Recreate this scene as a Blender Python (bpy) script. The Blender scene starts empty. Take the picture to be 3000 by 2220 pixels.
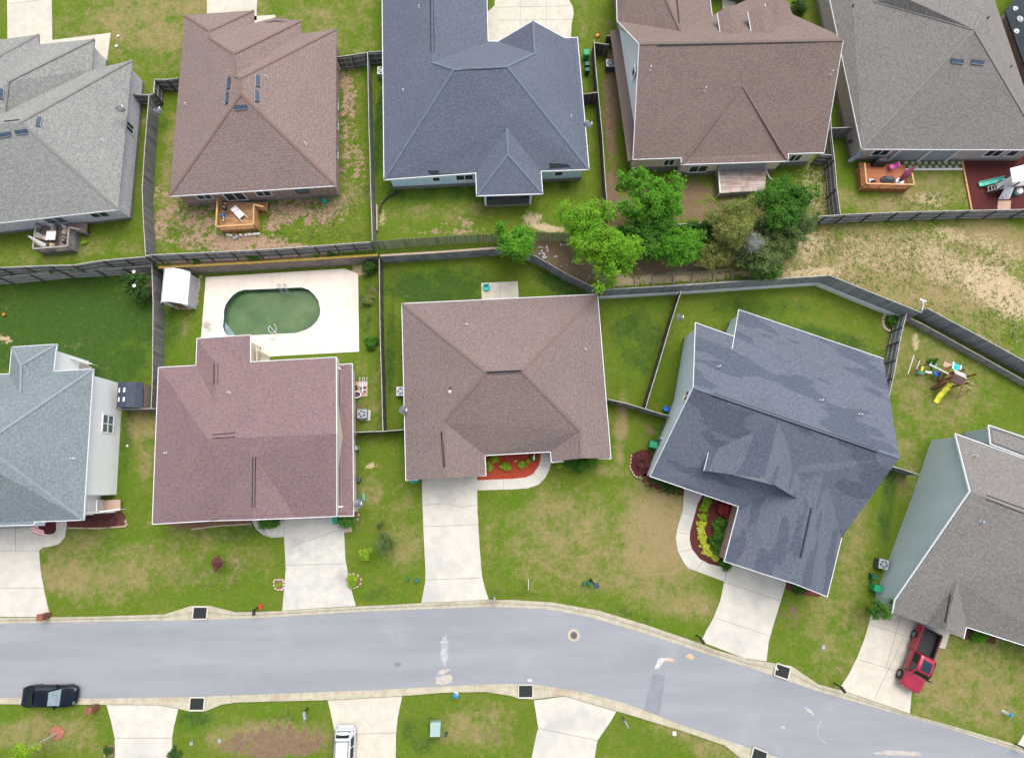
import bpy, math, random
import numpy as np
from mathutils import Vector, Matrix
from mathutils.bvhtree import BVHTree
from mathutils.geometry import tessellate_polygon
random.seed(7); rng=np.random.default_rng(7)
SC=bpy.context.scene; COL=SC.collection
# ---------------------------------------------------------------- camera
H=58.0; F=1725.0; CX,CY=1500.0,1110.0
_n=Vector((-20,-330,-F)).normalized(); _Z=-_n
_X=(Vector((1,0,0))-_Z*_Z.x).normalized(); _Y=_Z.cross(_X)
RM=Matrix((_X,_Y,_Z))                       # camera axes -> world
CAMP=Vector((0,0,H))
cd=bpy.data.cameras.new('camera'); cam=bpy.data.objects.new('camera',cd); COL.objects.link(cam)
cd.sensor_width=36; cd.lens=F/3000*36; cd.clip_end=3000; cd.clip_start=1
cam.matrix_world=Matrix.Translation(CAMP)@RM.to_4x4(); SC.camera=cam
# ---------------------------------------------------------------- light
SUN_EL,SUN_AZ=math.radians(64),math.radians(24)      # azimuth from north towards east
w=bpy.data.worlds.new("World"); SC.world=w; w.use_nodes=True
nt=w.node_tree; bg=nt.nodes['Background']; sky=nt.nodes.new('ShaderNodeTexSky')
sky.sky_type='NISHITA'; sky.sun_disc=False; sky.sun_elevation=SUN_EL; sky.sun_rotation=SUN_AZ
sky.air_density=0.7; sky.dust_density=3.5; sky.ozone_density=0.6
hs=nt.nodes.new('ShaderNodeHueSaturation'); hs.inputs['Saturation'].default_value=.45   # overcast: the sky's blue is thinned by cloud
nt.links.new(sky.outputs[0],hs.inputs['Color']); nt.links.new(hs.outputs[0],bg.inputs[0]); bg.inputs[1].default_value=0.15
sd=bpy.data.lights.new('sun','SUN'); sd.energy=0.7; sd.angle=math.radians(50); sd.color=(1,.97,.93)
so=bpy.data.objects.new('sun',sd); COL.objects.link(so)
_s=Vector((math.sin(SUN_AZ)*math.cos(SUN_EL),math.cos(SUN_AZ)*math.cos(SUN_EL),math.sin(SUN_EL)))
so.rotation_euler=_s.to_track_quat('Z','Y').to_euler(); so.location=(0,0,80)
vs=SC.view_settings; vs.view_transform='Standard'; vs.look='None'; vs.gamma=1; vs.exposure=1.1; vs.use_curve_mapping=False
SC.cycles.max_bounces=6
# ---------------------------------------------------------------- geometry helpers
ZT=1.6                                       # the upper lots stand this much higher
def ray(px,py): return RM@Vector((px-CX,-(py-CY),-F))
def W(px,py,z=0.0):
    d=ray(px,py); return CAMP+d*((H-z)/-d.z)
WL={}
class MB:
    def __init__(s): s.v=[];s.f=[];s.m=[];s.mi=0
    def add(s,vs,fs):
        o=len(s.v); s.v+= [tuple(v) for v in vs]; s.f+=[tuple(i+o for i in f) for f in fs]; s.m+=[s.mi]*len(fs)
    def hexa(s,p):                            # 8 points: bottom 4, top 4
        s.add(p,[(0,3,2,1),(4,5,6,7),(0,1,5,4),(1,2,6,5),(2,3,7,6),(3,0,4,7)])
    def box(s,c,d,rz=0,taper=1):
        c=Vector(c);x,y,z=d[0]/2,d[1]/2,d[2]/2;M=Matrix.Rotation(rz,3,'Z')
        s.hexa([c+M@Vector((a*x*t,b*y*t,e*z)) for e,t in ((-1,1),(1,taper)) for a,b in ((-1,-1),(1,-1),(1,1),(-1,1))])
    def bar(s,a,b,w,h,up=(0,0,1)):
        a=Vector(a);b=Vector(b);d=(b-a).normalized();up=Vector(up)
        if abs(d.dot(up))>.98: up=Vector((1,0,0))
        r=d.cross(up).normalized()*(w/2);u=r.cross(d).normalized()*(h/2)
        s.hexa([a-r-u,a+r-u,b+r-u,b-r-u,a-r+u,a+r+u,b+r+u,b-r+u])
    def tube(s,a,b,r,n=8,r2=None):
        a=Vector(a);b=Vector(b);d=(b-a).normalized();r2=r if r2 is None else r2
        x=d.orthogonal().normalized();y=d.cross(x)
        vs=[a+(x*math.cos(t)+y*math.sin(t))*r for t in [2*math.pi*i/n for i in range(n)]]
        vs+=[b+(x*math.cos(t)+y*math.sin(t))*r2 for t in [2*math.pi*i/n for i in range(n)]]
        s.add(vs,[(i,(i+1)%n,n+(i+1)%n,n+i) for i in range(n)]+[tuple(range(n-1,-1,-1)),tuple(range(n,2*n))])
    def pipe(s,pts,r,n=6):
        for a,b in zip(pts[:-1],pts[1:]): s.tube(a,b,r,n)
    def lathe(s,c,prof,n=16,sc=(1,1)):
        c=Vector(c);vs=[]
        for r,z in prof: vs+=[c+Vector((r*sc[0]*math.cos(2*math.pi*i/n),r*sc[1]*math.sin(2*math.pi*i/n),z)) for i in range(n)]
        fs=[(k*n+i,k*n+(i+1)%n,(k+1)*n+(i+1)%n,(k+1)*n+i) for k in range(len(prof)-1) for i in range(n)]
        fs+=[tuple(range(n-1,-1,-1)),tuple(range((len(prof)-1)*n,len(prof)*n))]
        s.add(vs,fs)
    def prism(s,poly,z0,z1):
        poly=[Vector((p[0],p[1])) for p in poly]
        if sum(a.x*b.y-b.x*a.y for a,b in zip(poly,poly[1:]+poly[:1]))<0: poly=poly[::-1]
        n=len(poly);vs=[(p.x,p.y,z0) for p in poly]+[(p.x,p.y,z1) for p in poly]
        fs=[(i,(i+1)%n,n+(i+1)%n,n+i) for i in range(n)]
        tr=tessellate_polygon([[Vector((p.x,p.y,0)) for p in poly]])
        for t in tr:
            a,b,c=[poly[i] for i in t]
            if (b-a).x*(c-a).y-(b-a).y*(c-a).x<0:t=t[::-1]
            fs+=[tuple(n+i for i in t),tuple(t[::-1])]
        s.add(vs,fs)
    def build(s,name,mats,parent=None,smooth=False):
        me=bpy.data.meshes.new(name);me.from_pydata(s.v,[],s.f)
        if not isinstance(mats,(list,tuple)):mats=[mats]
        for m in mats:me.materials.append(m)
        if len(mats)>1:me.polygons.foreach_set('material_index',s.m)
        if smooth:me.polygons.foreach_set('use_smooth',[True]*len(me.polygons))
        me.update();return link(name,me,parent)
def link(name,data,parent=None):
    o=bpy.data.objects.new(name,data);COL.objects.link(o)
    if parent is not None:
        o.parent=parent
        if parent.name in WL:o.matrix_parent_inverse=Matrix.Translation(-WL[parent.name])
    return o
def thing(name,label,cat,loc=(0,0,0),group=None):
    o=bpy.data.objects.new(name,None);COL.objects.link(o);o.location=loc;o.empty_display_size=.3
    o['label']=label;o['category']=cat
    if group:o['group']=group
    WL[o.name]=Vector(loc);return o
def tag(o,label,cat,group=None):
    o['label']=label;o['category']=cat
    if group:o['group']=group
    return o
def structure(o): o['kind']='structure';return o
def copy_thing(root,loc,rz,label,group=None):
    r=root.copy();COL.objects.link(r);r.location=loc;r.rotation_euler=(0,0,rz);r['label']=label
    if group:r['group']=group
    for ch in list(root.children):
        c=ch.copy();COL.objects.link(c);c.parent=r
        for g in list(ch.children):
            d=g.copy();COL.objects.link(d);d.parent=c
    return r
def place(o,loc,rz=0): o.location=loc;o.rotation_euler=(0,0,rz);return o
# ---------------------------------------------------------------- materials
def nodes(name):
    m=bpy.data.materials.new(name);m.use_nodes=True;t=m.node_tree;return m,t,t.nodes['Principled BSDF']
def N(t,typ,**k):
    n=t.nodes.new(typ)
    for a,v in k.items():
        if a.startswith('i_'):
            key=a[2:];n.inputs[int(key) if key.isdigit() else key].default_value=v
        else:setattr(n,a,v)
    return n
def mixc(t,fac,a,b,bt='MIX'):
    n=t.nodes.new('ShaderNodeMix');n.data_type='RGBA';n.blend_type=bt
    for s,v in ((n.inputs[0],fac),(n.inputs[6],a),(n.inputs[7],b)):
        if hasattr(v,'type') and hasattr(v,'is_output'):t.links.new(v,s)
        else:s.default_value=v if not isinstance(v,tuple) else (*v,1)[:4]
    return n.outputs[2]
def ramp(t,src,a,b):
    n=N(t,'ShaderNodeMapRange');n.inputs[1].default_value=a;n.inputs[2].default_value=b;n.interpolation_type='SMOOTHSTEP'
    t.links.new(src,n.inputs[0]);return n.outputs[0]
def math_(t,op,a,b):
    n=N(t,'ShaderNodeMath',operation=op)
    for s,v in ((n.inputs[0],a),(n.inputs[1],b)):
        if hasattr(v,'is_output'):t.links.new(v,s)
        else:s.default_value=v
    return n.outputs[0]
def noise(t,scale,detail=4,rough=.6,vec=None,seed=0):
    n=N(t,'ShaderNodeTexNoise');n.inputs['Scale'].default_value=scale;n.inputs['Detail'].default_value=detail;n.inputs['Roughness'].default_value=rough
    if vec is None:
        g=N(t,'ShaderNodeTexCoord');vec=g.outputs['Object']
    if seed:
        mp=N(t,'ShaderNodeMapping');mp.inputs[1].default_value=(seed*7.3,seed*3.1,seed);t.links.new(vec,mp.inputs[0]);vec=mp.outputs[0]
    t.links.new(vec,n.inputs['Vector']);return n.outputs['Fac']
def bump(t,b,src,dist=.02,strength=.5):
    n=N(t,'ShaderNodeBump');n.inputs['Strength'].default_value=strength;n.inputs['Distance'].default_value=dist
    t.links.new(src,n.inputs['Height']);t.links.new(n.outputs[0],b.inputs['Normal'])
def mat(name,c1,c2=None,scale=3,rough=.8,metal=0,spec=.3,bmp=0,c3=None,s3=.3,coat=0,lo=.35,hi=.65):
    m,t,b=nodes(name);b.inputs['Roughness'].default_value=rough;b.inputs['Metallic'].default_value=metal
    b.inputs['Specular IOR Level'].default_value=spec;b.inputs['Coat Weight'].default_value=coat
    if c2 is None:c2=tuple(x*.8 for x in c1)
    f=noise(t,scale);c=mixc(t,ramp(t,f,lo,hi),c1,c2)
    if c3:c=mixc(t,ramp(t,noise(t,s3,3,.6,seed=3),.5,.75),c,c3)
    t.links.new(c,b.inputs['Base Color'])
    if bmp:bump(t,b,noise(t,scale*4,3),bmp)
    return m
def shingle(name,c1,c2,mort=(.1,.08,.08),cap=None,mw=.02,bw=.5,rh=.24,dark=None):
    m,t,b=nodes(name);b.inputs['Roughness'].default_value=.9;b.inputs['Specular IOR Level'].default_value=.25
    uv=N(t,'ShaderNodeTexCoord').outputs['UV']
    br=N(t,'ShaderNodeTexBrick');br.inputs['Color1'].default_value=(*c1,1);br.inputs['Color2'].default_value=(*c2,1);br.inputs['Mortar'].default_value=(*mort,1)
    br.inputs['Scale'].default_value=1;br.inputs['Mortar Size'].default_value=mw;br.inputs['Brick Width'].default_value=bw;br.inputs['Row Height'].default_value=rh
    br.inputs['Mortar Smooth'].default_value=.3;br.inputs['Bias'].default_value=0
    t.links.new(uv,br.inputs['Vector'])
    c=br.outputs['Color']
    c=mixc(t,ramp(t,noise(t,3.2,3,.7,uv),.3,.7),c,mixc(t,.5,c,c2))
    c=mixc(t,ramp(t,noise(t,.35,3,.6,uv,seed=2),.35,.75),c,(.86,.86,.87),'MULTIPLY')
    if dark:                                   # fresh darker shingle areas of ragged outline
        mp=N(t,'ShaderNodeMapping');mp.inputs[2].default_value=(0,0,.5);mp.inputs[3].default_value=(.35,1.1,1);t.links.new(uv,mp.inputs[0])
        DARKMIX=(mp.outputs[0],)
    c=mixc(t,ramp(t,noise(t,4.5,2,.8,uv,seed=8),.42,.62),c,mixc(t,.5,c,(1.45*c1[0],1.4*c1[1],1.35*c1[2])))
    c=mixc(t,ramp(t,noise(t,6.5,2,.8,uv,seed=9),.5,.66),c,mixc(t,.5,c,(.55*c2[0],.6*c2[1],.65*c2[2])))
    gr=noise(t,22,2,.6,uv);c=mixc(t,ramp(t,gr,.25,.75),c,mixc(t,.3,c,(1.6*c1[0],1.6*c1[1],1.6*c1[2])))
    if dark:c=mixc(t,ramp(t,noise(t,.42,2,.5,DARKMIX[0],seed=5),.53,.56),c,dark,'MULTIPLY')
    t.links.new(c,b.inputs['Base Color']);bump(t,b,br.outputs['Fac'],.015,.4)
    return m
M={}
def P(k,*a,**kw): M[k]=mat(k,*a,**kw)
P('concrete',(.52,.49,.425),(.46,.435,.375),.9,.9,c3=(.38,.375,.355),s3=.22)
P('concrete_warm',(.52,.485,.40),(.46,.425,.35),1.2,.9,c3=(.41,.385,.34),s3=.3)
P('pool_deck',(.70,.62,.53),(.66,.575,.48),.8,.85,c3=(.60,.50,.42),s3=.25)
P('kerb',(.42,.385,.29),(.35,.32,.235),1.5,.9,c3=(.31,.245,.18),s3=.4)
P('joint',(.24,.23,.20),None,3,.9)
P('white',(.80,.80,.80),(.74,.74,.75),3,.5)
P('gutter_white',(.66,.67,.68),(.58,.59,.6),3,.5)
P('offwhite',(.66,.64,.6),(.58,.56,.52),3,.6)
P('cream',(.62,.56,.42),(.56,.50,.38),2,.7)
P('black',(.018,.018,.02),(.03,.03,.032),4,.5)
P('darkgrey',(.06,.065,.07),(.09,.095,.1),4,.6)
P('steel',(.42,.46,.48),(.34,.38,.41),4,.4,.3)
P('ac_grey',(.33,.38,.41),(.26,.30,.33),5,.5,.2)
P('bin_green',(.02,.30,.13),(.015,.24,.1),4,.45)
P('bin_dark',(.012,.10,.05),(.01,.07,.04),4,.45)
P('teal_bin',(.02,.33,.24),(.015,.27,.2),4,.45)
P('fence_wood',(.24,.235,.23),(.13,.13,.125),5,.9,c3=(.33,.31,.29),s3=.8)
P('fence_light',(.40,.38,.36),(.27,.26,.25),4,.9,c3=(.22,.22,.22),s3=.6)
P('fence_blue',(.25,.27,.28),(.15,.165,.17),1.5,.9,c3=(.34,.36,.36),s3=.35)
P('fence_brown',(.16,.13,.11),(.09,.075,.065),4,.9)
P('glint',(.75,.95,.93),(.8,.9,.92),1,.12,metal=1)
P('mulch_ring',(.38,.14,.09),(.28,.11,.075),6,.95)
P('concrete_stained',(.50,.48,.42),(.43,.415,.38),1.1,.9,c3=(.33,.325,.31),s3=.33)
P('deck_grey',(.30,.28,.26),(.22,.20,.19),3,.8)
P('deck_gold',(.50,.27,.10),(.36,.18,.06),2,.7,c3=(.6,.42,.25),s3=.5)
P('deck_orange',(.42,.14,.055),(.32,.10,.04),2,.7)
P('rail_tan',(.55,.33,.15),(.45,.25,.1),3,.7)
P('redwood',(.20,.05,.025),(.13,.035,.02),3,.7)
P('mulch_red',(.36,.055,.025),(.26,.035,.018),9,.95,bmp=.03)
P('mulch_brown',(.13,.045,.03),(.08,.03,.02),9,.95,bmp=.03)
P('mulch_wine',(.10,.022,.02),(.07,.016,.015),7,.95,bmp=.03)
P('soil',(.22,.13,.08),(.15,.09,.05),5,.95,bmp=.03)
P('stone_edge',(.55,.42,.30),(.40,.32,.24),6,.9)
P('stone',(.50,.50,.50),(.36,.36,.38),4,.9)
P('brickpost',(.25,.10,.06),(.16,.07,.045),8,.9)
P('glass',(.02,.03,.035),(.03,.045,.05),1,.08,spec=.6)
P('glasslight',(.12,.17,.18),(.09,.13,.15),1,.15,spec=.6)
P('sky_glass',(.03,.05,.085),(.045,.07,.115),2,.55,spec=.3)
P('yellow',(.80,.75,.07),(.72,.66,.05),3,.4)
P('teal',(.01,.42,.38),(.01,.36,.33),3,.5)
P('slide_green',(.05,.42,.32),(.08,.48,.38),2,.35)
P('blue',(.02,.16,.62),(.02,.12,.5),3,.4)
P('pink',(.72,.07,.45),(.8,.15,.5),3,.5)
P('red',(.55,.03,.03),(.45,.02,.02),3,.4)
P('orange',(.75,.24,.03),(.65,.2,.03),3,.6)
P('hyd_blue',(.02,.24,.48),(.02,.2,.4),3,.4)
P('iron',(.12,.10,.11),(.08,.07,.075),8,.7)
P('grate',(.012,.018,.016),(.02,.028,.024),6,.7)
P('bark',(.12,.09,.07),(.08,.06,.045),6,.9)
P('greybark',(.34,.33,.32),(.25,.24,.23),6,.9)
P('tile_paver',(.42,.42,.40),(.34,.34,.33),4,.9)
P('shed_white',(.74,.74,.80),(.68,.68,.75),2,.5)
P('umbrella',(.62,.58,.52),(.52,.48,.43),4,.8)
P('cushion',(.52,.36,.27),(.44,.3,.22),4,.8)
P('chair_grey',(.45,.43,.43),(.36,.35,.35),4,.8)
P('purple',(.28,.07,.12),(.2,.05,.1),4,.8)
P('yellowcap',(.48,.33,.06),(.36,.25,.05),3,.8)
P('tan_board',(.48,.34,.18),(.38,.26,.13),3,.8)
P('dish',(.78,.82,.85),(.74,.78,.81),2,.4)
P('pipe_white',(.6,.6,.62),(.5,.5,.52),3,.5)
P('liner_blue',(.22,.32,.32),(.15,.24,.25),1.5,.5)
P('paint_black',(.002,.006,.014),(.002,.005,.012),1,.3,spec=.25)
P('paint_white',(.52,.55,.57),(.50,.53,.55),1,.25,spec=.4,coat=.3)
P('paint_red',(.32,.008,.035),(.28,.007,.03),1,.22,spec=.5,coat=.6)
P('tyre',(.02,.02,.021),(.03,.03,.03),5,.8)
P('rim',(.28,.30,.32),(.2,.22,.24),4,.3,.7)
P('tail_red',(.3,.01,.01),None,3,.3)
P('cap_orange',(.20,.115,.088),(.15,.118,.108),2.4,.9,lo=.44,hi=.56)
P('cap_brown',(.175,.11,.086),(.148,.12,.112),2.4,.9,lo=.44,hi=.56)
P('cap_tan',(.155,.118,.1),(.14,.108,.092),2,.9)
P('cap_grey',(.195,.19,.175),(.17,.168,.158),2,.9)
P('cap_slate',(.125,.15,.195),(.11,.132,.172),2,.9)
P('cap_bluegrey',(.205,.245,.26),(.18,.22,.235),2,.9)
P('brick_grey',(.66,.63,.67),(.48,.47,.51),4,.9,c3=(.56,.55,.59),s3=1)
P('brick_brown',(.34,.23,.19),(.24,.165,.14),5,.9,c3=(.42,.33,.29),s3=2.5)
P('siding_blue',(.56,.73,.84),(.53,.70,.81),1,.7)
P('siding_beige',(.70,.62,.49),(.66,.58,.45),1,.7)
P('siding_pale',(.62,.65,.62),(.58,.62,.59),1,.7)
P('brick_pink',(.50,.42,.40),(.38,.32,.30),4,.9)
P('siding_white',(.86,.87,.87),(.83,.84,.84),1,.7)
P('siding_ice',(.64,.75,.75),(.60,.71,.71),.6,.7)
P('siding_slate',(.44,.51,.53),(.41,.48,.50),.5,.7)
P('foundation',(.22,.22,.20),(.17,.17,.155),3,.9)
M['rf_brown']=shingle('rf_brown',(.210,.155,.136),(.156,.122,.114),(.10,.078,.07),mw=.03,bw=.3,rh=.28)
M['rf_brown8']=shingle('rf_brown8',(.188,.142,.128),(.142,.115,.110),(.09,.07,.065),mw=.028,bw=.3,rh=.26)
M['rf_brown4']=shingle('rf_brown4',(.178,.130,.112),(.130,.100,.090),(.11,.082,.074),mw=.02,bw=.4,rh=.26)
M['rf_pink']=shingle('rf_pink',(.200,.124,.112),(.128,.105,.126),(.125,.085,.088),mw=.015,bw=.35,rh=.2)
M['rf_grey1']=shingle('rf_grey1',(.235,.235,.210),(.145,.155,.165),(.14,.145,.145),mw=.015,bw=.4,rh=.22)
M['rf_slate']=shingle('rf_slate',(.100,.116,.148),(.078,.092,.120),(.06,.072,.097),mw=.02,bw=.4,rh=.24)
M['rf_dark']=shingle('rf_dark',(.106,.122,.152),(.082,.096,.122),(.07,.082,.104),mw=.02,bw=.4,rh=.24,dark=(.73,.755,.79))
M['rf_greybrown']=shingle('rf_greybrown',(.190,.175,.158),(.125,.122,.120),(.115,.105,.10),mw=.015,bw=.4,rh=.22)
M['rf_bluegrey']=shingle('rf_bluegrey',(.160,.190,.200),(.122,.148,.160),(.11,.135,.145),mw=.02,bw=.5,rh=.24)
M['rf_black']=shingle('rf_black',(0.032,0.041,0.046),(0.023,0.030,0.035),(0.018,0.023,0.028),mw=.01,bw=.5,rh=.24)
def boards(name,c1,c2,width=.14,gap=(.03,.025,.02)):
    m,t,b=nodes(name);b.inputs['Roughness'].default_value=.75
    uv=N(t,'ShaderNodeTexCoord').outputs['Object'];mp=N(t,'ShaderNodeMapping');mp.inputs[3].default_value=(1,1,0);t.links.new(uv,mp.inputs[0])
    br=N(t,'ShaderNodeTexBrick');br.inputs['Color1'].default_value=(*c1,1);br.inputs['Color2'].default_value=(*c2,1);br.inputs['Mortar'].default_value=(*gap,1)
    br.inputs['Scale'].default_value=1;br.inputs['Mortar Size'].default_value=.01;br.inputs['Brick Width'].default_value=2.2;br.inputs['Row Height'].default_value=width
    t.links.new(mp.outputs[0],br.inputs[0]);c=mixc(t,ramp(t,noise(t,.9,3),.4,.7),br.outputs[0],(.7,.6,.5),'MULTIPLY')
    t.links.new(c,b.inputs['Base Color']);return m
M['plank_grey']=boards('plank_grey',(.33,.25,.21),(.24,.19,.165))
M['plank_pale']=boards('plank_pale',(.56,.47,.42),(.36,.29,.26),.2)
M['plank_orange']=boards('plank_orange',(.46,.15,.06),(.40,.125,.05))
M['plank_gold']=boards('plank_gold',(.50,.29,.13),(.36,.19,.08),.16)
def woodmat(name,c1,c2,c3):
    m,t,b=nodes(name);b.inputs['Roughness'].default_value=.9;b.inputs['Specular IOR Level'].default_value=.15
    g=N(t,'ShaderNodeNewGeometry');c=mixc(t,g.outputs['Random Per Island'],c1,c2);c=mixc(t,ramp(t,noise(t,.7,4,.6),.42,.68),c,c3)
    c=mixc(t,ramp(t,noise(t,7,3,.7,seed=2),.3,.8),c,mixc(t,.35,c,(.05,.05,.05)))
    t.links.new(c,b.inputs['Base Color']);M[name]=m
woodmat('fence_wood',(.27,.265,.265),(.10,.10,.105),(.19,.185,.18));woodmat('fence_light',(.40,.38,.37),(.24,.235,.23),(.27,.26,.26))
woodmat('fence_blue',(.27,.29,.30),(.13,.145,.15),(.20,.215,.22));woodmat('fence_brown',(.17,.135,.115),(.065,.055,.05),(.11,.09,.08));woodmat('slate_fence',(.34,.355,.365),(.20,.215,.225),(.26,.27,.28))
P('post_dark',(.085,.075,.068),(.06,.052,.048),4,.9)
def leafmat(name,c1,c2,c3=None,tr=.25):
    m,t,b=nodes(name);b.inputs['Roughness'].default_value=.7;b.inputs['Specular IOR Level'].default_value=.2
    g=N(t,'ShaderNodeNewGeometry');r=g.outputs['Random Per Island']
    c=mixc(t,r,c1,c2);c=mixc(t,ramp(t,noise(t,.8,3),.35,.65),c,c3 or c1)
    t.links.new(c,b.inputs['Base Color']);b.inputs['Subsurface Weight'].default_value=0
    tl=N(t,'ShaderNodeBsdfTranslucent');t.links.new(c,tl.inputs[0]);mx=N(t,'ShaderNodeMixShader');mx.inputs[0].default_value=tr
    out=[n for n in t.nodes if n.type=='OUTPUT_MATERIAL'][0]
    t.links.new(b.outputs[0],mx.inputs[1]);t.links.new(tl.outputs[0],mx.inputs[2]);t.links.new(mx.outputs[0],out.inputs[0]);return m
LM={'bright':leafmat('leaf_bright',(.17,.38,.015),(.07,.23,.012),(.19,.38,.02)),
 'green':leafmat('leaf_green',(.11,.31,.014),(.035,.15,.01),(.12,.32,.02)),
 'dark':leafmat('leaf_dark',(.04,.10,.016),(.022,.06,.012),(.055,.13,.02)),
 'mid':leafmat('leaf_mid',(.06,.17,.016),(.03,.105,.012),(.08,.21,.02)),
 'olive':leafmat('leaf_olive',(.20,.24,.05),(.13,.17,.035),(.25,.26,.07)),
 'grey':leafmat('leaf_grey',(.40,.41,.38),(.30,.31,.28),(.22,.25,.19)),
 'greygreen':leafmat('leaf_greygreen',(.10,.16,.045),(.065,.11,.03),(.14,.20,.06)),
 'lime':leafmat('leaf_lime',(.50,.56,.05),(.36,.46,.03),(.58,.60,.08)),
 'yellowgreen':leafmat('leaf_yellowgreen',(.23,.38,.02),(.16,.30,.015),(.30,.44,.03)),
 'red':leafmat('leaf_red',(.26,.03,.03),(.16,.02,.02),(.34,.05,.05)),
 'wine':leafmat('leaf_wine',(.15,.04,.05),(.10,.03,.04),(.2,.07,.07)),
 'weed':leafmat('leaf_weed',(.15,.22,.04),(.11,.18,.03),(.19,.24,.06)),
 'weeddry':leafmat('leaf_weeddry',(.36,.32,.14),(.28,.27,.11),(.42,.36,.18))}
# ---------------------------------------------------------------- terrace line between the lower and the upper lots
# tops of the walls and fences that stand on the line: (px, py, height)
def run(pts,h): return [Vector((*W(x,y,h)[:2],0)) for x,y in pts]
L_left=run([(-260,822),(-120,818),(0,812),(90,803),(181,794),(279,789),(360,784),(443,777)],1.83)
L_pool=run([(463,783),(750,768),(950,756),(1106,746)],2.0)
L_mid=run([(1110,743),(1290,732),(1472,719)],2.3)
L_diag=run([(1478,719),(1572,753),(1664,806),(1755,851)],1.83)
L_sand=run([(1765,849),(1997,836),(2250,819),(2431,807)],2.4)
L_ne=run([(2431,807),(2560,860),(2700,916)],2.6)
L_far=run([(2714,904),(2860,982),(3000,1059),(3160,1147),(3400,1280)],2.2)
line=[]
for L in (L_left,L_pool,L_mid,L_diag,L_sand,L_ne,L_far):
    for p in L:
        q=(p.x,p.y+.12)
        if not line or q[0]>line[-1][0]+.05: line.append(q)
line=[(-700,line[0][1])]+line+[(700,line[-1][1])]
LX=np.array([p[0] for p in line]);LY=np.array([p[1] for p in line])
# ---------------------------------------------------------------- ground sheet
def pool_shape(grow=0):
    px=[(716,848),(750,847),(884,841),(905,848),(921,862),(934,880),(940,908),(938,925),(928,944),(914,957),(901,966),(867,977),(750,983),(690,985),(665,983),(657,972),(652,958),(655,930),(655,911),(660,893),(669,879),(682,864),(698,853)]
    return [W(x,y,.06)[:2] for x,y in px]
POOL=pool_shape()
def inpoly(x,y,poly):
    r=np.zeros(x.shape,bool);n=len(poly)
    for i in range(n):
        (x1,y1),(x2,y2)=poly[i],poly[(i+1)%n]
        c=((y1>y)!=(y2>y))&(x<(x2-x1)*(y-y1)/((y2-y1)+1e-12)+x1);r^=c
    return r
xs=np.unique(np.concatenate([[-700,-400,-200,-110],np.arange(-72,72.2,.36),[110,200,400,700],LX]))
xs=xs[np.concatenate([[True],np.diff(xs)>.03])]
for lx in LX: xs[np.argmin(abs(xs-lx))]=lx
yb=np.interp(xs,LX,LY)
NL,NU=150,165
tl=np.linspace(0,1,NL+1);tu=np.linspace(0,1,NU+1)
rows=[np.full(len(xs),v) for v in (-700,-300,-120,-60)]+[-34+(yb+34)*t for t in tl]
low_n=len(rows)
rows+=[yb+(70-yb)*t for t in tu]+[np.full(len(xs),v) for v in (110,200,400,700)]
Yg=np.array(rows);Xg=np.tile(xs,(len(rows),1));Zg=np.zeros_like(Xg);Zg[low_n:]=ZT
nr,nc=Xg.shape
idx=np.arange(nr*nc).reshape(nr,nc)
q=np.stack([idx[:-1,:-1],idx[:-1,1:],idx[1:,1:],idx[1:,:-1]],-1).reshape(-1,4)
cxm=(Xg[:-1,:-1]+Xg[1:,1:])/2;cym=(Yg[:-1,:-1]+Yg[1:,1:])/2
hole=np.array([(x,y) for x,y in POOL]);hc=hole.mean(0);big=(hole-hc)*1.06+hc
keep=~inpoly(cxm,cym,[tuple(p) for p in big]).reshape(-1)
q=q[keep]
me=bpy.data.meshes.new('ground');me.vertices.add(nr*nc);me.vertices.foreach_set('co',np.stack([Xg,Yg,Zg],-1).astype('f').ravel())
me.loops.add(len(q)*4);me.loops.foreach_set('vertex_index',q.ravel().astype('i'))
me.polygons.add(len(q));me.polygons.foreach_set('loop_start',(np.arange(len(q))*4).astype('i'));me.polygons.foreach_set('loop_total',np.full(len(q),4,'i'))
me.update(calc_edges=True)
CH={k:np.zeros((nr,nc)) for k in ('dry','dirt','sand','lush','clay')}
def blob(ch,px,py,rx,ry,rot=0,s=1.0,z=None):
    up=z is not None
    c=W(px,py,ZT if (z if z is not None else False) else 0)
    sc=(H/1725)*1.0
    ex=W(px+rx,py,c.z);ey=W(px,py+ry,c.z);rx=(ex-c).length;ry=(ey-c).length
    a=math.radians(-rot);dx=Xg-c.x;dy=Yg-c.y
    u=(dx*math.cos(a)+dy*math.sin(a))/rx;v=(-dx*math.sin(a)+dy*math.cos(a))/ry
    d=np.sqrt(u*u+v*v);val=s*np.clip((1.35-d)/.8,0,1)
    if z is not None: val=np.where(Zg>.5,val,0) if z else np.where(Zg<.5,val,0)
    CH[ch]=np.maximum(CH[ch],val)
U=1
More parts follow.
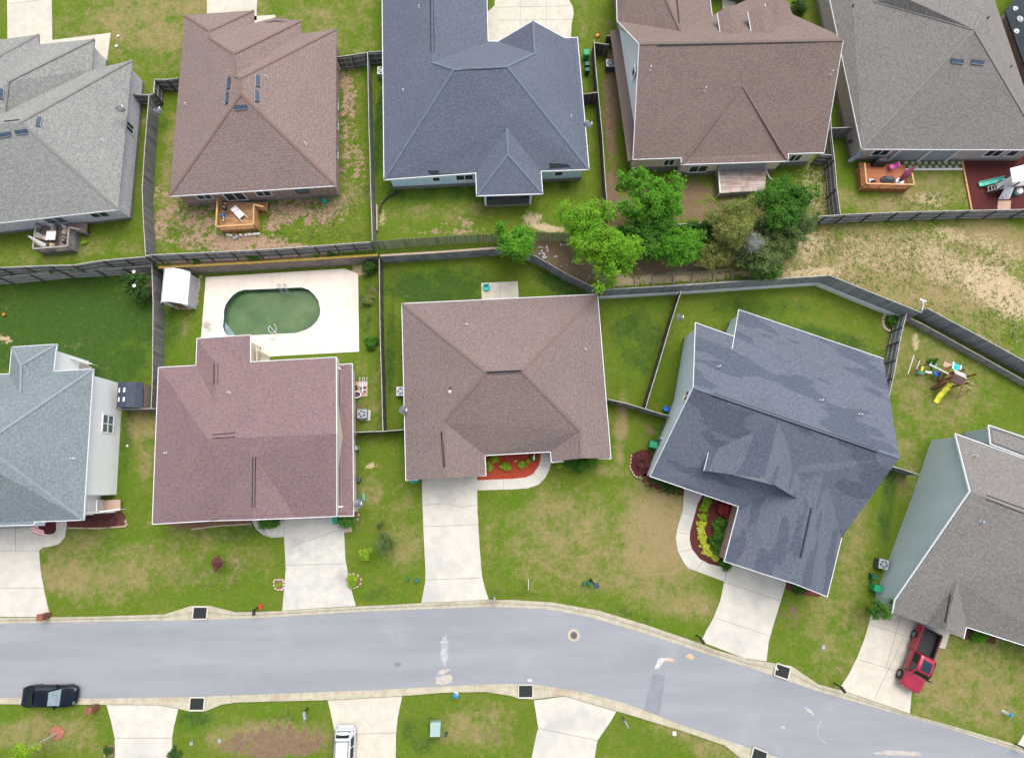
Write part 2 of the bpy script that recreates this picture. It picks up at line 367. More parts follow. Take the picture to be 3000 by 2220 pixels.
for b in [('lush',180,960,330,190,0,1.0,0),('lush',330,1050,130,100,0,.9,0),('lush',1280,840,170,60,0,.8,0),('lush',1145,1020,18,170,0,.7,0),('lush',1650,835,90,30,25,.8,0),
 ('lush',1870,1000,80,140,0,.55,0),('lush',1830,1120,40,100,0,.4,0),('lush',2420,1000,200,40,15,.6,0),('lush',2210,905,160,30,0,.6,0),('lush',640,1690,130,70,0,.35,0),
 ('lush',1240,560,220,40,0,.6,1),('lush',1650,430,30,160,0,.6,1),('lush',1110,400,16,160,0,.8,1),('lush',1660,150,30,150,0,.4,1),('lush',1720,1270,50,130,8,.5,0),('lush',1930,1300,30,80,0,.6,0),
 ('lush',540,930,60,150,0,.3,0),('lush',1070,900,30,120,0,.5,0),('lush',480,1350,18,120,0,.5,0),('lush',370,1300,22,180,0,.5,0),('lush',820,2110,90,30,0,.5,0),('lush',560,2110,70,40,0,.6,0),('lush',1230,2150,70,70,0,.5,0),('lush',2350,1180,10,200,0,.2,0),
 ('lush',1850,1800,120,14,22,.5,0),('lush',1500,1740,130,14,3,.4,0),('lush',1100,1740,90,25,0,.4,0),('lush',2600,1480,25,140,12,.7,0),
 ('dry',1640,1530,140,110,0,.5,0),('dry',1530,1600,80,60,0,.45,0),('dry',1930,1570,140,200,12,.9,0),('dry',1740,1560,60,120,0,.2,0),('dry',1900,1720,160,50,20,.6,0),('dry',1820,1260,22,130,6,.8,0),('dry',1790,1380,60,20,0,.6,0),('dry',1190,1600,70,90,0,.5,0),('dry',1090,1440,40,60,0,.5,0),
 ('dry',1180,1480,50,80,0,.35,0),('dry',2720,1100,190,190,0,.52,0),('dry',2660,1340,40,90,0,.45,0),('dry',2840,1990,230,170,0,.6,0),('dry',2080,2160,200,70,20,.6,0),('dry',2440,1850,110,170,20,.45,0),('dry',2500,1600,50,170,15,.5,0),('dry',520,70,330,130,0,.6,1),('dry',900,100,140,120,0,.5,1),
 ('dry',1060,60,60,150,0,.3,1),('dry',330,1700,180,80,0,.5,0),('dry',560,1560,160,50,0,.3,0),('dry',130,2150,160,60,0,.6,0),('dry',1400,2130,110,80,0,.6,0),('dry',500,520,36,250,0,.55,1),('dry',420,330,20,60,0,.4,1),('dry',300,730,120,40,0,.35,1),('dry',100,760,160,20,0,.4,1),('dry',1280,620,160,30,0,.4,1),
 ('dry',2620,600,150,30,0,.6,1),('dry',2620,800,460,150,10,.8,1),('dirt',1560,735,60,40,0,.8,1),('dirt',2480,120,20,200,6,.9,1),('dry',1700,1600,290,160,8,.5,0),('dry',250,1650,160,120,0,.5,0),('lush',700,1560,130,40,0,.4,0),('dry',1250,100,10,10,0,.1,1),('lush',2600,900,10,10,0,.1,0),('dry',1100,1180,30,120,0,.4,0),('dry',950,560,150,80,0,.45,1),('dry',680,640,10,10,0,.1,1),('clay',600,640,60,60,0,.5,1),('clay',880,560,110,30,0,.6,1),('clay',1000,230,30,40,0,.5,1),('dry',2700,1450,60,60,0,.4,0),('dry',2900,1050,140,80,30,.6,1),('dry',2400,650,40,90,0,.6,1),('dry',1150,1850,10,10,0,.2,0),('dry',1060,1150,40,90,0,.35,0),('dry',550,930,24,90,0,.35,0),('dry',2480,580,40,40,0,.5,1),('dry',1700,60,40,60,0,.3,1),('dry',600,1660,200,80,0,.35,0),
 ('clay',1020,350,26,190,0,.55,1),('clay',900,610,130,60,0,.66,1),('clay',700,715,220,32,3,.85,1),('clay',860,600,150,60,0,.55,1),('clay',540,640,60,90,0,.5,1),('clay',570,680,80,45,25,.66,1),('clay',810,640,26,60,20,.7,1),('clay',470,630,40,100,0,.5,1),('clay',700,760,260,14,-3,.9,1),('clay',1050,500,20,90,0,.4,1),('dry',240,1680,200,80,0,.62,0),('dry',390,1660,90,80,0,.62,0),('dry',430,1240,60,80,0,.6,0),('dry',430,1330,36,90,0,.5,0),('clay',1330,680,110,12,0,.5,1),('clay',1350,655,60,20,0,.4,1),
 ('dirt',1790,300,22,210,2,.95,1),('dirt',1790,560,26,80,0,.85,1),('dirt',1900,600,140,60,0,.85,1),('dirt',2020,560,90,40,0,.7,1),('dirt',2060,620,100,30,0,.75,1),('dirt',1690,770,130,60,15,.95,1),('dirt',1900,790,230,30,0,.95,1),('dirt',2060,740,160,40,0,.95,1),('dirt',1840,700,120,80,0,.85,1),('dirt',2200,700,120,60,0,.8,1),
 ('dirt',2475,200,28,180,6,.9,1),('dry',800,2160,190,60,0,.75,0),('dirt',815,2175,160,50,0,.85,0),('dry',1640,1540,150,120,0,.65,0),('dry',2010,1760,120,60,20,.6,0),('dirt',700,2180,60,26,0,.7,0),('dirt',1450,2010,60,14,0,.5,0),('dirt',2330,1800,60,45,0,.5,0),('dirt',2380,1720,50,30,0,.45,0),('dirt',1450,2150,50,30,0,.4,0),('dirt',2640,1420,15,50,10,.5,0),('dirt',1040,1330,8,240,0,.6,0),('dirt',1060,1200,16,30,0,.4,0),('dirt',380,840,60,26,30,.0,0),('dirt',430,835,18,50,0,.85,0),('dirt',1905,1260,20,24,0,.5,0),('dirt',1090,860,14,80,0,.35,0),('dirt',1900,1250,12,10,0,.3,0),('dirt',2210,600,200,30,0,.5,1),
 ('sand',2540,740,150,60,15,.42,1),('sand',2760,770,220,80,25,.5,1),('dry',2560,760,300,120,10,.5,1),('sand',2900,830,120,70,35,.85,1),('sand',2960,880,60,60,0,.95,1),('dry',2900,720,150,90,10,.8,1),('sand',2930,740,90,50,30,.5,1),('dry',2720,560,150,60,0,.6,1),('sand',2380,800,110,22,-5,.75,1),('sand',2370,720,60,50,0,.6,1),('sand',2390,560,60,80,0,.5,1),('sand',2720,590,70,30,0,.5,1),('sand',2860,640,10,10,0,.2,1),
 ('sand',1600,668,60,12,8,1,1),('sand',1560,640,34,22,0,.75,1),('sand',1830,822,60,16,0,1,1),('sand',1990,812,190,15,-3,.9,1),('sand',2200,800,60,12,0,.8,1),('sand',1085,1364,16,10,-20,1,0),('sand',14,992,24,9,15,.95,0),('sand',2684,1000,12,36,10,.75,0),('sand',2550,900,10,10,0,.3,1),('sand',2790,690,80,26,20,.6,1),('sand',1060,790,30,20,0,.8,0),('sand',1120,640,12,30,0,.5,1),('sand',1045,770,16,30,0,.5,0),('sand',2620,640,60,12,0,.4,1),
 ]: blob(*b)
for nm,ks in (('ga',('dry','dirt','sand')),('gb',('lush','clay','clay'))):
    a=me.attributes.new(nm,'FLOAT_COLOR','POINT');arr=np.ones((nr*nc,4),'f')
    for i,k in enumerate(ks):arr[:,i]=CH[k].ravel()
    a.data.foreach_set('color',arr.ravel())
m,t,b=nodes('ground');b.inputs['Roughness'].default_value=.95;b.inputs['Specular IOR Level'].default_value=.1
def attr(nm):
    a=N(t,'ShaderNodeAttribute');a.attribute_name=nm;s=N(t,'ShaderNodeSeparateColor');t.links.new(a.outputs['Color'],s.inputs[0]);return s.outputs
ga,gb=attr('ga'),attr('gb')
n_big=noise(t,.13,4,.6);n_mid=noise(t,.55,5,.65,seed=1);n_fine=noise(t,2.6,6,.75,seed=2);n_x=noise(t,9,3,.7,seed=4);n_m2=noise(t,1.1,6,.7,seed=7)
def cn(n,lo=.32,hi=.68):
    q=N(t,'ShaderNodeMapRange');q.inputs[1].default_value=lo;q.inputs[2].default_value=hi;t.links.new(n,q.inputs[0]);return q.outputs[0]
n_s=cn(math_(t,'MULTIPLY',math_(t,'ADD',n_m2,n_fine),.5),.38,.62);n_mm=cn(n_mid);n_ff=cn(n_fine);n_sp=cn(noise(t,5.5,4,.75,seed=11),.36,.64)
g=mixc(t,n_mm,(.098,.176,.011),(.172,.196,.029))
g=mixc(t,cn(n_big),g,mixc(t,.6,g,(.108,.205,.009)))
g=mixc(t,ramp(t,n_fine,.5,.8),g,(.25,.225,.09))
g=mixc(t,ramp(t,n_x,.3,.75),g,mixc(t,.4,g,(.07,.11,.012)))
def lay(g,a,n,col,K=.9,lo=.35,hi=.65,gate=0):
    v=math_(t,'ADD',a,math_(t,'MULTIPLY',math_(t,'SUBTRACT',n,.5),K))
    f=ramp(t,v,lo,hi)
    if gate:f=math_(t,'MULTIPLY',f,ramp(t,a,.02,.2))
    return mixc(t,f,g,col)
lushc=mixc(t,n_ff,(.034,.085,.012),(.062,.118,.020))
dryc=mixc(t,n_sp,(.27,.215,.095),(.35,.265,.14))
clayc=mixc(t,n_sp,(.43,.29,.21),(.32,.215,.14))
dirtc=mixc(t,n_s,(.27,.18,.115),(.18,.12,.078))
sandc=mixc(t,n_s,(.62,.49,.32),(.44,.335,.205))
g=lay(g,gb[0],n_mm,lushc,.7,.15,.85,1)
g=lay(g,ga[0],math_(t,'ADD',math_(t,'MULTIPLY',n_s,.55),math_(t,'MULTIPLY',n_mm,.45)),dryc,.95,.1,1.0)
g=lay(g,ga[1],n_s,dirtc,1.0,.35,.65,1)
g=lay(g,gb[1],n_s,clayc,1.15,.38,.62,1)
g=lay(g,ga[2],math_(t,'MULTIPLY',math_(t,'ADD',n_s,n_sp),.5),sandc,1.3,.38,.68,1)
g=mixc(t,n_sp,g,mixc(t,.22,g,(.03,.045,.01)))
g=mixc(t,ramp(t,noise(t,11,4,.85,seed=13),.36,.64),mixc(t,1.0,g,(.72,.74,.70),'MULTIPLY'),mixc(t,1.0,g,(1.14,1.12,1.12),'MULTIPLY'))
t.links.new(g,b.inputs['Base Color']);bump(t,b,math_(t,'ADD',n_fine,n_x),.12,.6)
me.materials.append(m);structure(link('ground',me))
# ---------------------------------------------------------------- road, kerb, drives
def slab(name,pts,z,th,mt,struct=True,parent=None):
    mb=MB();mb.prism([W(x,y,z)[:2] for x,y in pts],z-th,z);o=mb.build(name,mt,parent)
    if struct:structure(o)
    return o
RU=[(-260,1834),(0,1826),(300,1820),(560,1816),(750,1810),(1000,1794),(1200,1785),(1432,1777),(1500,1779),(1621,1786),(1735,1809),(1896,1857),(2054,1910),(2250,1973),(2408,2028),(2586,2078),(2754,2125),(2922,2179),(3000,2206),(3400,2330)]
RL=[(-260,2040),(0,2043),(312,2045),(554,2041),(750,2034),(1086,2021),(1422,2004),(1517,2003),(1564,2004),(1702,2025),(1836,2061),(2004,2125),(2172,2182),(2206,2194),(2330,2236),(2900,2440),(3400,2610)]
KU=[(-260,1812),(0,1809),(145,1808),(300,1805),(480,1799),(561,1774),(612,1774),(689,1793),(750,1792),(827,1789),(1042,1776),(1153,1771),(1234,1766),(1432,1757),(1500,1757),(1618,1764),(1755,1788),(1893,1830),(2048,1883),(2095,1902),(2189,1930),(2249,1939),(2319,1950),(2398,2004),(2465,2022),(2586,2064),(2667,2092),(2821,2135),(2979,2181),(3400,2306)]
KL=[(-260,2060),(0,2062),(232,2063),(465,2064),(522,2075),(549,2082),(600,2083),(650,2063),(690,2057),(750,2055),(960,2050),(1178,2038),(1300,2028),(1422,2026),(1500,2038),(1517,2045),(1564,2048),(1590,2044),(1655,2038),(1806,2082),(1883,2105),(2004,2142),(2122,2182),(2169,2219),(2230,2255),(2330,2270),(2900,2465),(3400,2635)]
def at(L,x): return float(np.interp(x,[p[0] for p in L],[p[1] for p in L]))
rxs=sorted(set([p[0] for L in (RU,RL,KU,KL) for p in L]+list(range(-260,3400,30))))
m,t,b=nodes('asphalt');b.inputs['Roughness'].default_value=.88;b.inputs['Specular IOR Level'].default_value=.25
tc=N(t,'ShaderNodeTexCoord').outputs['Object'];mp=N(t,'ShaderNodeMapping');mp.inputs[3].default_value=(.12,1,1);t.links.new(tc,mp.inputs[0])
c=mixc(t,ramp(t,noise(t,.5,5,.6,mp.outputs[0]),.3,.7),(.292,.309,.326),(.238,.253,.270))
c=mixc(t,ramp(t,noise(t,.25,4,.6),.5,.85),c,(.325,.335,.35));c=mixc(t,ramp(t,noise(t,14,3,.8),.2,.8),c,mixc(t,.5,c,(.16,.16,.18)))
c=mixc(t,ramp(t,noise(t,1.7,6,.8,seed=5),.72,.86),c,(.44,.42,.38))
t.links.new(c,b.inputs['Base Color']);bump(t,b,noise(t,20,2),.01,.4);M['asphalt']=m
mb=MB();pu=[W(x,at(RU,x)-2,.012) for x in rxs];pl=[W(x,at(RL,x)+2,.012) for x in rxs]
n=len(rxs);mb.add(pl+pu,[(i,i+1,n+i+1,n+i) for i in range(n-1)]);structure(mb.build('road',M['asphalt']))
for R_,K_,nm in ((RU,KU,'kerb'),(RL,KL,'kerb')):
    mb=MB();rings=[]
    for x in rxs:
        a=W(x,at(R_,x),.02);b_=W(x,at(K_,x),.12);d=(b_-a);f=min(.45,.45)
        pts=[a-d*.03,a+d*.0,a+d*.42,a+d*.6,a+d*.95,b_,b_];zs=[-.02,.026,.03,.11,.135,.12,-.05]
        rings.append([Vector((p.x,p.y,z)) for p,z in zip(pts,zs)])
    k=7;mb.add([p for r in rings for p in r],[((i*k+j),(i*k+j+1),((i+1)*k+j+1),((i+1)*k+j)) if R_ is RL else ((i*k+j+1),(i*k+j),((i+1)*k+j),((i+1)*k+j+1)) for i in range(len(rings)-1) for j in range(k-1)])
    o=structure(mb.build(nm,M['kerb']))
    mb=MB();last=None
    for x in range(-240,3380,102):
        a=W(x,at(R_,x),.032);b_=W(x,at(K_,x),.14);dn=(b_-a)
        mb.bar((a.x,a.y,.033),(a.x+dn.x*.5,a.y+dn.y*.5,.04),.03,.01);mb.bar((a.x+dn.x*.58,a.y+dn.y*.58,.112),(b_.x-dn.x*.04,b_.y-dn.y*.04,.137),.03,.012)
    mb.build('kerb_joint',M['joint'],o)
def drive(name,pts,joints=(),mt='concrete',z=.05,zz=0):
    o=slab(name,pts,z+zz,.08,M[mt])
    if joints:
        mb=MB()
        for a,b_ in joints:
            p=W(*a,z+zz+.004);q_=W(*b_,z+zz+.004);mb.bar((p.x,p.y,p.z),(q_.x,q_.y,q_.z),.035,.008)
        mb.build('expansion_joint',M['joint'],o)
    return o
drive('driveway',[(-160,1480),(195,1480),(195,1540),(190,1573),(172,1593),(150,1600),(125,1603),(114,1612),(118,1665),(122,1690),(130,1735),(138,1770),(147,1806),(-160,1806)],[((-160,1613),(113,1613)),((-160,1724),(128,1722)),((45,1613),(45,1540))])
drive('driveway',[(832,1480),(1006,1480),(1008,1560),(1012,1640),(1017,1665),(1021,1690),(1035,1750),(1043,1774),(827,1788),(831,1740),(837,1665),(832,1572),(797,1575),(770,1566),(750,1550),(738,1525),(736,1480)],[((850,1601),(935,1572)),((935,1572),(1005,1546)),((836,1655),(1012,1651)),((832,1572),(832,1520))],'concrete_stained')
drive('driveway',[(1234,1350),(1397,1350),(1399,1500),(1405,1600),(1410,1665),(1413,1690),(1420,1720),(1432,1756),(1234,1765),(1241,1730),(1246,1700),(1246,1665),(1240,1540),(1237,1450)],[((1240,1542),(1402,1536)),((1247,1698),(1410,1692)),((1236,1479),(1310,1474)),((1310,1474),(1350,1485)),((1350,1485),(1398,1478))])
drive('path',[(1398,1406),(1500,1402),(1540,1398),(1562,1388),(1578,1365),(1584,1345),(1584,1290),(1650,1290),(1625,1325),(1616,1348),(1610,1375),(1597,1400),(1577,1420),(1545,1430),(1500,1433),(1398,1436)],[((1475,1403),(1476,1434)),((1565,1388),(1588,1410)),((1583,1360),(1612,1368))])
drive('driveway',[(2132,1640),(2304,1690),(2302,1712),(2287,1762),(2270,1816),(2252,1880),(2246,1936),(2180,1927),(2115,1902),(2054,1879),(2070,1845),(2090,1810),(2110,1760),(2122,1704),(2128,1665)],[((2122,1704),(2300,1764)),((2093,1808),(2266,1866)),((2130,1665),(2124,1704))])
drive('path',[(2005,1425),(2065,1440),(2060,1450),(2044,1476),(2034,1513),(2022,1557),(2021,1580),(2027,1607),(2051,1637),(2078,1651),(2128,1663),(2122,1703),(2017,1664),(2004,1648),(1986,1614),(1980,1580),(1984,1550),(2001,1490)],[((2008,1466),(2044,1478)),((1983,1559),(2022,1564)),((1998,1500),(2036,1512)),((2060,1642),(2040,1672)),((2028,1607),(1988,1618))])
drive('driveway',[(2554,1780),(2630,1780),(2770,1840),(2783,1855),(2769,1900),(2748,1895),(2744,1905),(2671,2026),(2666,2090),(2586,2062),(2463,2020),(2465,2008),(2485,1977),(2512,1924),(2532,1873),(2549,1815)],[((2548,1828),(2650,1862)),((2650,1862),(2560,2050)),((2512,1930),(2672,1978)),((2640,1800),(2595,1958))],'concrete_warm')
drive('driveway',[(2982,2180),(3000,2150),(3090,2090),(3120,2222)])
drive('driveway',[(312,2064),(465,2065),(522,2076),(509,2129),(504,2162),(504,2203),(502,2300),(336,2300),(336,2162),(326,2115)],[((336,2161),(504,2161))])
drive('driveway',[(960,2051),(1178,2039),(1165,2102),(1160,2152),(1158,2300),(982,2300),(982,2152),(972,2102)],[((982,2150),(1160,2146))],'concrete_warm')
drive('driveway',[(1564,2051),(1655,2039),(1806,2083),(1789,2112),(1750,2169),(1742,2220),(1736,2300),(1550,2300),(1557,2220),(1572,2149),(1577,2132)],[((1577,2132),(1750,2168))])
drive('driveway',[(20,-90),(150,-90),(153,118),(324,97),(312,187),(277,200),(277,124),(120,150),(100,140),(22,130)],[((26,12),(152,-4))],'concrete_warm',zz=ZT)
drive('driveway',[(606,-90),(760,-90),(752,20),(752,60),(606,60)],[],'concrete_warm',zz=ZT)
drive('path',[(744,48),(806,44),(812,80),(744,90)],[],'concrete_warm',zz=ZT)
drive('driveway',[(1452,-90),(1650,-90),(1667,0),(1678,20),(1681,40),(1675,70),(1671,140),(1429,140),(1429,35),(1449,17)],[((1524,-60),(1524,100)),((1450,22),(1672,18)),((1450,60),(1675,58)),((1600,-60),(1600,100))],'concrete_warm',zz=ZT)
drive('path',[(2110,-90),(2146,-90),(2158,40),(2118,40)],[],'concrete_warm',zz=ZT)
drive('patio',[(1410,829),(1517,824),(1521,900),(1412,900)],[((1464,826),(1465,880))],'concrete_warm')
# pool deck with the pool sunk into it
deck=[(603,812),(1009,787),(1049,801),(1052,1030),(790,1044),(760,1060),(720,1060),(720,1000),(588,1000)]
dk=[Vector((*W(x,y,.06)[:2],.06)) for x,y in deck];ph=[Vector((x,y,.06)) for x,y in POOL]
mb=MB();tr=tessellate_polygon([dk,ph]);allp=dk+ph
fs=[]
for f in tr:
    a,b_,c_=[allp[i] for i in f];fs.append(tuple(f) if (b_-a).cross(c_-a).z>0 else tuple(f[::-1]))
nd=len(dk);vs_=[tuple(p) for p in allp]+[(p.x,p.y,-.02) for p in dk]
fs+=[(i,(i+1)%nd,nd+len(ph)+(i+1)%nd,nd+len(ph)+i) for i in range(nd)]
mb.add(vs_,fs);pd=structure(mb.build('pool_terrace',M['pool_deck']))
mb=MB()
for a,b_ in (((796,800),(797,842)),((942,900),(1050,898)),((603,900),(652,900)),((870,978),(872,1040)),((750,984),(752,1040))):
    p=W(*a,.065);q_=W(*b_,.065);mb.bar(p,q_,.025,.008)
mb.build('terrace_joint',M['cushion'],pd)
pool=thing('swimming_pool','oval swimming pool full of murky green water in pale concrete terrace','pool',W(797,912))
n=len(ph);mb=MB();cc=sum((Vector(p) for p in ph),Vector())/n
inn=[p+(p-cc).normalized()*.0 for p in ph]
mb.add([(p.x,p.y,.07) for p in inn]+[(p.x,p.y,-1.6) for p in inn],[((i+1)%n,i,n+i,n+(i+1)%n) for i in range(n)]+[(i,(i+1)%n,n+(i+1)%n,n+i) for i in range(n)])
mb.build('pool_wall',M['liner_blue'],pool)
mb=MB()
for i in range(n):
    a,b_=ph[i],ph[(i+1)%n];mb.bar((a.x,a.y,.075),(b_.x,b_.y,.075),.09,.03)
mb.build('coping',M['offwhite'],pool)
m,t,b=nodes('pool_water');b.inputs['Roughness'].default_value=.07;b.inputs['Specular IOR Level'].default_value=.5
c=mixc(t,ramp(t,noise(t,.22,3,.5),.38,.6),(.10,.16,.065),(.045,.10,.03));t.links.new(c,b.inputs['Base Color']);bump(t,b,noise(t,1.2,3),.01,.2)
mb=MB();mb.add([(p.x,p.y,-.5) for p in ph],[tuple(range(n)) if sum(a.x*b2.y-b2.x*a.y for a,b2 in zip(ph,ph[1:]+ph[:1]))>0 else tuple(range(n-1,-1,-1))]);mb.build('pool_water',m,pool)
mb=MB()
for x in (826,842):
    a=W(x-4,838,.1);b_=W(x+5,861,.1)
    for d in (-.09,.09):
        o=Vector((d,0,0));mb.pipe([a+o,a+o+Vector((0,0,.7)),a.lerp(b_,.5)+o+Vector((0,0,.85)),b_+o+Vector((0,0,.3)),b_+o+Vector((0,0,-.6))],.025)
tag(mb.build('pool_ladder',M['steel']),'bent steel hand rails of the ladder over the pool edge','ladder')
mb=MB();mb.prism([W(x,y,-.4)[:2] for x,y in ((652,948),(660,945),(690,983),(664,985))],-1.2,-.38);mb.build('step',M['liner_blue'],pool)
mb=MB();hp=[W(798+12*math.cos(a)-0,962+13*math.sin(a),.1) for a in [i*.5-1.2 for i in range(11)]]+[W(812,978,.1),W(800,990,.1),W(790,993,.1),W(808,997,.1),W(795,985,.1)]
mb.pipe([(p.x,p.y,.1) for p in hp],.03);tag(mb.build('pool_hose',M['pipe_white']),'white vacuum hose curled over the pool side','hose')
# round wire table on the deck
tb=thing('patio_table','round black wire table with bent legs standing on the pool terrace','table',W(604,951,.06))
c_=W(604,951,.7);mb=MB()
for r_ in (.37,.22,.1):
    pts=[(c_.x+r_*math.cos(i*.4),c_.y+r_*math.sin(i*.4),.7) for i in range(17)];mb.pipe(pts,.016,4)
for i in range(8): mb.tube(c_,(c_.x+.37*math.cos(i*.785),c_.y+.37*math.sin(i*.785),.7),.01,4)
mb.build('table_top',M['iron'],tb)
for i in range(4):
    mb=MB();a=i*1.57+.4;mb.tube((c_.x+.25*math.cos(a),c_.y+.25*math.sin(a),.7),(c_.x+.42*math.cos(a),c_.y+.42*math.sin(a),.06),.018,5);mb.build('leg',M['iron'],tb)
# marks, patches and iron lids in the road
slab('road_patch',[(1913,1972),(1950,1978),(1932,2096),(1886,2080)],.018,.01,mat('patch_dark',(.215,.225,.245),(.19,.20,.22),1,.9))
def smear(px,py,rx,ry,rot,col,z=.02):
    mb=MB();a=math.radians(rot);c_=W(px,py,z);k=.034
    pts=[]
    for i in range(22):
        th=i*2*math.pi/22;r_=1+random.uniform(-.35,.25);u=rx*k*math.cos(th)*r_;v=ry*k*math.sin(th)*r_
        pts.append((c_.x+u*math.cos(a)-v*math.sin(a),c_.y+u*math.sin(a)+v*math.cos(a)))
    mb.prism(pts,z-.01,z);structure(mb.build('road_stain',col))
ms=mat('smear_tan',(.45,.39,.31),(.34,.33,.33),1.6,.9);mw=mat('smear_white',(.50,.48,.47),(.36,.36,.39),1.6,.9);mo=mat('smear_orange',(.62,.36,.16),(.45,.34,.27),1.6,.9)
smear(1302,1900,13,40,0,mat('patch_pale',(.345,.35,.37),(.30,.305,.325),1,.9),.016);smear(1301,1918,11,18,0,mat('patch_white',(.41,.405,.41),(.33,.335,.35),2,.9),.018);smear(1300,1990,26,12,0,ms);smear(1298,1968,18,6,20,ms,.021);smear(1930,1945,8,18,-40,mw);smear(1945,1932,20,5,5,mw,.022);smear(1965,1933,12,4,0,mo,.024)
smear(2022,1922,12,6,-10,mo);smear(2640,2205,60,7,0,ms);smear(2372,2082,14,4,-40,ms);smear(2295,2130,6,5,0,ms);smear(1552,1992,8,4,0,mw);smear(1300,1880,10,3,0,mw,.026)
mb=MB();ap=[(2407,2108),(2396,2130),(2395,2150),(2403,2165),(2420,2176)]
for a,b_ in zip(ap[:-1],ap[1:]):mb.bar(W(*a,.02),W(*b_,.02),.05,.006)
structure(mb.build('road_mark',mw))
mb=MB();mb.lathe(W(1681,1860,0),[(.58,.012),(.58,.03),(.57,.034)],32);mh=mb.build('manhole',M['kerb']);tag(mh,'round iron manhole lid in a pale concrete ring in the road bend','manhole')
mb=MB();mb.lathe(W(1681,1860,0),[(.32,.03),(.32,.045),(.30,.048)],28);mb.build('lid',M['iron'],mh)
mb=MB();mb.lathe(W(1165,1946,0),[(.36,.01),(.36,.024),(.34,.026)],28,(1,.55));tag(mb.build('manhole',mat('lid_grey',(.22,.21,.21),None,6,.8)),'dull oval iron cover flush with the asphalt in mid road','manhole')
def drain(c,rot,label,w=1.22,d=.98):
    p=W(*c,.14);t_=thing('storm_drain',label,'storm drain',(p.x,p.y,.12),'storm drains along the kerb');M_=Matrix.Rotation(rot,3,'Z')
    mb=MB()
    for a,b_,s in (((-w/2-.05,d/2+.05),(w/2+.05,d/2+.05),.12),((-w/2-.05,-d/2-.05),(w/2+.05,-d/2-.05),.12),((-w/2-.05,-d/2),(-w/2-.05,d/2),.12),((w/2+.05,-d/2),(w/2+.05,d/2),.12)):
        mb.bar(Vector((p.x,p.y,.13))+M_@Vector((*a,0)),Vector((p.x,p.y,.13))+M_@Vector((*b_,0)),s,.09)
    mb.build('frame',M['concrete'],t_)
    mb=MB();mb.box((p.x,p.y,.12),(w,d,.04),rot);mb.build('grate_plate',M['grate'],t_)
    mb=MB()
    for i in range(9):
        x=-w/2+w*(i+.5)/9;mb.bar(Vector((p.x,p.y,.15))+M_@Vector((x,-d/2,0)),Vector((p.x,p.y,.15))+M_@Vector((x,d/2,0)),.035,.02)
    mb.build('grate_bars',M['black'],t_);return t_
drain((586,1795),0,'storm drain grate in the kerb bump above the brown-roofed house lawn edge')
drain((577,2061),0,'storm drain grate beside the driveway mouth across the street from another grate')
drain((1540,2024),0,'storm drain grate at the inner side of the road bend by a fan-shaped driveway')
drain((2292,1966),-.32,'storm drain grate tilted with the kerb, a pale stick lying on it')
drain((2224,2214),-.36,'storm drain grate cut off by the lower edge of the photo')
tag((lambda mb:(mb.bar(W(2272,1952,.2),W(2279,1962,.2),.1,.05),mb.build('stick',M['white']))[1])(MB()),'short pale stick lying on a storm drain grate','stick')
# ---------------------------------------------------------------- houses
def plane_z(px,py,a,b,p):
    ze=a.z;t_=(b-a).xy.normalized();nn=Vector((-t_.y,t_.x));q=W(px,py,ze)
    if nn.dot((q-a).xy)<0:nn=-nn
    q1=W(px,py,ze+1);d0=nn.dot((q-a).xy);d1=nn.dot((q1-a).xy)
    return ze+p*d0/(1-p*(d1-d0))
class House: pass
def roof_mesh(Ps,faces,mt,name,parent,th=.14):
    mb=MB()
    for f in faces:
        p=[Ps[k] for k in f];nrm=Vector()
        for i in range(len(p)):
            a,b=p[i],p[(i+1)%len(p)];nrm+=Vector(((a.y-b.y)*(a.z+b.z),(a.z-b.z)*(a.x+b.x),(a.x-b.x)*(a.y+b.y)))
        if nrm.z<0:p=p[::-1]
        # project to 2d and triangulate so concave faces are right
        tr=tessellate_polygon([[Vector((v.x,v.y,0)) for v in p]])
        tris=[]
        for t_ in tr:
            a,b,c=[p[i] for i in t_]
            if (b-a).xy.to_3d().cross((c-a).xy.to_3d()).z<0:t_=tuple(t_[::-1])
            tris.append(tuple(t_))
        mb.add(p,tris)
        mb.add([v-Vector((0,0,th)) for v in p],[t_[::-1] for t_ in tris])
    o=mb.build(name,mt,parent);me=o.data
    uv=me.uv_layers.new(name='UVMap')
    # one slope direction per source face
    k=0;dirs=[]
    for f in faces:
        p=[Ps[q] for q in f];nrm=Vector()
        for i in range(len(p)):
            a,b=p[i],p[(i+1)%len(p)];nrm+=Vector(((a.y-b.y)*(a.z+b.z),(a.z-b.z)*(a.x+b.x),(a.x-b.x)*(a.y+b.y)))
        if nrm.z<0:nrm=-nrm
        nrm.normalize();u=Vector((0,0,1)).cross(nrm)
        u=u.normalized() if u.length>1e-3 else Vector((1,0,0));v=nrm.cross(u);dirs+=[(u,v)]*(2*(len(p)-2))
    for pl,(u,v) in zip(me.polygons,dirs):
        for li in pl.loop_indices:
            co=me.vertices[me.loops[li].vertex_index].co;uv.data[li].uv=(co.dot(u),co.dot(v))
    return o
def inset_poly(pts,d):
    n=len(pts);A=sum(pts[i].x*pts[(i+1)%n].y-pts[(i+1)%n].x*pts[i].y for i in range(n));s=1 if A>0 else -1;out=[]
    for i in range(n):
        a,b,c=pts[i-1],pts[i],pts[(i+1)%n];e1=(b-a).xy.normalized();e2=(c-b).xy.normalized()
        n1=Vector((-e1.y,e1.x))*s;n2=Vector((-e2.y,e2.x))*s;den=1+n1.dot(n2)
        m_=(n1+n2)/max(den,.25);out.append(Vector((b.x+m_.x*d,b.y+m_.y*d)))
    return out,s
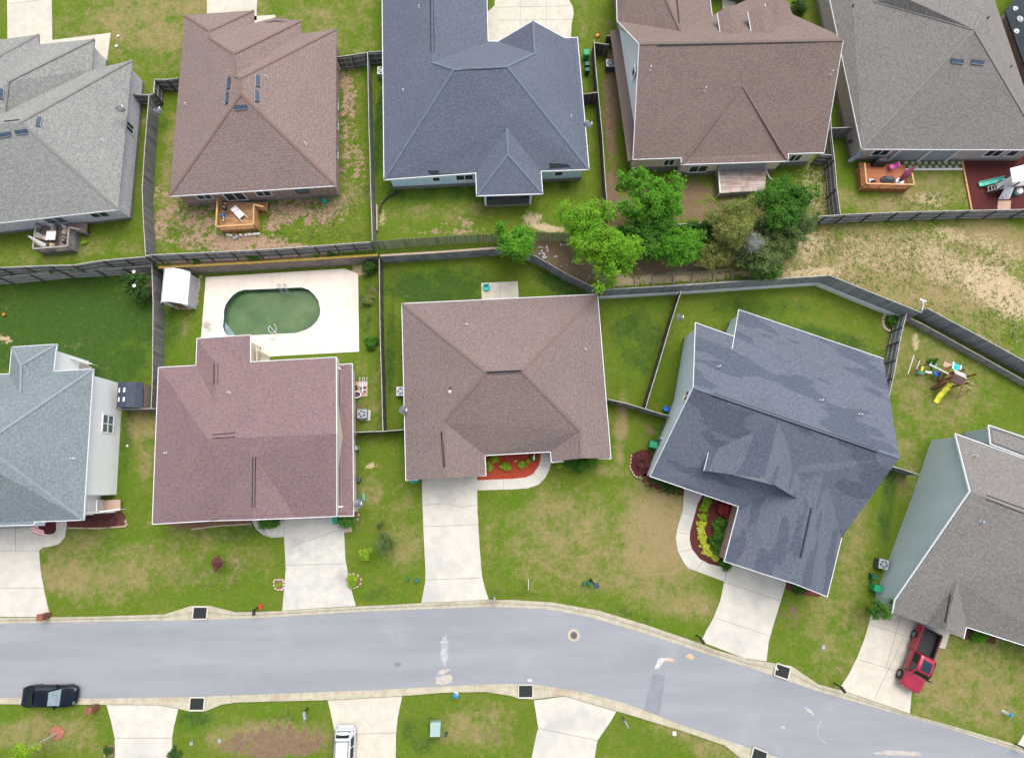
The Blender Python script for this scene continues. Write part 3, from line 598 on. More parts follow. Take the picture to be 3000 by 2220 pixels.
def house(name,label,z0,pitch,V,faces,outline,rmat,wmat,inset=.42,gut=None,caps=(),capmat=None,walls=True,cat='house',gmat='gutter_white',gw=.06,fnd=.35,root=None):
    h=House();h.z0=z0;Ps={}
    for k,(x,y,s) in V.items():
        if isinstance(s,(int,float)):Ps[k]=W(x,y,z0+s)
    for k,(x,y,s) in V.items():
        if isinstance(s,str):
            zs=[]
            pp=pitch
            if ':' in s:s,pp=s.split(':');pp=float(pp)
            for e in s.split('|'):
                a,b=e.split('-');zs.append(plane_z(x,y,Ps[a],Ps[b],pp))
            Ps[k]=W(x,y,sum(zs)/len(zs))
    h.P=Ps
    if root is None:
        c=sum((Ps[k] for k in outline),Vector())/len(outline);root=thing(name,label,cat,(c.x,c.y,z0))
    h.root=root
    h.roof=roof_mesh(Ps,faces,M[rmat],'roof',root)
    o=h.roof.data;h.bvh=BVHTree.FromPolygons([v.co for v in o.vertices],[tuple(p.vertices) for p in o.polygons])
    pts=[Ps[k] for k in outline];n=len(pts);num=[isinstance(V[k][2],(int,float)) for k in outline]
    h.wseg=[]
    if walls:
        ins,s=inset_poly(pts,inset);mb=MB();mf=MB()
        tops=[pts[i].z+(.1 if num[i] else -.14) for i in range(n)]
        for i in range(n):
            j=(i+1)%n;a,b=ins[i],ins[j];q=[(a.x,a.y,z0),(b.x,b.y,z0),(b.x,b.y,tops[j]),(a.x,a.y,tops[i])]
            mb.add(q,[(0,1,2,3) if s>0 else (3,2,1,0)]);h.wseg.append((a,b,s))
            d=(b-a).normalized();nn=Vector((d.y,-d.x))*s
            if fnd:mf.hexa([(a.x-nn.x*.05,a.y-nn.y*.05,z0-.05),(b.x-nn.x*.05,b.y-nn.y*.05,z0-.05),(b.x+nn.x*.03,b.y+nn.y*.03,z0-.05),(a.x+nn.x*.03,a.y+nn.y*.03,z0-.05)]+[(a.x-nn.x*.05,a.y-nn.y*.05,z0+fnd),(b.x-nn.x*.05,b.y-nn.y*.05,z0+fnd),(b.x+nn.x*.03,b.y+nn.y*.03,z0+fnd),(a.x+nn.x*.03,a.y+nn.y*.03,z0+fnd)])
        mb.build('wall',M[wmat],root)
        if fnd:mf.build('foundation',M['foundation'],root)
    if gut!=[]:
        mb=MB();_,s=inset_poly(pts,.01)
        for i in range(n):
            j=(i+1)%n;ks=(outline[i],outline[j])
            if gut is not None and ks not in gut and ks[::-1] not in gut:continue
            a,b=pts[i],pts[j];d=(b-a).xy.normalized();nn=Vector((d.y,-d.x,0))*s*(gw/2+.003);e=Vector((d.x,d.y,0))*gw*.5
            mb.bar(a+nn-e-Vector((0,0,.07)),b+nn+e-Vector((0,0,.07)),gw,.15)
        mb.build('gutter',M[gmat],root)
    for a,b in caps:
        mb=MB();mb.bar(Ps[a]+Vector((0,0,.012)),Ps[b]+Vector((0,0,.012)),.24,.03);mb.build('ridge_cap',M[capmat],root)
    return h
def rhit(h,px,py):
    d=ray(px,py).normalized();l,nn,i,ds=h.bvh.ray_cast(CAMP,d)
    if l is None:
        l,nn,i,ds=h.bvh.find_nearest(W(px,py,h.z0+5))
    return l,(nn if nn.z>0 else -nn)
def ridge_vent(h,a,b,wd=.2,mt='black',ht=.06):
    p,n1=rhit(h,*a);q,n2=rhit(h,*b);mb=MB();mb.bar(p+n1*ht/2,q+n1*ht/2,wd,ht,n1);mb.build('ridge_vent',M[mt],h.roof)
def box_vent(h,a,b,wd=.36,mt='sky_glass'):
    p,n1=rhit(h,*a);q,n2=rhit(h,*b);mb=MB();mb.bar(p+n1*.05,q+n1*.05,wd,.09,n1);o=mb.build('skylight',M['darkgrey'],h.roof)
    mb=MB();mb.bar(p+n1*.105,q+n1*.105,wd*.85,.02,n1);mb.build('skylight_pane',M[mt],h.roof)
    mb=MB();d=(q-p).normalized();sd_=n1.cross(d)*(wd/2+.015);sd_=sd_ if sd_.y<0 else -sd_
    mb.bar(p+sd_+n1*.06,q+sd_+n1*.06,.03,.12,n1);mb.build('skylight_rim',M['ac_grey'],h.roof)
def vent_pipe(h,*pts,ht=.35,r=.06,mt='pipe_white'):
    for px,py in pts:
        p,nn=rhit(h,px,py);mb=MB();mb.tube(p-Vector((0,0,.05)),p+Vector((0,0,ht)),r,8);mb.tube(p,p+Vector((0,0,.06)),r*2.0,8,r*1.3);mb.build('vent_pipe',M[mt],h.roof)
def patch(h,poly,col,off=.02,parent=None):
    mb=MB();ps=[]
    for x,y in poly:
        p,nn=rhit(h,x,y);ps.append(p+nn*off)
    mb.add(ps,[tuple(range(len(ps)))]);o=mb.build('shingle_patch',M[col],h.roof)
    if o.data.polygons[0].normal.z<0:o.data.flip_normals()
    return o
def wall_hit(h,px,py):
    d=ray(px,py);best=None
    for a,b,s in h.wseg:
        e=(b-a).to_3d();nn=Vector((e.y,-e.x,0)).normalized()*s
        if nn.dot(d)>=0:continue
        t_=nn.dot(Vector((a.x,a.y,0))-CAMP)/nn.dot(d);p=CAMP+d*t_;u=(p-Vector((a.x,a.y,p.z))).dot(e.normalized())
        if -.1<=u<=e.length+.1 and h.z0-.4<p.z<h.z0+8:
            if best is None or t_<best[0]:best=(t_,p,e.normalized(),nn)
    return best
def window(h,px,py,w_=1.0,ht=1.1,panes=2,name='window',z=None,frame='white',glass='glass'):
    r=wall_hit(h,px,py)
    if r is None:print('no wall',px,py);return
    _,p,e,nn=r
    if z is not None:p=Vector((p.x,p.y,h.z0+z))
    mb=MB();U=Vector((0,0,1))
    for s in (-1,1):
        mb.bar(p+e*s*w_/2-U*(ht/2+.05)+nn*.03,p+e*s*w_/2+U*(ht/2+.05)+nn*.03,.14,.07,nn)
        mb.bar(p-e*(w_/2-.05)+U*s*ht/2+nn*.03,p+e*(w_/2-.05)+U*s*ht/2+nn*.03,.14,.068,U)
    for i in range(1,panes):
        x=-w_/2+w_*i/panes;mb.bar(p+e*x-U*(ht/2-.05)+nn*.03,p+e*x+U*(ht/2-.05)+nn*.03,.09,.066,nn)
    o=mb.build(name,M[frame],h.root);mb=MB()
    mb.bar(p-e*w_/2+nn*.015,p+e*w_/2+nn*.015,.03,ht,U);mb.build('pane',M[glass],o)
# --- grey roof, upper left corner (runs out of the frame)
h1=house('brick_house','brick house in the corner with mottled grey hip roof and deck with square white table',ZT,.5,{
 'BR':(346,614,2.8),'TR':(388,176,2.8),'n3':(269,205,2.8),'w2r':(277,114,2.8),'n2':(114,131,2.8),'w1r':(114,101,2.8),'w1l':(-130,135,2.8),'BL':(-330,690,2.8),'TL':(-350,150,2.8),
 'P':(60,358,'TR-BR|BL-BR'),'Q':(-140,372,'BL-BR'),'V':(14,330,'n3-w2r:.5'),'W2':(24,239,'n2-w2r'),'V2':(-60,235,3.9),'W1':(-55,195,3.9),'W0':(-190,240,4.0)},
 [('TR','BR','P'),('n3','TR','P','V'),('w2r','n3','V','W2'),('n2','w2r','W2','V2'),('w1r','n2','V2','W1'),('w1l','w1r','W1'),('BR','BL','Q','P'),('P','Q','W0','V2','W2','V'),('V2','W0','w1l','W1'),('BL','TL','W0','Q'),('TL','w1l','W0')],
 ['BR','TR','n3','w2r','n2','w1r','w1l','TL','BL'],'rf_grey1','brick_grey',gut=[('BR','BL')],gw=.05,caps=[('TR','P'),('P','BR'),('w2r','W2'),('w1r','W1'),('W2','V')],capmat='cap_grey')
for a,b in (((5,262),(1,290)),((117,344),(111,372)),((-2,398),(33,392)),((46,389),(81,385))): box_vent(h1,a,b)
ridge_vent(h1,(13,357),(56,352),.12)
vent_pipe(h1,(303,415)); 
window(h1,290,627,1.7,1.1,2,frame='pipe_white');window(h1,155,640,1.9,2.0,2,'patio_door',frame='pipe_white',glass='glasslight');window(h1,378,373,1.0,1.4,2,frame='pipe_white')
# --- brown hip roof with orange ridge tiles
h2=house('brick_house','brown brick house with many-hipped brown roof, orange ridge caps and five skylights',ZT,.5,{
 'TL':(541,45,2.8),'a':(744,31,2.8),'a2':(744,68,2.8),'b0':(806,52,2.8),'b':(881,62,2.8),'b2':(881,100,2.8),'c':(985,86,2.8),'BR':(984,544,2.8),'BL':(496,575,2.8),
 'W1':(613,91,'TL-BL|TL-a'),'X1':(615,112,'TL-BL'),'W2':(685,158,'TL-BL'),'X2':(687,222,'TL-BL:.48'),'P1':(703,230,'c-BR'),'P2':(706,276,'BR-c|BL-BR')},
 [('TL','a','W1'),('a','a2','X1','W1'),('a2','b0','b','W2','X1'),('b','b2','X2','W2'),('b2','c','P1','X2'),('c','BR','P2','P1'),('BR','BL','P2'),('BL','TL','W1','X1','W2','X2','P1','P2')],
 ['TL','a','a2','b0','b','b2','c','BR','BL'],'rf_brown','brick_brown',gut=[('BR','BL')],gw=.055,
 caps=[('TL','W1'),('a','W1'),('W1','X1'),('X1','W2'),('b','W2'),('W2','X2'),('c','P1'),('X2','P1'),('P1','P2'),('P2','BR'),('P2','BL')],capmat='cap_orange')
for a,b in (((672,228),(670,262)),((668,272),(665,306)),((754,222),(755,256)),((752,266),(753,300)),((688,316),(725,314))): box_vent(h2,a,b)
vent_pipe(h2,(546,308),(782,228),(896,423))
window(h2,598,575,1.5,1.0,2,frame='pipe_white');window(h2,686,572,2.0,1.9,2,'patio_door',frame='pipe_white');window(h2,772,566,1.5,1.0,2,frame='pipe_white');window(h2,885,559,1.1,.8,1,frame='darkgrey',glass='glasslight')
window(h2,985,302,.9,1.2,2,frame='pipe_white');window(h2,985,362,.9,1.2,2,frame='pipe_white');window(h2,984,446,.9,1.2,2,frame='pipe_white')
# --- slate blue roof
h3=house('sided_house','light blue sided house with slate blue roof and screened rear porch',ZT,.5,{
 'tl':(1119,-140,2.8),'BL':(1126,526,2.8),'s1':(1287,514,2.8),'s2':(1288,510,2.8),'p1':(1395,506,2.8),'pl':(1397,573,2.8),'pr':(1589,567,2.8),'p2':(1584,501,2.8),'s3':(1607,499,2.8),'BR':(1725,496,2.8),
 'R':(1691,111,2.8),'g2':(1653,113,2.8),'G':(1562,62,'R-BR'),'g1':(1461,123,2.8),'c':(1429,122,2.8),'ct':(1422,-140,2.8),
 'r0':(1266,-150,'tl-BL'),'r1':(1266,183,'tl-BL'),'P1':(1330,204,'BL-BR'),'P2':(1486,195,'BL-BR|R-BR'),'G2':(1567,157,'R-BR'),'v':(1486,376,'BL-BR'),'q':(1488,452,4.25)},
 [('tl','BL','P1','r1','r0'),('r0','r1','c','ct'),('r1','P1','P2','G2','g1','c'),('g1','G','G2'),('G','g2','R','BR','P2','G2'),
  ('BL','s1','s2','p1','v','p2','s3','BR','P2','P1'),('p1','pl','q','v'),('pl','pr','q'),('pr','p2','v','q')],
 ['tl','BL','p1','pl','pr','p2','BR','R','g2','G','g1','c','ct'],'rf_slate','siding_blue',inset=.45,gw=.075,
 caps=[('r1','P1'),('P1','BL'),('P1','P2'),('P2','BR'),('P2','G2'),('G','G2'),('v','q'),('q','pl'),('q','pr')],capmat='cap_slate',walls=False)
# body walls follow the main body only, the rear wing is an open porch
def extra_walls(h,keys,wmat,inset,top=None,fnd=.35):
    pts=[h.P[k] for k in keys];ins,s=inset_poly(pts,inset);mb=MB();mf=MB()
    for i in range(len(pts)):
        j=(i+1)%len(pts);a,b=ins[i],ins[j];za=pts[i].z+.1 if top is None else top;zb=pts[j].z+.1 if top is None else top
        mb.add([(a.x,a.y,h.z0),(b.x,b.y,h.z0),(b.x,b.y,zb),(a.x,a.y,za)],[(0,1,2,3) if s>0 else (3,2,1,0)]);h.wseg.append((a,b,s))
        d=(b-a).normalized();nn=Vector((d.y,-d.x,0))*s*.03
        if fnd:mf.bar(Vector((a.x,a.y,h.z0+fnd/2))+nn*.5,Vector((b.x,b.y,h.z0+fnd/2))+nn*.5,.05,fnd)
    mb.build('wall',M[wmat],h.root)
    if fnd:mf.build('foundation',M['foundation'],h.root)
extra_walls(h3,['tl','BL','BR','R','g1','c','ct'],'siding_blue',.45,ZT+2.85,.55)
h3.P['tl2']=h3.P['tl']
for a,b in (((1260,-140),(1263,153)),((1268,-140),(1272,153))): ridge_vent(h3,a,b,.05)
ridge_vent(h3,(1352,205),(1474,200),.1)
vent_pipe(h3,(1228,24),(1182,268),(1673,344))
patch(h3,[(1251,500),(1286,500),(1287,512),(1262,513)],'rf_black');patch(h3,[(1609,478),(1664,481),(1672,490),(1609,494)],'rf_black')
window(h3,1278,524,.8,.8,1);window(h3,1361,519,1.8,1.0,2);window(h3,1637,508,.9,.8,1)
P0=[W(1420,592,ZT+.6),W(1556,588,ZT+.6)]
mb=MB()
for px,py in ((1421,570),(1556,565),(1421,510),(1556,508)):
    p=W(px,py,ZT+2.7);mb.box((p.x,p.y,ZT+1.6),(.22,.22,2.2))
mb.build('porch_post',M['siding_blue'],h3.root)
mb=MB();a=W(1421,570,ZT+2.7);b=W(1556,565,ZT+2.7);c=W(1556,508,ZT+2.7);d=W(1421,510,ZT+2.7)
mb.prism([a[:2],b[:2],c[:2],d[:2]],ZT,ZT+.55);mb.build('porch_floor',M['deck_grey'],h3.root)
mb=MB()
for p,q in ((a,b),(b,c),(a,d)):
    for z in (.62,1.45):mb.bar((p.x,p.y,ZT+z),(q.x,q.y,ZT+z),.06,.1)
    mb.bar((p.x,p.y,ZT+1.0),(q.x,q.y,ZT+1.0),.03,.8)
mb.build('porch_railing',M['darkgrey'],h3.root)
# --- brown storey-and-a-half with dormers
h4=house('sided_house','beige sided house with steep brown gable roof, three dormers and weathered rear deck',ZT,.5,{
 'el':(1855,467,2.9),'e1':(1996,462,2.9),'b1':(1997,482,2.75),'b2':(2309,472,2.75),'e2':(2309,450,2.9),'er':(2414,447,2.9),
 'rl':(1873,129,'el-e1'),'rr':(2470,118,'el-e1'),'v':(2175,249,'el-e1'),'bl':(1811,66,4.1),'br':(2440,96,6.6),'bt':(2324,44,4.9),'tr':(2275,-40,2.9),'tl':(2072,47,3.4),
 'gl':(1804,-110,3.4),'gt':(1903,-110,6.3),'gv':(1994,92,6.1),'gr':(2066,-110,3.4),'g0':(1809,62,3.9),'gx':(2086,47,3.6)},
 [('el','e1','v','e2','er','rr','rl'),('e1','b1','b2','e2','v'),('rl','rr','br','bt','tr','gx','gv','g0'),('g0','gv','gt','gl'),('gv','gx','gr','gt')],
 ['el','e1','b1','b2','e2','er','rr','br','bt','tr','gx','gr','gt','gl','g0','rl'],'rf_brown4','siding_beige',inset=.3,gut=[('el','e1'),('e1','b1'),('b1','b2'),('b2','e2'),('e2','er'),('el','rl'),('rl','g0'),('gx','gr'),('rr','er'),('gl','g0')],
 caps=[('rl','rr'),('v','b1'),('v','b2'),('gt','gv')],capmat='cap_tan',walls=False,fnd=.5)
p4={k:h4.P[k] for k in h4.P}
extra_walls(h4,['el','e1','b1','b2','e2','er','tr','gr','gl'],'siding_beige',.35,ZT+2.85,.75)
# gable end wall with the skirt roof below it
a,b,c=p4['el'],p4['rl'],p4['g0']
ex=Vector((.28,0,0));mb=MB()
base=[a+ex*2.2,b+ex*1.3,c+ex*1.3]
mb.add([(base[0].x,base[0].y,a.z-.1),(base[2].x,base[2].y,ZT+2.9),(base[2].x,base[2].y,c.z-.12),(base[1].x,base[1].y,b.z-.15),(base[0].x,base[0].y,a.z)],[(0,1,2,3,4),(4,3,2,1,0)])
mb.build('gable_wall',M['siding_pale'],h4.root);h4.wseg.append((base[0].xy,base[2].xy,1 if True else -1))
mb=MB();f_=Vector((-.45,0,0));mb.hexa([(a.x+f_.x,a.y,ZT+2.45),(a.x+.6,a.y,ZT+2.7),(c.x+.6,c.y,ZT+2.7),(c.x+f_.x*1.2,c.y,ZT+2.45),(a.x+f_.x,a.y,ZT+2.55),(a.x+.6,a.y,ZT+2.95),(c.x+.6,c.y,ZT+2.95),(c.x+f_.x*1.2,c.y,ZT+2.55)])
mb.build('skirt_roof',M['rf_brown4'],h4.root)
ridge_vent(h4,(1926,134),(2393,123),.1);ridge_vent(h4,(1977,-60),(1989,68),.12)
vent_pipe(h4,(1904,207),(2064,268),(2432,219),ht=.6)
window(h4,1960,475,1.1,1.1,2);window(h4,2046,494,1.9,1.2,2);window(h4,2330,462,1.2,1.2,2);window(h4,1857,213,.9,1.3,1);window(h4,1839,350,.8,1.3,1)
def dormer(h,e,f,l,lf,wall=None):
    # e ridge end that dies in the roof, f ridge front end, l/lf left eave back and front
    pe,_=rhit(h,*e);z=pe.z-.02
    pf=W(*f,z);pl,_=rhit(h,*l);zl=pl.z;plf=W(*lf,zl)
    d=(pf-pe).normalized();pf=pe+d*(pf-pe).length;plf=pl+d*max((plf-pl).dot(d),.6)
    r=Vector((d.y,-d.x,0));off=(pl-pe).dot(r);pr=pl-r*2*off;prf=plf-r*2*off
    mb=MB();mb.add([pl,pe,pf,plf,pr,prf],[(0,1,2,3),(1,4,5,2)]);mb.add([v-Vector((0,0,.1)) for v in (pl,pe,pf,plf,pr,prf)],[(3,2,1,0),(2,5,4,1)])
    o=mb.build('dormer',[bpy.data.materials[h.roof.data.materials[0].name]],h.root);uv=o.data.uv_layers.new()
    for p_ in o.data.polygons:
        nn=p_.normal if p_.normal.z>0 else -p_.normal;u=Vector((0,0,1)).cross(nn).normalized();v=nn.cross(u)
        for li in p_.loop_indices:
            co=o.data.vertices[o.data.loops[li].vertex_index].co;uv.data[li].uv=(co.dot(u),co.dot(v))
    o.data.update()
    mb=MB();q=-d*min(.5,(plf-pl).length*.35);i_=r*.12*(1 if off<0 else -1)
    a_,b_,c_=plf+q+i_,pf+q,prf+q-i_;dn=Vector((0,0,-1.9))
    mb.add([a_,b_-Vector((0,0,.12)),c_,c_+dn,a_+dn],[(0,1,2,3,4),(4,3,2,1,0)])
    for s1,s2 in ((pl+i_,plf+i_+q),(pr-i_,prf-i_+q)):
        mb.add([s1,s2,s2+dn,s1+dn*.2],[(0,1,2,3),(3,2,1,0)])
    mb.build('dormer_wall',M['siding_pale'],o)
    mb=MB();mb.bar(pl-Vector((0,0,.05)),plf-Vector((0,0,.05)),.07,.1);mb.build('dormer_trim',M['dish'],o)
    return o
dormer(h4,(2148,101),(2135,15),(2110,94),(2100,38));dormer(h4,(2244,99),(2229,13),(2201,92),(2190,34));dormer(h4,(2291,76),(2277,-8),(2252,72),(2243,10))
# --- grey brown roof, upper right
h5=house('brick_house','pinkish grey brick house with broad grey-brown hip roof beside the orange deck',ZT,.5,{
 'tl':(2402,-140,2.8),'BL':(2525,437,2.8),'BR':(3062,439,2.8),'R':(2860,-160,2.8),'P':(2855,87,'tl-BL|BL-BR'),'A':(2561,4,'tl-BL'),'T1':(2500,-60,'tl-BL'),'T0':(2490,-150,4.4),
 'K':(2881,26,7.6),'K1':(2660,-2,6.2),'K0':(2650,-120,5.4),'K2':(2868,-120,5.2)},
 [('tl','BL','P','A','T1','T0'),('BL','BR','P'),('BR','R','K2','K','P'),('A','P','K','K1','K0','T1'),('K1','K','K2','K0'),('T0','T1','K0')],
 ['tl','BL','BR','R','K2','K0','T0'],'rf_greybrown','brick_pink',inset=.45,gut=[('tl','BL'),('BL','BR')],gw=.05,caps=[('BL','P'),('P','BR'),('A','P'),('P','K')],capmat='cap_grey')
for a,b in (((2786,178),(2822,182)),((2845,181),(2882,185))): box_vent(h5,a,b)
vent_pipe(h5,(2499,18),(2893,54),(2960,197),ht=.25,mt='black')
window(h5,2582,445,1.7,1.2,2);window(h5,2912,448,1.7,1.2,2)
mb=MB();r=wall_hit(h5,2700,452);
if r:
    _,p,e,nn=r;U_=Vector((0,0,1))
    mb.bar(Vector((p.x,p.y,ZT+1.35))-e*2.9+nn*.02,Vector((p.x,p.y,ZT+1.35))+e*3.2+nn*.02,.06,2.3);mb.build('porch_recess',M['ac_grey'],h5.root)
    mb=MB();
    for k in (-2.9,.3,3.2):
        q=Vector((p.x,p.y,ZT))+e*k+nn*.12;mb.bar(q,q+U_*2.7,.2,.2,nn)
    mb.build('porch_post',M['offwhite'],h5.root)
# --- neighbour at the very corner
h11=house('dark_roofed_building','dark flat-looking roof with pale vents in the uppermost corner of the photo',ZT,.12,{'a':(2945,34,2.6),'b':(3085,420,2.6),'c':(3260,300,2.6),'d':(3100,-170,2.6),'r1':(3060,30,3.3),'r2':(3160,290,3.3)},
 [('a','b','r2','r1'),('b','c','r2'),('c','d','r1','r2'),('d','a','r1')],['a','b','c','d'],'rf_black','brick_brown',inset=.5,gut=[],cat='building')
vent_pipe(h11,(2976,26),(2979,92),ht=.12,r=.16,mt='pipe_white');vent_pipe(h11,(2990,56),ht=.1,r=.2,mt='ac_grey')
# --- reddish house by the pool
h6=house('sided_house','cream house by the pool with a broad reddish brown roof and narrow lower roof strip',0,.4,{
 'TL':(465,1077,3.4),'w0':(575,1071,3.4),'w1':(578,992,3.4),'w2':(733,982,3.4),'w3':(733,1061,3.4),'TR':(984,1047,3.4),'BR':(985,1511,3.4),'BL':(447,1534,3.4),
 'P':(607,1285,'TL-BL|BL-BR'),'PR':(985,1270,'BL-BR'),'u':(655,1040,4.35),'ud':(634,1190,'TL-TR'),'uu':(633,1066,4.35),'g':(744,1335,'BL-BR'),'ge':(743,1521,4.9),'f1':(620,1524,3.4),'f2':(868,1516,3.4)},
 [('TL','BL','P'),('BL','f1','g','f2','BR','PR','P'),('f1','ge','g'),('ge','f2','g'),('TL','P','PR','TR','w3','ud','w0'),('w0','w1','uu','ud'),('w1','w2','uu'),('w2','w3','ud','uu')],
 ['TL','w0','w1','w2','w3','TR','PR','BR','f2','ge','f1','BL'],'rf_pink','cream',inset=.35,gw=.065)
for a,b in (((628,1065),(627,1127)),((638,1065),(638,1127)),((623,1273),(690,1268)),((623,1284),(689,1280)),((741,1338),(739,1486)),((749,1338),(747,1486))): ridge_vent(h6,a,b,.05)
vent_pipe(h6,(672,1151),(487,1327))
mb=MB();mb.bar(W(616,1512,3.75),W(816,1504,3.75),.5,.02);mb.build('shingle_patch',M['rf_pink'],h6.roof)
V6={'a':(990,1069,3.0),'b':(1031,1066,2.55),'c':(1035,1510,2.55),'d':(990,1511,3.0)}
hx=house('x','x',0,.2,V6,[('a','b','c','d')],['a','b','c','d'],'rf_pink','cream',inset=.28,gw=.065,root=h6.root)
mb=MB();a=W(991,1052,2.9);b=W(992,1500,2.9);mb.bar((a.x,a.y,3.1),(b.x,b.y,3.1),.1,.7);mb.build('upper_wall',M['cream'],h6.root)
mb=MB();a=W(991,1484,3.02);mb.bar(a,a+Vector((.42,0,-.05)),.1,.1);a=W(990,1075,3.02);mb.bar(a,a+Vector((.3,-.25,-.03)),.09,.09);mb.pipe([W(988,1240,3.15),W(991,1275,3.1)],.05);mb.build('downspout',M['white'],h6.root)
# --- blue grey house lower left
h7=house('sided_house','tall white sided house with smooth blue-grey hip roof beside the dark-roofed shed',0,.5,{
 'BR':(244,1522,5.0),'n':(99,1527,5.0),'n2':(99,1536,5.0),'BL':(-420,1550,5.0),'TL':(-380,1105,5.0),'k0':(28,1096,5.0),'k1':(35,1017,5.0),'k2':(165,1009,5.0),'k3':(156,1088,5.0),'TR':(272,1082,5.0),
 'P':(-50,1300,'TR-BR|BR-n'),'PL':(-150,1303,'TR-BR:.48'),'u':(62,1069,5.95),'ud':(60,1152,'k3-TR')},
 [('TR','BR','P'),('BR','n','n2','BL','PL','P'),('TL','k0','ud','k3','TR','P','PL'),('BL','TL','PL'),('k0','k1','u','ud'),('k1','k2','u'),('k2','k3','ud','u')],
 ['TR','BR','n','n2','BL','TL','k0','k1','k2','k3'],'rf_bluegrey','siding_white',inset=.42,gw=.06,walls=False,caps=[('TR','P'),('BR','P'),('k1','u'),('k2','u'),('u','ud')],capmat='cap_bluegrey')
for k_,c_ in (('q1',(246,1463)),('q2',(196,1466)),('q3',(192,1524))):h7.P[k_]=W(*c_,5.0)
extra_walls(h7,['TR','q1','q2','q3','n','BL','TL','k0','k1','k2','k3'],'siding_white',.42,5.1,0)
mb=MB();p=W(241,1517,5.0);mb.bar((p.x-.35,p.y+.4,.1),(p.x-.35,p.y+.4,4.9),.18,.18);mb.build('porch_post',M['white'],h7.root)
vent_pipe(h7,(214,1343));window(h7,335,1245,1.7,1.55,2,z=1.9,glass='glasslight')
mb=MB();r=wall_hit(h7,335,1245)
if r:
    _,p,e,nn=r;mb.bar(Vector((p.x,p.y,1.9))-e*.8+nn*.04,Vector((p.x,p.y,1.9))+e*.8+nn*.04,.08,.09);mb.build('window_bar',M['white'],h7.root)
mb=MB();mb.bar(W(-60,1549,2.2),W(68,1545,2.2),.06,1.6);mb.build('garage_door',M['ac_grey'],h7.root)
# --- central house
h8=house('brick_house','middle house with brown hip roof and a bright red mulch bed at its door',0,.5,{
 'TL':(1178,890,2.8),'TR':(1750,863,2.8),'BR':(1789,1342,2.8),'ke':(1704,1342,'TR-BR'),'kl':(1616,1352,2.8),'n2':(1614,1322,2.8),'n1':(1420,1333,2.8),'gr':(1423,1392,2.8),'ge':(1301,1400,'TL-BL'),'BL':(1190,1406,2.8),
 'R1':(1425,1092,'TL-BL|TL-TR'),'R2':(1528,1087,'TR-BR|TL-TR'),'g':(1300,1235,'TL-BL'),'k':(1700,1262,'TR-BR')},
 [('BL','TL','R1','g','ge'),('TL','TR','R2','R1'),('TR','BR','ke','k','R2'),('R1','R2','k','n2','n1','g'),('g','n1','gr','ge'),('k','ke','kl','n2')],
 ['TL','TR','BR','ke','kl','n2','n1','gr','ge','BL'],'rf_brown8','brick_brown',inset=.42,gut=[('TL','TR'),('TR','BR'),('kl','n2'),('n2','n1'),('n1','gr'),('BL','TL')],gw=.065,
 caps=[('TL','R1'),('TR','R2'),('R1','R2'),('R1','g'),('g','ge'),('R2','k'),('k','ke')],capmat='cap_brown')
ridge_vent(h8,(1425,1092),(1528,1087),.22);ridge_vent(h8,(1295,1265),(1301,1368),.22)
vent_pipe(h8,(1367,951),(1715,1024));vent_pipe(h8,(1319,1148),ht=.25,r=.1);vent_pipe(h8,(1319,1136),ht=.4,r=.05,mt='black')
mb=MB()
for a,b in (((1387,1394),(1423,1392)),((1190,1406),(1226,1404)),((1616,1353),(1651,1351)),((1753,1343),(1789,1342))):
    mb.bar(W(*a,2.72),W(*b,2.72),.14,.14)
mb.build('eave_return',M['white'],h8.root)
# --- dark slate house, turned
h9=house('sided_house','pale sided house turned to the bend with a dark slate patchwork roof and white gutters',0,.5,{
 'B1':(2165,908,2.9),'B2':(2588,1051,2.9),'n1':(2146,1022,'B1-B2:.46'),'n0':(2150,986,'B1-B2:.46'),'A1':(2038,946,'B1-B2:.46'),
 'RL':(2032,1134,'F1-F2:.54'),'RR':(2635,1340,'F1-F2:.54'),'F1':(1905,1394,2.9),'F2':(2165,1483,2.9),'G1':(2123,1643,2.9),'G2':(2423,1746,2.9),'H2':(2465,1575,2.9),'ge':(2332,1710,'F2-G1:.55'),'g':(2415,1382,'F2-G1:.55'),'gx':(2420,1520,3.5)},
 [('A1','n0','n1','B1','B2','RR','RL'),('RL','RR','H2','g','F2','F1'),('F2','g','ge','G1'),('g','H2','G2','ge')],
 ['A1','n0','n1','B1','B2','RR','H2','G2','ge','G1','F2','F1','RL'],'rf_dark','siding_ice',inset=.25,gut=[('A1','n0'),('B1','B2'),('n1','B1'),('F1','F2'),('F2','G1'),('G1','ge'),('ge','G2'),('G2','H2'),('F1','RL'),('RL','A1')],gw=.06,gmat='gutter_white',
 caps=[('RL','RR')],capmat='cap_slate')
for a,b in (((2088,1152),(2572,1318)),((2086,1159),(2570,1325))): ridge_vent(h9,a,b,.06)
for a_,b_ in (('F2','G1'),('F1','F2'),('G1','G2')):
    i_=[k for k in range(len(h9.wseg)) if 1][0]
    ks=['A1','n0','n1','B1','B2','RR','H2','G2','ge','G1','F2','F1','RL'];mb=MB()
    for i_,(p_,q_,s_) in enumerate(h9.wseg):
        k1,k2=ks[i_],ks[(i_+1)%len(ks)]
        if {k1,k2} in ({a_,b_},):
            e_=(q_-p_).normalized();n_=Vector((e_.y,-e_.x))*s_*.03;mb.bar((p_.x+n_.x,p_.y+n_.y,1.45),(q_.x+n_.x,q_.y+n_.y,1.45),.05,2.9);mb.build('brick_front',M['brick_brown'],h9.root)
vent_pipe(h9,(2404,1173),(2518,1214),(2105,1074),ht=.45)
window(h9,2012,1160,1.0,1.3,2,glass='glass')
dormer(h9,(2279,1233),(2240,1402),(2076,1325),(2060,1378))
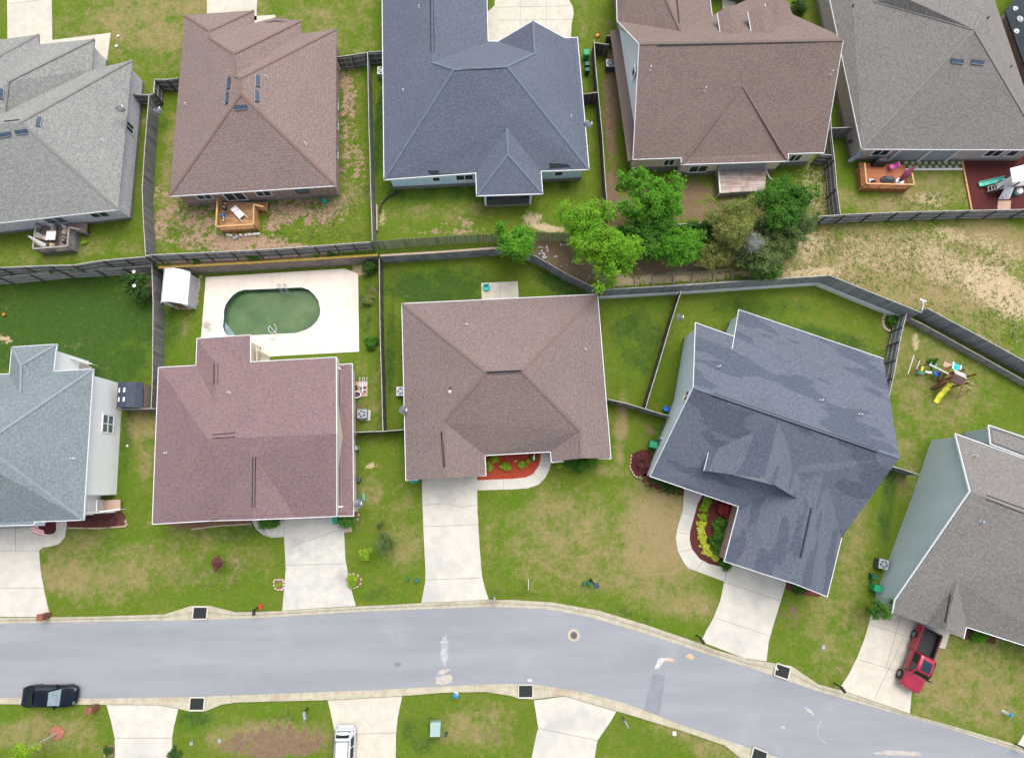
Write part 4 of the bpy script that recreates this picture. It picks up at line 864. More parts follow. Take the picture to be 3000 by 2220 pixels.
mb=MB();a=rhit(h9,2379,1487)[0];b=rhit(h9,2347,1632)[0];mb.bar(a+Vector((-.05,0,.03)),b+Vector((-.05,0,.03)),.1,.12);mb.build('ridge_vent',M['black'],h9.roof)
# --- right edge house
h10=house('sided_house','tall slate blue sided house with grey-brown gable roof beside the red pickup truck',0,.5,{
 'E0':(2799,1271,3.4),'E1':(3340,1466,3.4),'R0':(2843,1439,7.4),'R1':(3360,1640,7.4),'F0':(2615,1794,2.8),'F1':(2781,1853,2.8),'F2':(2823,1869,2.8),'F3':(2831,1835,2.8),'F4':(3000,1889,2.8),'F5':(3240,1975,2.8),
 'f0':(2623,1757,3.2),'g':(2804,1699,'F0-F1:.47'),'L':(2712,1829,2.8),'gf':(2770,1849,4.1)},
 [('E0','E1','R1','R0'),('R0','R1','F5','F4','F3','g','L','F0','f0'),('g','L','gf'),('g','gf','F2','F3')],
 ['E0','E1','R1','F5','F4','F3','F2','gf','L','F0','f0','R0'],'rf_greybrown','siding_slate',inset=.22,gw=.06,gut=[('E0','E1'),('E0','R0'),('R0','f0'),('f0','F0'),('F2','F3'),('F3','F4')],gmat='dish',fnd=0)
for a,b in (((2888,1450),(3100,1527)),((2888,1461),(3100,1540))): ridge_vent(h10,a,b,.05)
vent_pipe(h10,(2852,1335),ht=.5,mt='pipe_white');vent_pipe(h10,(2875,1528),ht=.3,r=.1,mt='ac_grey')
house('x','x',0,.3,{'a':(2897,1246,3.3),'b':(2903,1300,3.5),'c':(3190,1408,3.5),'d':(3190,1345,3.3)},[('a','b','c','d')],['a','b','c','d'],'rf_greybrown','siding_slate',inset=.2,gw=.06,gmat='dish',root=h10.root,fnd=0)
dormer(h10,(2804,1699),(2770,1848),(2752,1718),(2745,1800)) if False else None
mb=MB();a=rhit(h10,2784,1740)[0];b=rhit(h10,2768,1822)[0];mb.bar(a+Vector((0,0,.03)),b+Vector((0,0,.03)),.07,.08);mb.build('ridge_vent',M['black'],h10.roof)
# doors and windows in the street fronts, which the photograph only shows from straight above
def front(h,px,py,kind,w_=1.2,ht=1.2,z=1.5):
    q=W(px,py,h.z0+2.8).xy;best=None
    for a,b,s in h.wseg:
        e=(b-a);t_=max(.02,min(.98,(q-a).dot(e)/e.length_squared));p=a+e*t_;d=(p-q).length
        if best is None or d<best[0]:
            en=e.normalized();best=(d,p,en.to_3d(),Vector((en.y,-en.x,0))*s)
    _,p,e,nn=best;U=Vector((0,0,1))
    if kind=='garage':
        c=Vector((p.x,p.y,h.z0+1.1));mb=MB();mb.bar(c-e*w_/2+nn*.02,c+e*w_/2+nn*.02,.05,2.2);o=mb.build('garage_door',M['offwhite'],h.root);mb=MB()
        for k in range(1,4):mb.bar(c-e*w_/2+nn*.05-U*(1.1-k*.55),c+e*w_/2+nn*.05-U*(1.1-k*.55),.015,.03)
        mb.build('panel_line',M['ac_grey'],o);return
    if kind=='door':
        c=Vector((p.x,p.y,h.z0+1.2));mb=MB();mb.bar(c-e*.5+nn*.02,c+e*.5+nn*.02,.05,2.1);o=mb.build('front_door',M['brickpost'],h.root);mb=MB();mb.lathe(c+e*.38+nn*.07,[(.03,0),(.03,.05)],8);mb.build('handle',M['steel'],o);return
    p=Vector((p.x,p.y,h.z0+z));mb=MB()
    for s in (-1,1):
        mb.bar(p+e*s*w_/2-U*(ht/2+.05)+nn*.05,p+e*s*w_/2+U*(ht/2+.05)+nn*.05,.1,.07,nn);mb.bar(p-e*(w_/2-.05)+U*s*ht/2+nn*.05,p+e*(w_/2-.05)+U*s*ht/2+nn*.05,.1,.068,U)
    o=mb.build('window',M['white'],h.root);mb=MB();mb.bar(p-e*w_/2+nn*.035,p+e*w_/2+nn*.035,.03,ht,U);mb.build('pane',M['glass'],o)
front(h8,1312,1400,'garage',4.6);front(h8,1700,1345,'window',1.8,1.3);front(h8,1598,1325,'door');front(h8,1500,1330,'window',1.6,1.2)
front(h6,918,1513,'garage',4.6);front(h6,560,1528,'window',1.8,1.3);front(h6,700,1520,'door');front(h9,2215,1678,'garage',4.6);front(h9,1975,1420,'window',1.8,1.3);front(h9,2080,1455,'door')
front(h10,2690,1820,'garage',4.6);front(h10,2915,1862,'window',1.8,1.2);front(h7,210,1525,'window',1.2,1.2,1.6);front(h5,3000,440,'window',1,1)
# ---------------------------------------------------------------- fences
def fence_xy(label,pts,z0,h,mt,rails=None,post=2.35,tilt=0,name='wood_fence',cat='fence',gap=0,group='board fences between the yards',base=None,topjit=.03,cap=None,thick=.03,top='fence_light'):
    pts=[Vector((p[0],p[1])) for p in pts];c=sum(pts,Vector((0,0)))/len(pts)
    root=thing(name,label,cat,(c.x,c.y,z0),group);rnd=random.Random(len(label)*7+int(c.x*10))
    mb=MB();mr=[MB() for _ in range(3)];bw=.3 if rnd.random()<.0 else .15
    for a,b in zip(pts[:-1],pts[1:]):
        L=(b-a).length;e=(b-a)/L;nn=Vector((e.y,-e.x));nad=Vector((-.7,2.6))  # ground point right below the camera
        if nn.dot(Vector((0,0))-a)<0:nn=-nn
        k=max(1,int(L/bw))
        for i in range(k):
            u=L*(i+.5)/k;p=a+e*u;hh=h+rnd.uniform(-topjit,topjit);w_=L/k*(1 if not gap else 1-gap)-.006
            ti=rnd.uniform(-.01,.01)
            q=p;o=nn*ti
            mb.bar((q.x+o.x,q.y+o.y,z0-.02),(q.x+nn.x*tilt+e.x*rnd.uniform(-.015,.015),q.y+nn.y*tilt,z0+hh),w_,thick,(nn.x,nn.y,0))
        if rails is not None:
            s=rails
            for j,z in enumerate((.25,.95,1.6) if h>1.5 else (.2,.6,.9)):
                off=nn*s*.045;mr[j].bar((a.x+off.x,a.y+off.y,z0+z),(b.x+off.x,b.y+off.y,z0+z),.04,.09)
            kk=max(1,round(L/post))
            for i in range(kk+1):
                p=a+e*(L*i/kk)+nn*s*.09;m_=MB();m_.box((p.x,p.y,z0+h*.49),(.1,.1,h*.98),math.atan2(e.y,e.x));m_.build('post',M['post_dark'],root)
    mb.build('boards',M[mt],root)
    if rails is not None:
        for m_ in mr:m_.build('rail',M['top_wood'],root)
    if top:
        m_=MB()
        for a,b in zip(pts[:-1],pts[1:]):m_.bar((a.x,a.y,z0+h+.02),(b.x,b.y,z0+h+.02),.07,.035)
        m_.build('lit_top_edge',M['top_wood'],root)  # added pale strip: light caught on the board tops, put into its colour
    if cap:
        m_=MB()
        for a,b in zip(pts[:-1],pts[1:]):m_.bar((a.x,a.y,z0+h+.04),(b.x,b.y,z0+h+.04),cap[1],.05)
        m_.build('cap_rail',M[cap[0]],root)
    return root
def fence(label,px,z0,h,mt,**k): return fence_xy(label,[W(x,y,z0+h)[:2] for x,y in px],z0,h,mt,**k)
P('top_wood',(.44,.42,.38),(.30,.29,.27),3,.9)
g2=lambda L:[(p.x,p.y) for p in L]
fence_xy('lower of the two weathered fences running together behind the white-sided house',g2(L_left),0,1.83,'fence_light',rails=1)
fence('darker grey fence behind the deck with the white table, upper of two running together',[(-140,800),(0,784),(144,778),(215,777),(302,763),(427,752)],ZT,1.7,'fence_wood',rails=1)
fence('dark plank fence between the mottled grey-roofed house and the orange-ridged house',[(437,277),(424,440),(417,555),(420,640),(427,748)],ZT,1.83,'fence_wood')
fence('tall plank fence from the white shed down to the dark-roofed shed',[(445,772),(449,891),(448,1000),(447,1110),(443,1197)],0,1.9,'fence_wood')
fence('short fence with inner frame joining the grey-roofed house to its side fence',[(385,276),(437,279),(450,274)],ZT,1.7,'fence_wood',rails=1)
fence('open-framed gate section of dark boards beside the orange-ridged house',[(450,274),(453,233)],ZT,1.6,'fence_wood',rails=1)
fence('short dark fence from the gate to the wall of the orange-ridged house',[(453,233),(490,234),(522,229)],ZT,1.7,'fence_wood',rails=1)
fence('framed fence above the pool yard running below the house with orange ridges',[(427,750),(447,747),(600,740),(750,733),(860,726),(980,717),(1086,709)],ZT+.1,1.83,'fence_wood',rails=1)
fence('narrow fence between the orange-ridged house and the slate blue house',[(1077,155),(1079,260),(1081,370),(1084,460),(1086,555),(1089,640),(1091,706)],ZT,1.83,'fence_wood')
fence('short framed fence from the orange-ridged house to the narrow side fence',[(987,168),(1030,162),(1076,155)],ZT,1.83,'fence_wood',rails=1)
fence('short framed fence tucked against the slate blue house',[(1077,154),(1123,151)],ZT,1.83,'fence_wood',rails=1)
fence('picket-like grey fence on top of the wall behind the lawn with the drain hose',[(1089,708),(1190,700),(1290,693),(1380,688),(1459,684),(1540,680),(1600,681),(1690,684),(1784,664)],ZT,2.0,'fence_wood',gap=.3,topjit=.08,top=None)
fence('long brown-sided fence between the slate blue house and the dormered house',[(1740,118),(1747,218),(1755,296),(1765,403),(1775,555),(1779,600),(1784,640)],ZT,1.83,'fence_brown')
fence('short brown fence across the strip beside the satellite dish on a pole',[(1707,277),(1730,274),(1752,271)],ZT,1.83,'fence_brown')
fence('open gate leaf of dark boards beside the air conditioner on bare soil',[(1740,126),(1786,132)],ZT,1.7,'fence_brown')
fence('short dark fence between the gate leaf and the dormered house',[(1777,106),(1812,104)],ZT,1.83,'fence_brown')
fence('short dark fence joining the dormered house to the grey-brown house',[(2436,376),(2470,375),(2502,373)],ZT,1.83,'fence_wood')
fence('dark framed fence from the dormered house down to the sandy slope',[(2433,336),(2435,386),(2445,470),(2452,555),(2462,630)],ZT,1.83,'fence_wood',rails=1)
fence('short fence stub beside the weathered deck of the dormered house',[(2400,452),(2436,455)],ZT,1.83,'fence_wood',rails=1)
fence('dark framed fence along the top of the sandy slope below the orange deck',[(2364,637),(2475,629),(2630,622),(2838,617),(3000,614),(3160,613)],ZT,1.83,'fence_blue',rails=1)
fence('thin fence line hidden behind the trees at the foot of the weathered deck',[(1784,672),(1947,660),(2081,652),(2364,637)],ZT,1.6,'fence_brown')
fence('slanting side fence between the middle house and the dark slate house',[(1996,851),(1980,900),(1964,951),(1940,1033),(1917,1110),(1900,1165),(1891,1197)],0,1.83,'fence_brown')
fence('angled fence from the middle house gutter to the dark slate house wall',[(1779,1169),(1830,1180),(1891,1198),(1930,1210),(1966,1219)],0,1.83,'fence_wood')
fence('framed fence along the side of the dark slate house next to the swing set yard',[(2655,921),(2645,960),(2636,1002),(2616,1110),(2594,1206)],0,1.83,'fence_blue',rails=1)
fence('short grey fence between the dark slate house and the tall slate-sided house',[(2610,1365),(2650,1376),(2694,1391)],0,1.83,'fence_wood')
fence('dark fence dividing the pool yard from the middle house lawn',[(1111,757),(1112,840),(1113,925),(1115,1020),(1118,1110),(1120,1190),(1122,1263)],0,1.83,'fence_brown')
fence('fence stretch from the reddish house to the dividing fence, below the air conditioner',[(1033,1267),(1080,1264),(1122,1263)],0,1.83,'fence_brown')
fence('fence stretch from the dividing fence to the middle house below its satellite dish',[(1122,1263),(1150,1261),(1187,1258)],0,1.83,'fence_brown')
fence('low grey fence along the front of the dark-roofed shed',[(338,1198),(400,1197),(457,1197)],0,1.83,'fence_wood')
# walls on the terrace line
def wall_xy(name,label,pts,h,mt,cap=None,th=.16,off=.0,z0=0):
    c=sum((Vector(p) for p in pts),Vector((0,0,0)))/len(pts);root=thing(name,label,'retaining wall',(c.x,c.y,0));mb=MB();mc=MB()
    for a,b in zip(pts[:-1],pts[1:]):
        mb.bar((a.x,a.y+off,z0+h/2-.05),(b.x,b.y+off,z0+h/2-.05),th,h+.1);mc.bar((a.x,a.y+off,z0+h+.03),(b.x,b.y+off,z0+h+.03),th+.06,.06)
    mb.build('wall_face',M[mt],root)
    if cap:mc.build('cap',M[cap],root)
    return root
P('timber_wall',(.27,.225,.195),(.17,.15,.14),3,.9,c3=(.12,.11,.11),s3=.6);P('blue_wall',(.27,.29,.31),(.16,.17,.19),.9,.9,c3=(.36,.36,.36),s3=.3)

wall_xy('retaining_wall','timber retaining wall with a yellow cap board behind the swimming pool',L_pool,1.9,'timber_wall','yellowcap')
wall_xy('retaining_wall','dark stained retaining wall with pale cap between the pool yard and the round green tree',L_mid,1.75,'blue_wall','stone_edge')
fence_xy('grey slanted fence from the round green tree to the corner of the middle house',g2(L_diag),0,1.95,'slate_fence')
fence_xy('tall blue-grey fence holding back the row of sand boxes',g2(L_sand),.45,1.95,'slate_fence')
fence_xy('tall blue-grey fence running down beside the sandy slope to the forked junction',g2(L_ne),.55,2.05,'slate_fence')
fence_xy('long blue-grey fence under the sandy slope leading to the edge of the photo',g2(L_far),.2,2.1,'slate_fence')
wall_xy('garden_wall','low pale concrete kerb wall below the fence with the sand boxes',[p+Vector((0,-.1,0)) for p in L_sand],.5,'siding_pale')
wall_xy('garden_wall','pale base wall under the sloping fence by the dark slate house lawn',[p+Vector((-.04,-.1,0)) for p in L_ne],.6,'siding_pale')
lw=[Vector((*W(x,y,1.0)[:2],0)) for x,y in ((2652,926),(2700,948),(2800,1003),(2900,1058),(2989,1108),(3120,1180))]
fence_xy('low light grey fence parallel to the long fence behind the swing set',[(p.x,p.y) for p in lw],0,1.0,'fence_light')
# timber cribs filled with sand
for i,(a,b) in enumerate((((1800,845),(1812,805)),)):pass
P('crib',(.30,.25,.21),(.22,.19,.165),3,.9)
def beam(label,pts,z=None,w_=.13,hh=.16):
    mb=MB();z=ZT+.1 if z is None else z
    for a,b in pts:mb.bar(W(*a,z),W(*b,z),w_,hh)
    o=mb.build('timber_crib',M['crib']);return tag(o,label,'timber frame','sand boxes behind the long fence')
beam('timber divider of the sand box nearest the bushy yellow-green tree',[((1760,846),(1771,822))]);beam('second timber divider in the row of sand boxes',[((1797,845),(1797,808))])
beam('third timber divider in the row of sand boxes',[((1862,842),(1858,808))])
beam('timber frame of two joined sand boxes in the middle of the row',[((1913,842),(1911,808)),((1911,808),(2025,801)),((1974,838),(1971,806)),((2028,833),(2026,802)),((1905,842),(2027,832))])
beam('timber frame of three joined sand boxes at the grey bare shrub end',[((2030,832),(2026,798)),((2026,798),(2144,790)),((2091,826),(2088,795)),((2146,820),(2142,790)),((2030,832),(2200,821))])
beam('lone timber divider next to the sandy slope',[((2259,812),(2256,795))]);beam('timber tie poking up from soil by the slanted fence',[((1715,829),(1729,806))])
# ---------------------------------------------------------------- sheds
def shed_white():
    t_=thing('garden_shed','white metal barn-roofed shed with yellowed doors next to the pool terrace','shed',W(520,850,0))
    A=W(473,883,2.35);B=W(483,790,2.35);C_=W(579,797,1.9);z=2.2
    # footprint from the base of the right wall and the front
    fl,fr=W(472,884,1.75),W(548,898-8,1.75);bl=W(481,795,1.75)
    u=(fr-fl);v=(bl-fl);w_=2.65;u=u.normalized()*w_;v=v.normalized()*3.15
    prof=[(0,0),(0,1.75),(.16,2.25),(.5,2.55),(.84,2.25),(1,1.75),(1,0)]
    def pt(s,zz,k):p=fl+u*s+v*k;return Vector((p.x,p.y,zz))
    mb=MB();mb.add([pt(s,zz,0) for s,zz in prof],[tuple(range(7))]);mb.add([pt(s,zz,1) for s,zz in prof],[tuple(range(6,-1,-1))])
    for s in (0,1):mb.add([pt(s,0,0),pt(s,1.75,0),pt(s,1.75,1),pt(s,0,1)],[(0,1,2,3),(3,2,1,0)])
    mb.build('wall',M['shed_white'],t_)
    for i in range(1,5):
        (s0,z0_),(s1,z1_)=prof[i],prof[i+1];mb=MB();n_=Vector((0,0,.05))
        mb.hexa([pt(s0,z0_,-.03),pt(s1,z1_,-.03),pt(s1,z1_,1.03),pt(s0,z0_,1.03)]+[p+n_ for p in (pt(s0,z0_,-.03),pt(s1,z1_,-.03),pt(s1,z1_,1.03),pt(s0,z0_,1.03))]);mb.build('roof_panel',M['shed_white'],t_)
    mb=MB()
    for k in (-.04,1.04):
        for i in range(1,5):
            (s0,z0_),(s1,z1_)=prof[i],prof[i+1];mb.bar(pt(s0,z0_+.05,k),pt(s1,z1_+.05,k),.06,.12)
    mb.build('roof_trim',M['white'],t_)
    mb=MB();q=v.normalized()*-.03
    for s in (.27,.5):
        a=pt(s,.08,0)+q;b=pt(s+.22,.08,0)+q;mb.add([a,b,b+Vector((0,0,1.9)),a+Vector((0,0,1.9))],[(0,1,2,3),(3,2,1,0)])
    mb.build('door',M['tan_board'],t_);return t_
shed_white()
mb=MB();a=W(523,905,.3);mb.tube(a,a+Vector((.02,.02,.5)),.12,10);b=W(560,904,.1);mb.bar(W(527,902,.1),b,.25,.12)
tag(mb.build('concrete_step',M['stone_edge']),'pale cylinder and slab lying at the white shed door','step')
rk=thing('stone_row','row of pale pinkish stones and blocks lining the side of the white shed','stones',W(583,850,0))
for i in range(16):
    p=W(586-i*.6+random.uniform(-2,2),808+i*5.6,.12);mb=MB();mb.box((p.x,p.y,.1),(random.uniform(.15,.3),random.uniform(.12,.2),.2),random.uniform(0,3),.8);mb.build('stone',M['stone_edge'],rk)
def shed_dark():
    t_=thing('garden_shed','small shed with black curved roof, two white skylights and cream side wall','shed',W(390,1160,0))
    a=W(341,1194,1.9);b=W(343,1125,2.0);u=W(438,1193,1.7)-W(341,1194,1.7);w_=2.55;u=Vector((u.x,u.y,0)).normalized()*w_;v=Vector((b.x-a.x,b.y-a.y,0)).normalized()*2.35
    fl=Vector((a.x,a.y,0))
    prof=[(-.02,1.75),(.07,2.15),(.25,2.42),(.5,2.52),(.78,2.36),(.97,1.9)]
    pt=lambda s,zz,k:fl+u*s+v*k+Vector((0,0,zz))
    mb=MB()
    for k in (0.02,.98):
        ps=[pt(.02,0,k)]+[pt(max(min(s,.96),.02),zz-.05,k) for s,zz in prof]+[pt(.96,0,k)];mb.add(ps,[tuple(range(len(ps))),tuple(range(len(ps)-1,-1,-1))])
    for s in (.02,.96):mb.add([pt(s,0,.02),pt(s,1.75,.02),pt(s,1.75,.98),pt(s,0,.98)],[(0,1,2,3),(3,2,1,0)])
    mb.build('wall',M['cream'],t_);mb=MB()
    for (s0,z0_),(s1,z1_) in zip(prof[:-1],prof[1:]):
        q=[pt(s0,z0_,-.02),pt(s1,z1_,-.02),pt(s1,z1_,1.02),pt(s0,z0_,1.02)];mb.hexa([p-Vector((0,0,.04)) for p in q]+q)
    mb.build('roof',M['rf_black'] if False else M['black_roof'],t_)
    for k in (.3,.68):
        for s,wd in ((.2,.1),(.42,.16)):
            zz=np.interp(s,[p[0] for p in prof],[p[1] for p in prof]);p=pt(s,zz+.05,k);mb=MB();mb.box(p,(wd,.42,.06),math.atan2(u.y,u.x));mb.build('skylight',M['white'],t_)
    mb=MB();mb.bar(pt(-.02,1.75,-.03),pt(.07,2.15,-.03),.05,.08);mb.build('roof_trim',M['black'],t_)
P('black_roof',(.035,.045,.07),(.05,.06,.085),2,.6)
shed_dark()
# ---------------------------------------------------------------- decks
def deck_(label,rail_px,floor_px,z0,zf,zr,wood,planks,skirt,bal=.24,name='wooden_deck',posts=None,balus=True):
    fl=[W(x,y,zr) for x,y in floor_px];c=sum(fl,Vector())/len(fl);t_=thing(name,label,'deck',(c.x,c.y,z0),'timber decks behind the houses')
    mb=MB();mb.prism([p[:2] for p in fl],zf-.12,zf);mb.build('deck_floor',M[planks],t_)
    rp=[W(x,y,zr) for x,y in rail_px]
    for a,b in zip(rp[:-1],rp[1:]):
        mb=MB();mb.bar(a,b,.15,.05);mb.build('hand_rail',M[wood],t_)
        L=(b-a).length;e=(b-a)/L
        if balus:
            mb=MB();k=max(2,int(L/bal))
            for i in range(k):
                p=a+e*(L*(i+.5)/k);mb.bar((p.x,p.y,zf),(p.x,p.y,zr-.03),.035,.085,(e.x,e.y,0))
            mb.bar((a.x,a.y,zf+.1),(b.x,b.y,zf+.1),.04,.09);mb.build('balusters',M[wood],t_)
        for i in range(max(1,round(L/1.7))+1):
            p=a+e*(L*i/max(1,round(L/1.7)));mb=MB();mb.box((p.x,p.y,(z0+zr)/2-.03),(.1,.1,zr-z0-.04),math.atan2(e.y,e.x));mb.build('post',M[wood],t_)
        mb=MB();mb.bar((a.x,a.y,(z0+zf)/2-.05),(b.x,b.y,(z0+zf)/2-.05),.03,max(.15,zf-z0-.1));mb.build('skirt',M[skirt],t_)
    return t_
def dz(x):return ZT+x
deck_('small grey deck crowded with a white table, umbrella and chairs',[(106,652),(96,729),(197,721),(202,666),(233,672)],[(106,650),(96,729),(197,721),(202,664),(233,672),(236,640)],ZT,dz(.55),dz(1.5),'deck_grey','plank_grey','fence_blue')
deck_('golden wood deck with a white sun lounger against the orange-ridged brick house',[(637,580),(633,664),(743,657),(743,599),(772,606)],[(637,578),(633,664),(743,657),(743,598),(772,606),(773,580)],ZT,dz(.5),dz(1.45),'rail_tan','plank_gold','deck_gold')
deck_('orange stained deck with a pink chair and folded parasol beside the grey-brown house',[(2533,478),(2539,538),(2678,541),(2672,508)],[(2531,462),(2539,538),(2678,541),(2669,470)],ZT,dz(.6),dz(1.5),'rail_tan','plank_orange','deck_orange')
deck_('weathered plank deck with slatted skirt partly hidden under the dark bushy tree',[(2105,500),(2110,565)],[(2105,500),(2110,565),(2242,557),(2247,496)],ZT,dz(.95),dz(1.0),'offwhite','plank_pale','plank_grey',balus=False)
t_=[o for o in bpy.data.objects if o.get('label','').startswith('weathered plank deck')][0]
mb=MB();a=W(2110,566,dz(.9));b=W(2242,558,dz(.9));c=W(2105,500,dz(.9))
for p,q in ((a,b),(c,a)):
    L=(q-p).length
    for i in range(int(L/.2)):
        r=p.lerp(q,(i+.5)/int(L/.2));mb.bar((r.x,r.y,ZT),(r.x,r.y,ZT+.85),.09,.05,(q-p))
mb.build('slatted_skirt',M['offwhite'],t_)
mb=MB();mb.bar(W(2105,498,dz(1.0)),W(2247,494,dz(1.0)),.25,.06);a_=W(2108,486,dz(1.9));b_=W(2246,481,dz(1.9));mb.bar(a_,b_,.05,1.6);mb.build('recess_wall',M['ac_grey'],t_)
mb=MB();mb.pipe([W(2244,497,dz(1.3)),W(2255,522,dz(1.3)),W(2285,540,ZT+.4)],.05);mb.build('stair_rail',M['offwhite'],t_)
# stairs and porches of other houses
def porch(label,foot,z,rails,wood,floor,extra=(),z0=0):
    fl=[W(x,y,z) for x,y in foot];c=sum(fl,Vector())/len(fl);t_=thing('porch',label,'porch',(c.x,c.y,z0))
    mb=MB();mb.prism([p[:2] for p in fl],z-.15,z);mb.build('porch_floor',M[floor],t_)
    for a,b,za,zb in rails:
        p=W(*a,za);q=W(*b,zb);mb=MB();mb.bar(p,q,.12,.07);mb.build('hand_rail',M[wood],t_)
        mb=MB();L=(q-p).length;k=max(2,int(L/.16))
        for i in range(k+1):
            r=p.lerp(q,i/k);mb.bar((r.x,r.y,r.z-.85),(r.x,r.y,r.z),.05,.05,(q-p).normalized())
        mb.build('balusters',M[wood],t_)
    for a,b,za,n_ in extra:
        p=W(*a,za);q=W(*b,za);mb=MB()
        for i in range(n_):
            r=p.lerp(q,(i+.5)/n_);mb.box((r.x,r.y,za-.03),(1.1,.07,.05))
        mb.build('steps',M[wood],t_)
    return t_
porch('white railed front porch at the lower corner of the white-sided house',[(352,1463),(351,1496),(290,1498),(292,1465)],.5,[((247,1502),(283,1500),3.6,2.6),((285,1500),(350,1491),2.6,1.2),((283,1466),(283,1500),2.6,2.6),((256,1466),(258,1500),3.4,3.4)],'white','cushion')
porch('white railed back stairs of the white-sided house',[(166,1040),(205,1050),(268,1075),(268,1092),(166,1092)],1.3,[((168,1038),(210,1048),2.6,2.6),((210,1048),(269,1066),2.6,1.5),((172,1045),(172,1086),2.6,2.6),((198,1048),(198,1086),2.6,2.6)],'offwhite','deck_grey')
porch('small cream railed stairway between the pool terrace and the reddish house',[(735,1012),(755,1022),(790,1046),(790,1058),(735,1058)],.8,[((752,1018),(753,1058),1.9,1.9),((754,1022),(791,1044),1.9,1.2),((737,1015),(737,1058),1.9,1.9)],'cream','concrete_warm')
# ---------------------------------------------------------------- air conditioners, dishes, bins, meters
def ac_unit(c,z0,label,body='ac_grey',top='steel',pad=None,s=.86,hgt=.8,rot=0):
    p=W(*c,z0+hgt);t_=thing('air_conditioner',label,'air conditioner',(p.x,p.y,z0),'air conditioner units beside the houses')
    if pad:
        mb=MB();mb.box((p.x+pad[0],p.y+pad[1],z0+.05),(1.05,1.05,.1),rot);mb.build('pad',M['concrete'],t_)
    mb=MB();mb.box((p.x,p.y,z0+hgt/2+.05),(s,s,hgt-.06),rot);mb.build('body',M[body],t_)
    mb=MB();mb.box((p.x,p.y,z0+hgt+.04),(s+.03,s+.03,.05),rot);mb.build('top_panel',M[top],t_)
    mb=MB();mb.lathe((p.x,p.y,z0+hgt+.065),[(s*.40,0),(s*.40,.01)],24);mb.build('fan_opening',M['black'],t_)
    mb=MB();mb.lathe((p.x,p.y,z0+hgt+.08),[(.1,0),(.09,.02)],12)
    for i in range(5):
        a=i*1.2566;d=Vector((math.cos(a),math.sin(a),0));mb.bar(Vector((p.x,p.y,z0+hgt+.075))+d*.08,Vector((p.x,p.y,z0+hgt+.075))+d*s*.36,.14,.01)
    mb.build('fan',M[top],t_)
    mb=MB()
    for r_ in (.15,.25,.35):
        q=[(p.x+r_*s/.86*math.cos(i*.4),p.y+r_*s/.86*math.sin(i*.4),z0+hgt+.1) for i in range(17)];mb.pipe(q,.006,4)
    mb.build('fan_guard',M['ac_grey'],t_);return t_
ac_unit((1788,186),ZT,'air conditioner on the bare soil beside the dormered house','darkgrey','steel')
ac_unit((1118,208),ZT,'air conditioner peeping out from under the slate blue eave')
ac_unit((1061,1212),0,'blue-grey air conditioner standing on a concrete pad by the reddish house','ac_grey','ac_grey',(.12,-.05))
ac_unit((1175,1146),0,'white-topped air conditioner half under the eave of the middle house','ac_grey','steel')
ac_unit((2588,1652),0,'air conditioner beside the tall slate-sided wall','darkgrey','steel',rot=-.25)
def dish(base,ctr,z,label,rot=0,r=.42,lnb=(1,.15),mast=None):
    c=W(*ctr,z);t_=thing('satellite_dish',label,'satellite dish',(c.x,c.y,z),'satellite dishes on the houses')
    n_=Vector((lnb[0]*.6,lnb[1]*.6,.9)).normalized();x=n_.cross(Vector((0,0,1))).normalized();y=n_.cross(x)
    mb=MB();R_=[0,.35,.7,1];vs=[];k=20
    for j,rr in enumerate(R_):
        for i in range(k):
            a=i*2*math.pi/k;vs.append(c+(x*math.cos(a)*.92+y*math.sin(a))*rr*r+n_*(rr*rr*.09))
    fs=[(j*k+i,j*k+(i+1)%k,(j+1)*k+(i+1)%k,(j+1)*k+i) for j in range(3) for i in range(k)];mb.add(vs,fs+[f[::-1] for f in fs]);mb.build('reflector',M['dish'],t_,True)
    f=c+n_*.5+Vector((lnb[0]*.1,lnb[1]*.1,-.12));mb=MB();mb.tube(c-y*r*.0+n_*.02-Vector((0,0,.2)),f,.022);mb.build('arm',M['dish'],t_)
    mb=MB();mb.tube(f,f-n_*.12,.05);mb.bar(f+x*.14,f-x*.14,.06,.07);mb.build('receiver',M['white'],t_)
    b=W(*base,z-.35) if mast is None else Vector((c.x,c.y,mast));mb=MB();mb.pipe([c-n_*.02,c-n_*.15,b],.025);mb.build('mast',M['ac_grey'],t_);return t_
dish((352,322),(353,322),5.9,'satellite dish on the mottled grey roof near its side wall',lnb=(.9,.5),r=.45)
dish((462,326),(462,326),3.2,'satellite dish floating above the dark plank fence on a pole',lnb=(.9,.5),mast=ZT,r=.42)
dish((1708,382),(1722,366),4.3,'satellite dish with long arm at the edge of the slate blue roof',lnb=(1,0),r=.47)
dish((1190,1200),(1181,1201),3.2,'satellite dish on the gutter of the middle house',lnb=(1,0),r=.47)
dish((1035,1482),(1049,1474),3.0,'satellite dish on an arm off the lower strip of the reddish roof',lnb=(1,0),r=.47)
dish((1980,940),(1988,930),2.3,'satellite dish on a pole next to the slanting side fence',lnb=(1,0),mast=0,r=.42)
mb=MB()
for i,(x,y) in enumerate(((1064,1449),(1065,1455),(1065.5,1462))):
    p=W(x,y,.12);mb.lathe((p.x,p.y,.0),[(.11,0),(.12,.12),(.07,.16)],10)
tag(mb.build('garden_light',M['slide_green']),'three small pale green round lights in the grass beside the satellite dish','garden lights')
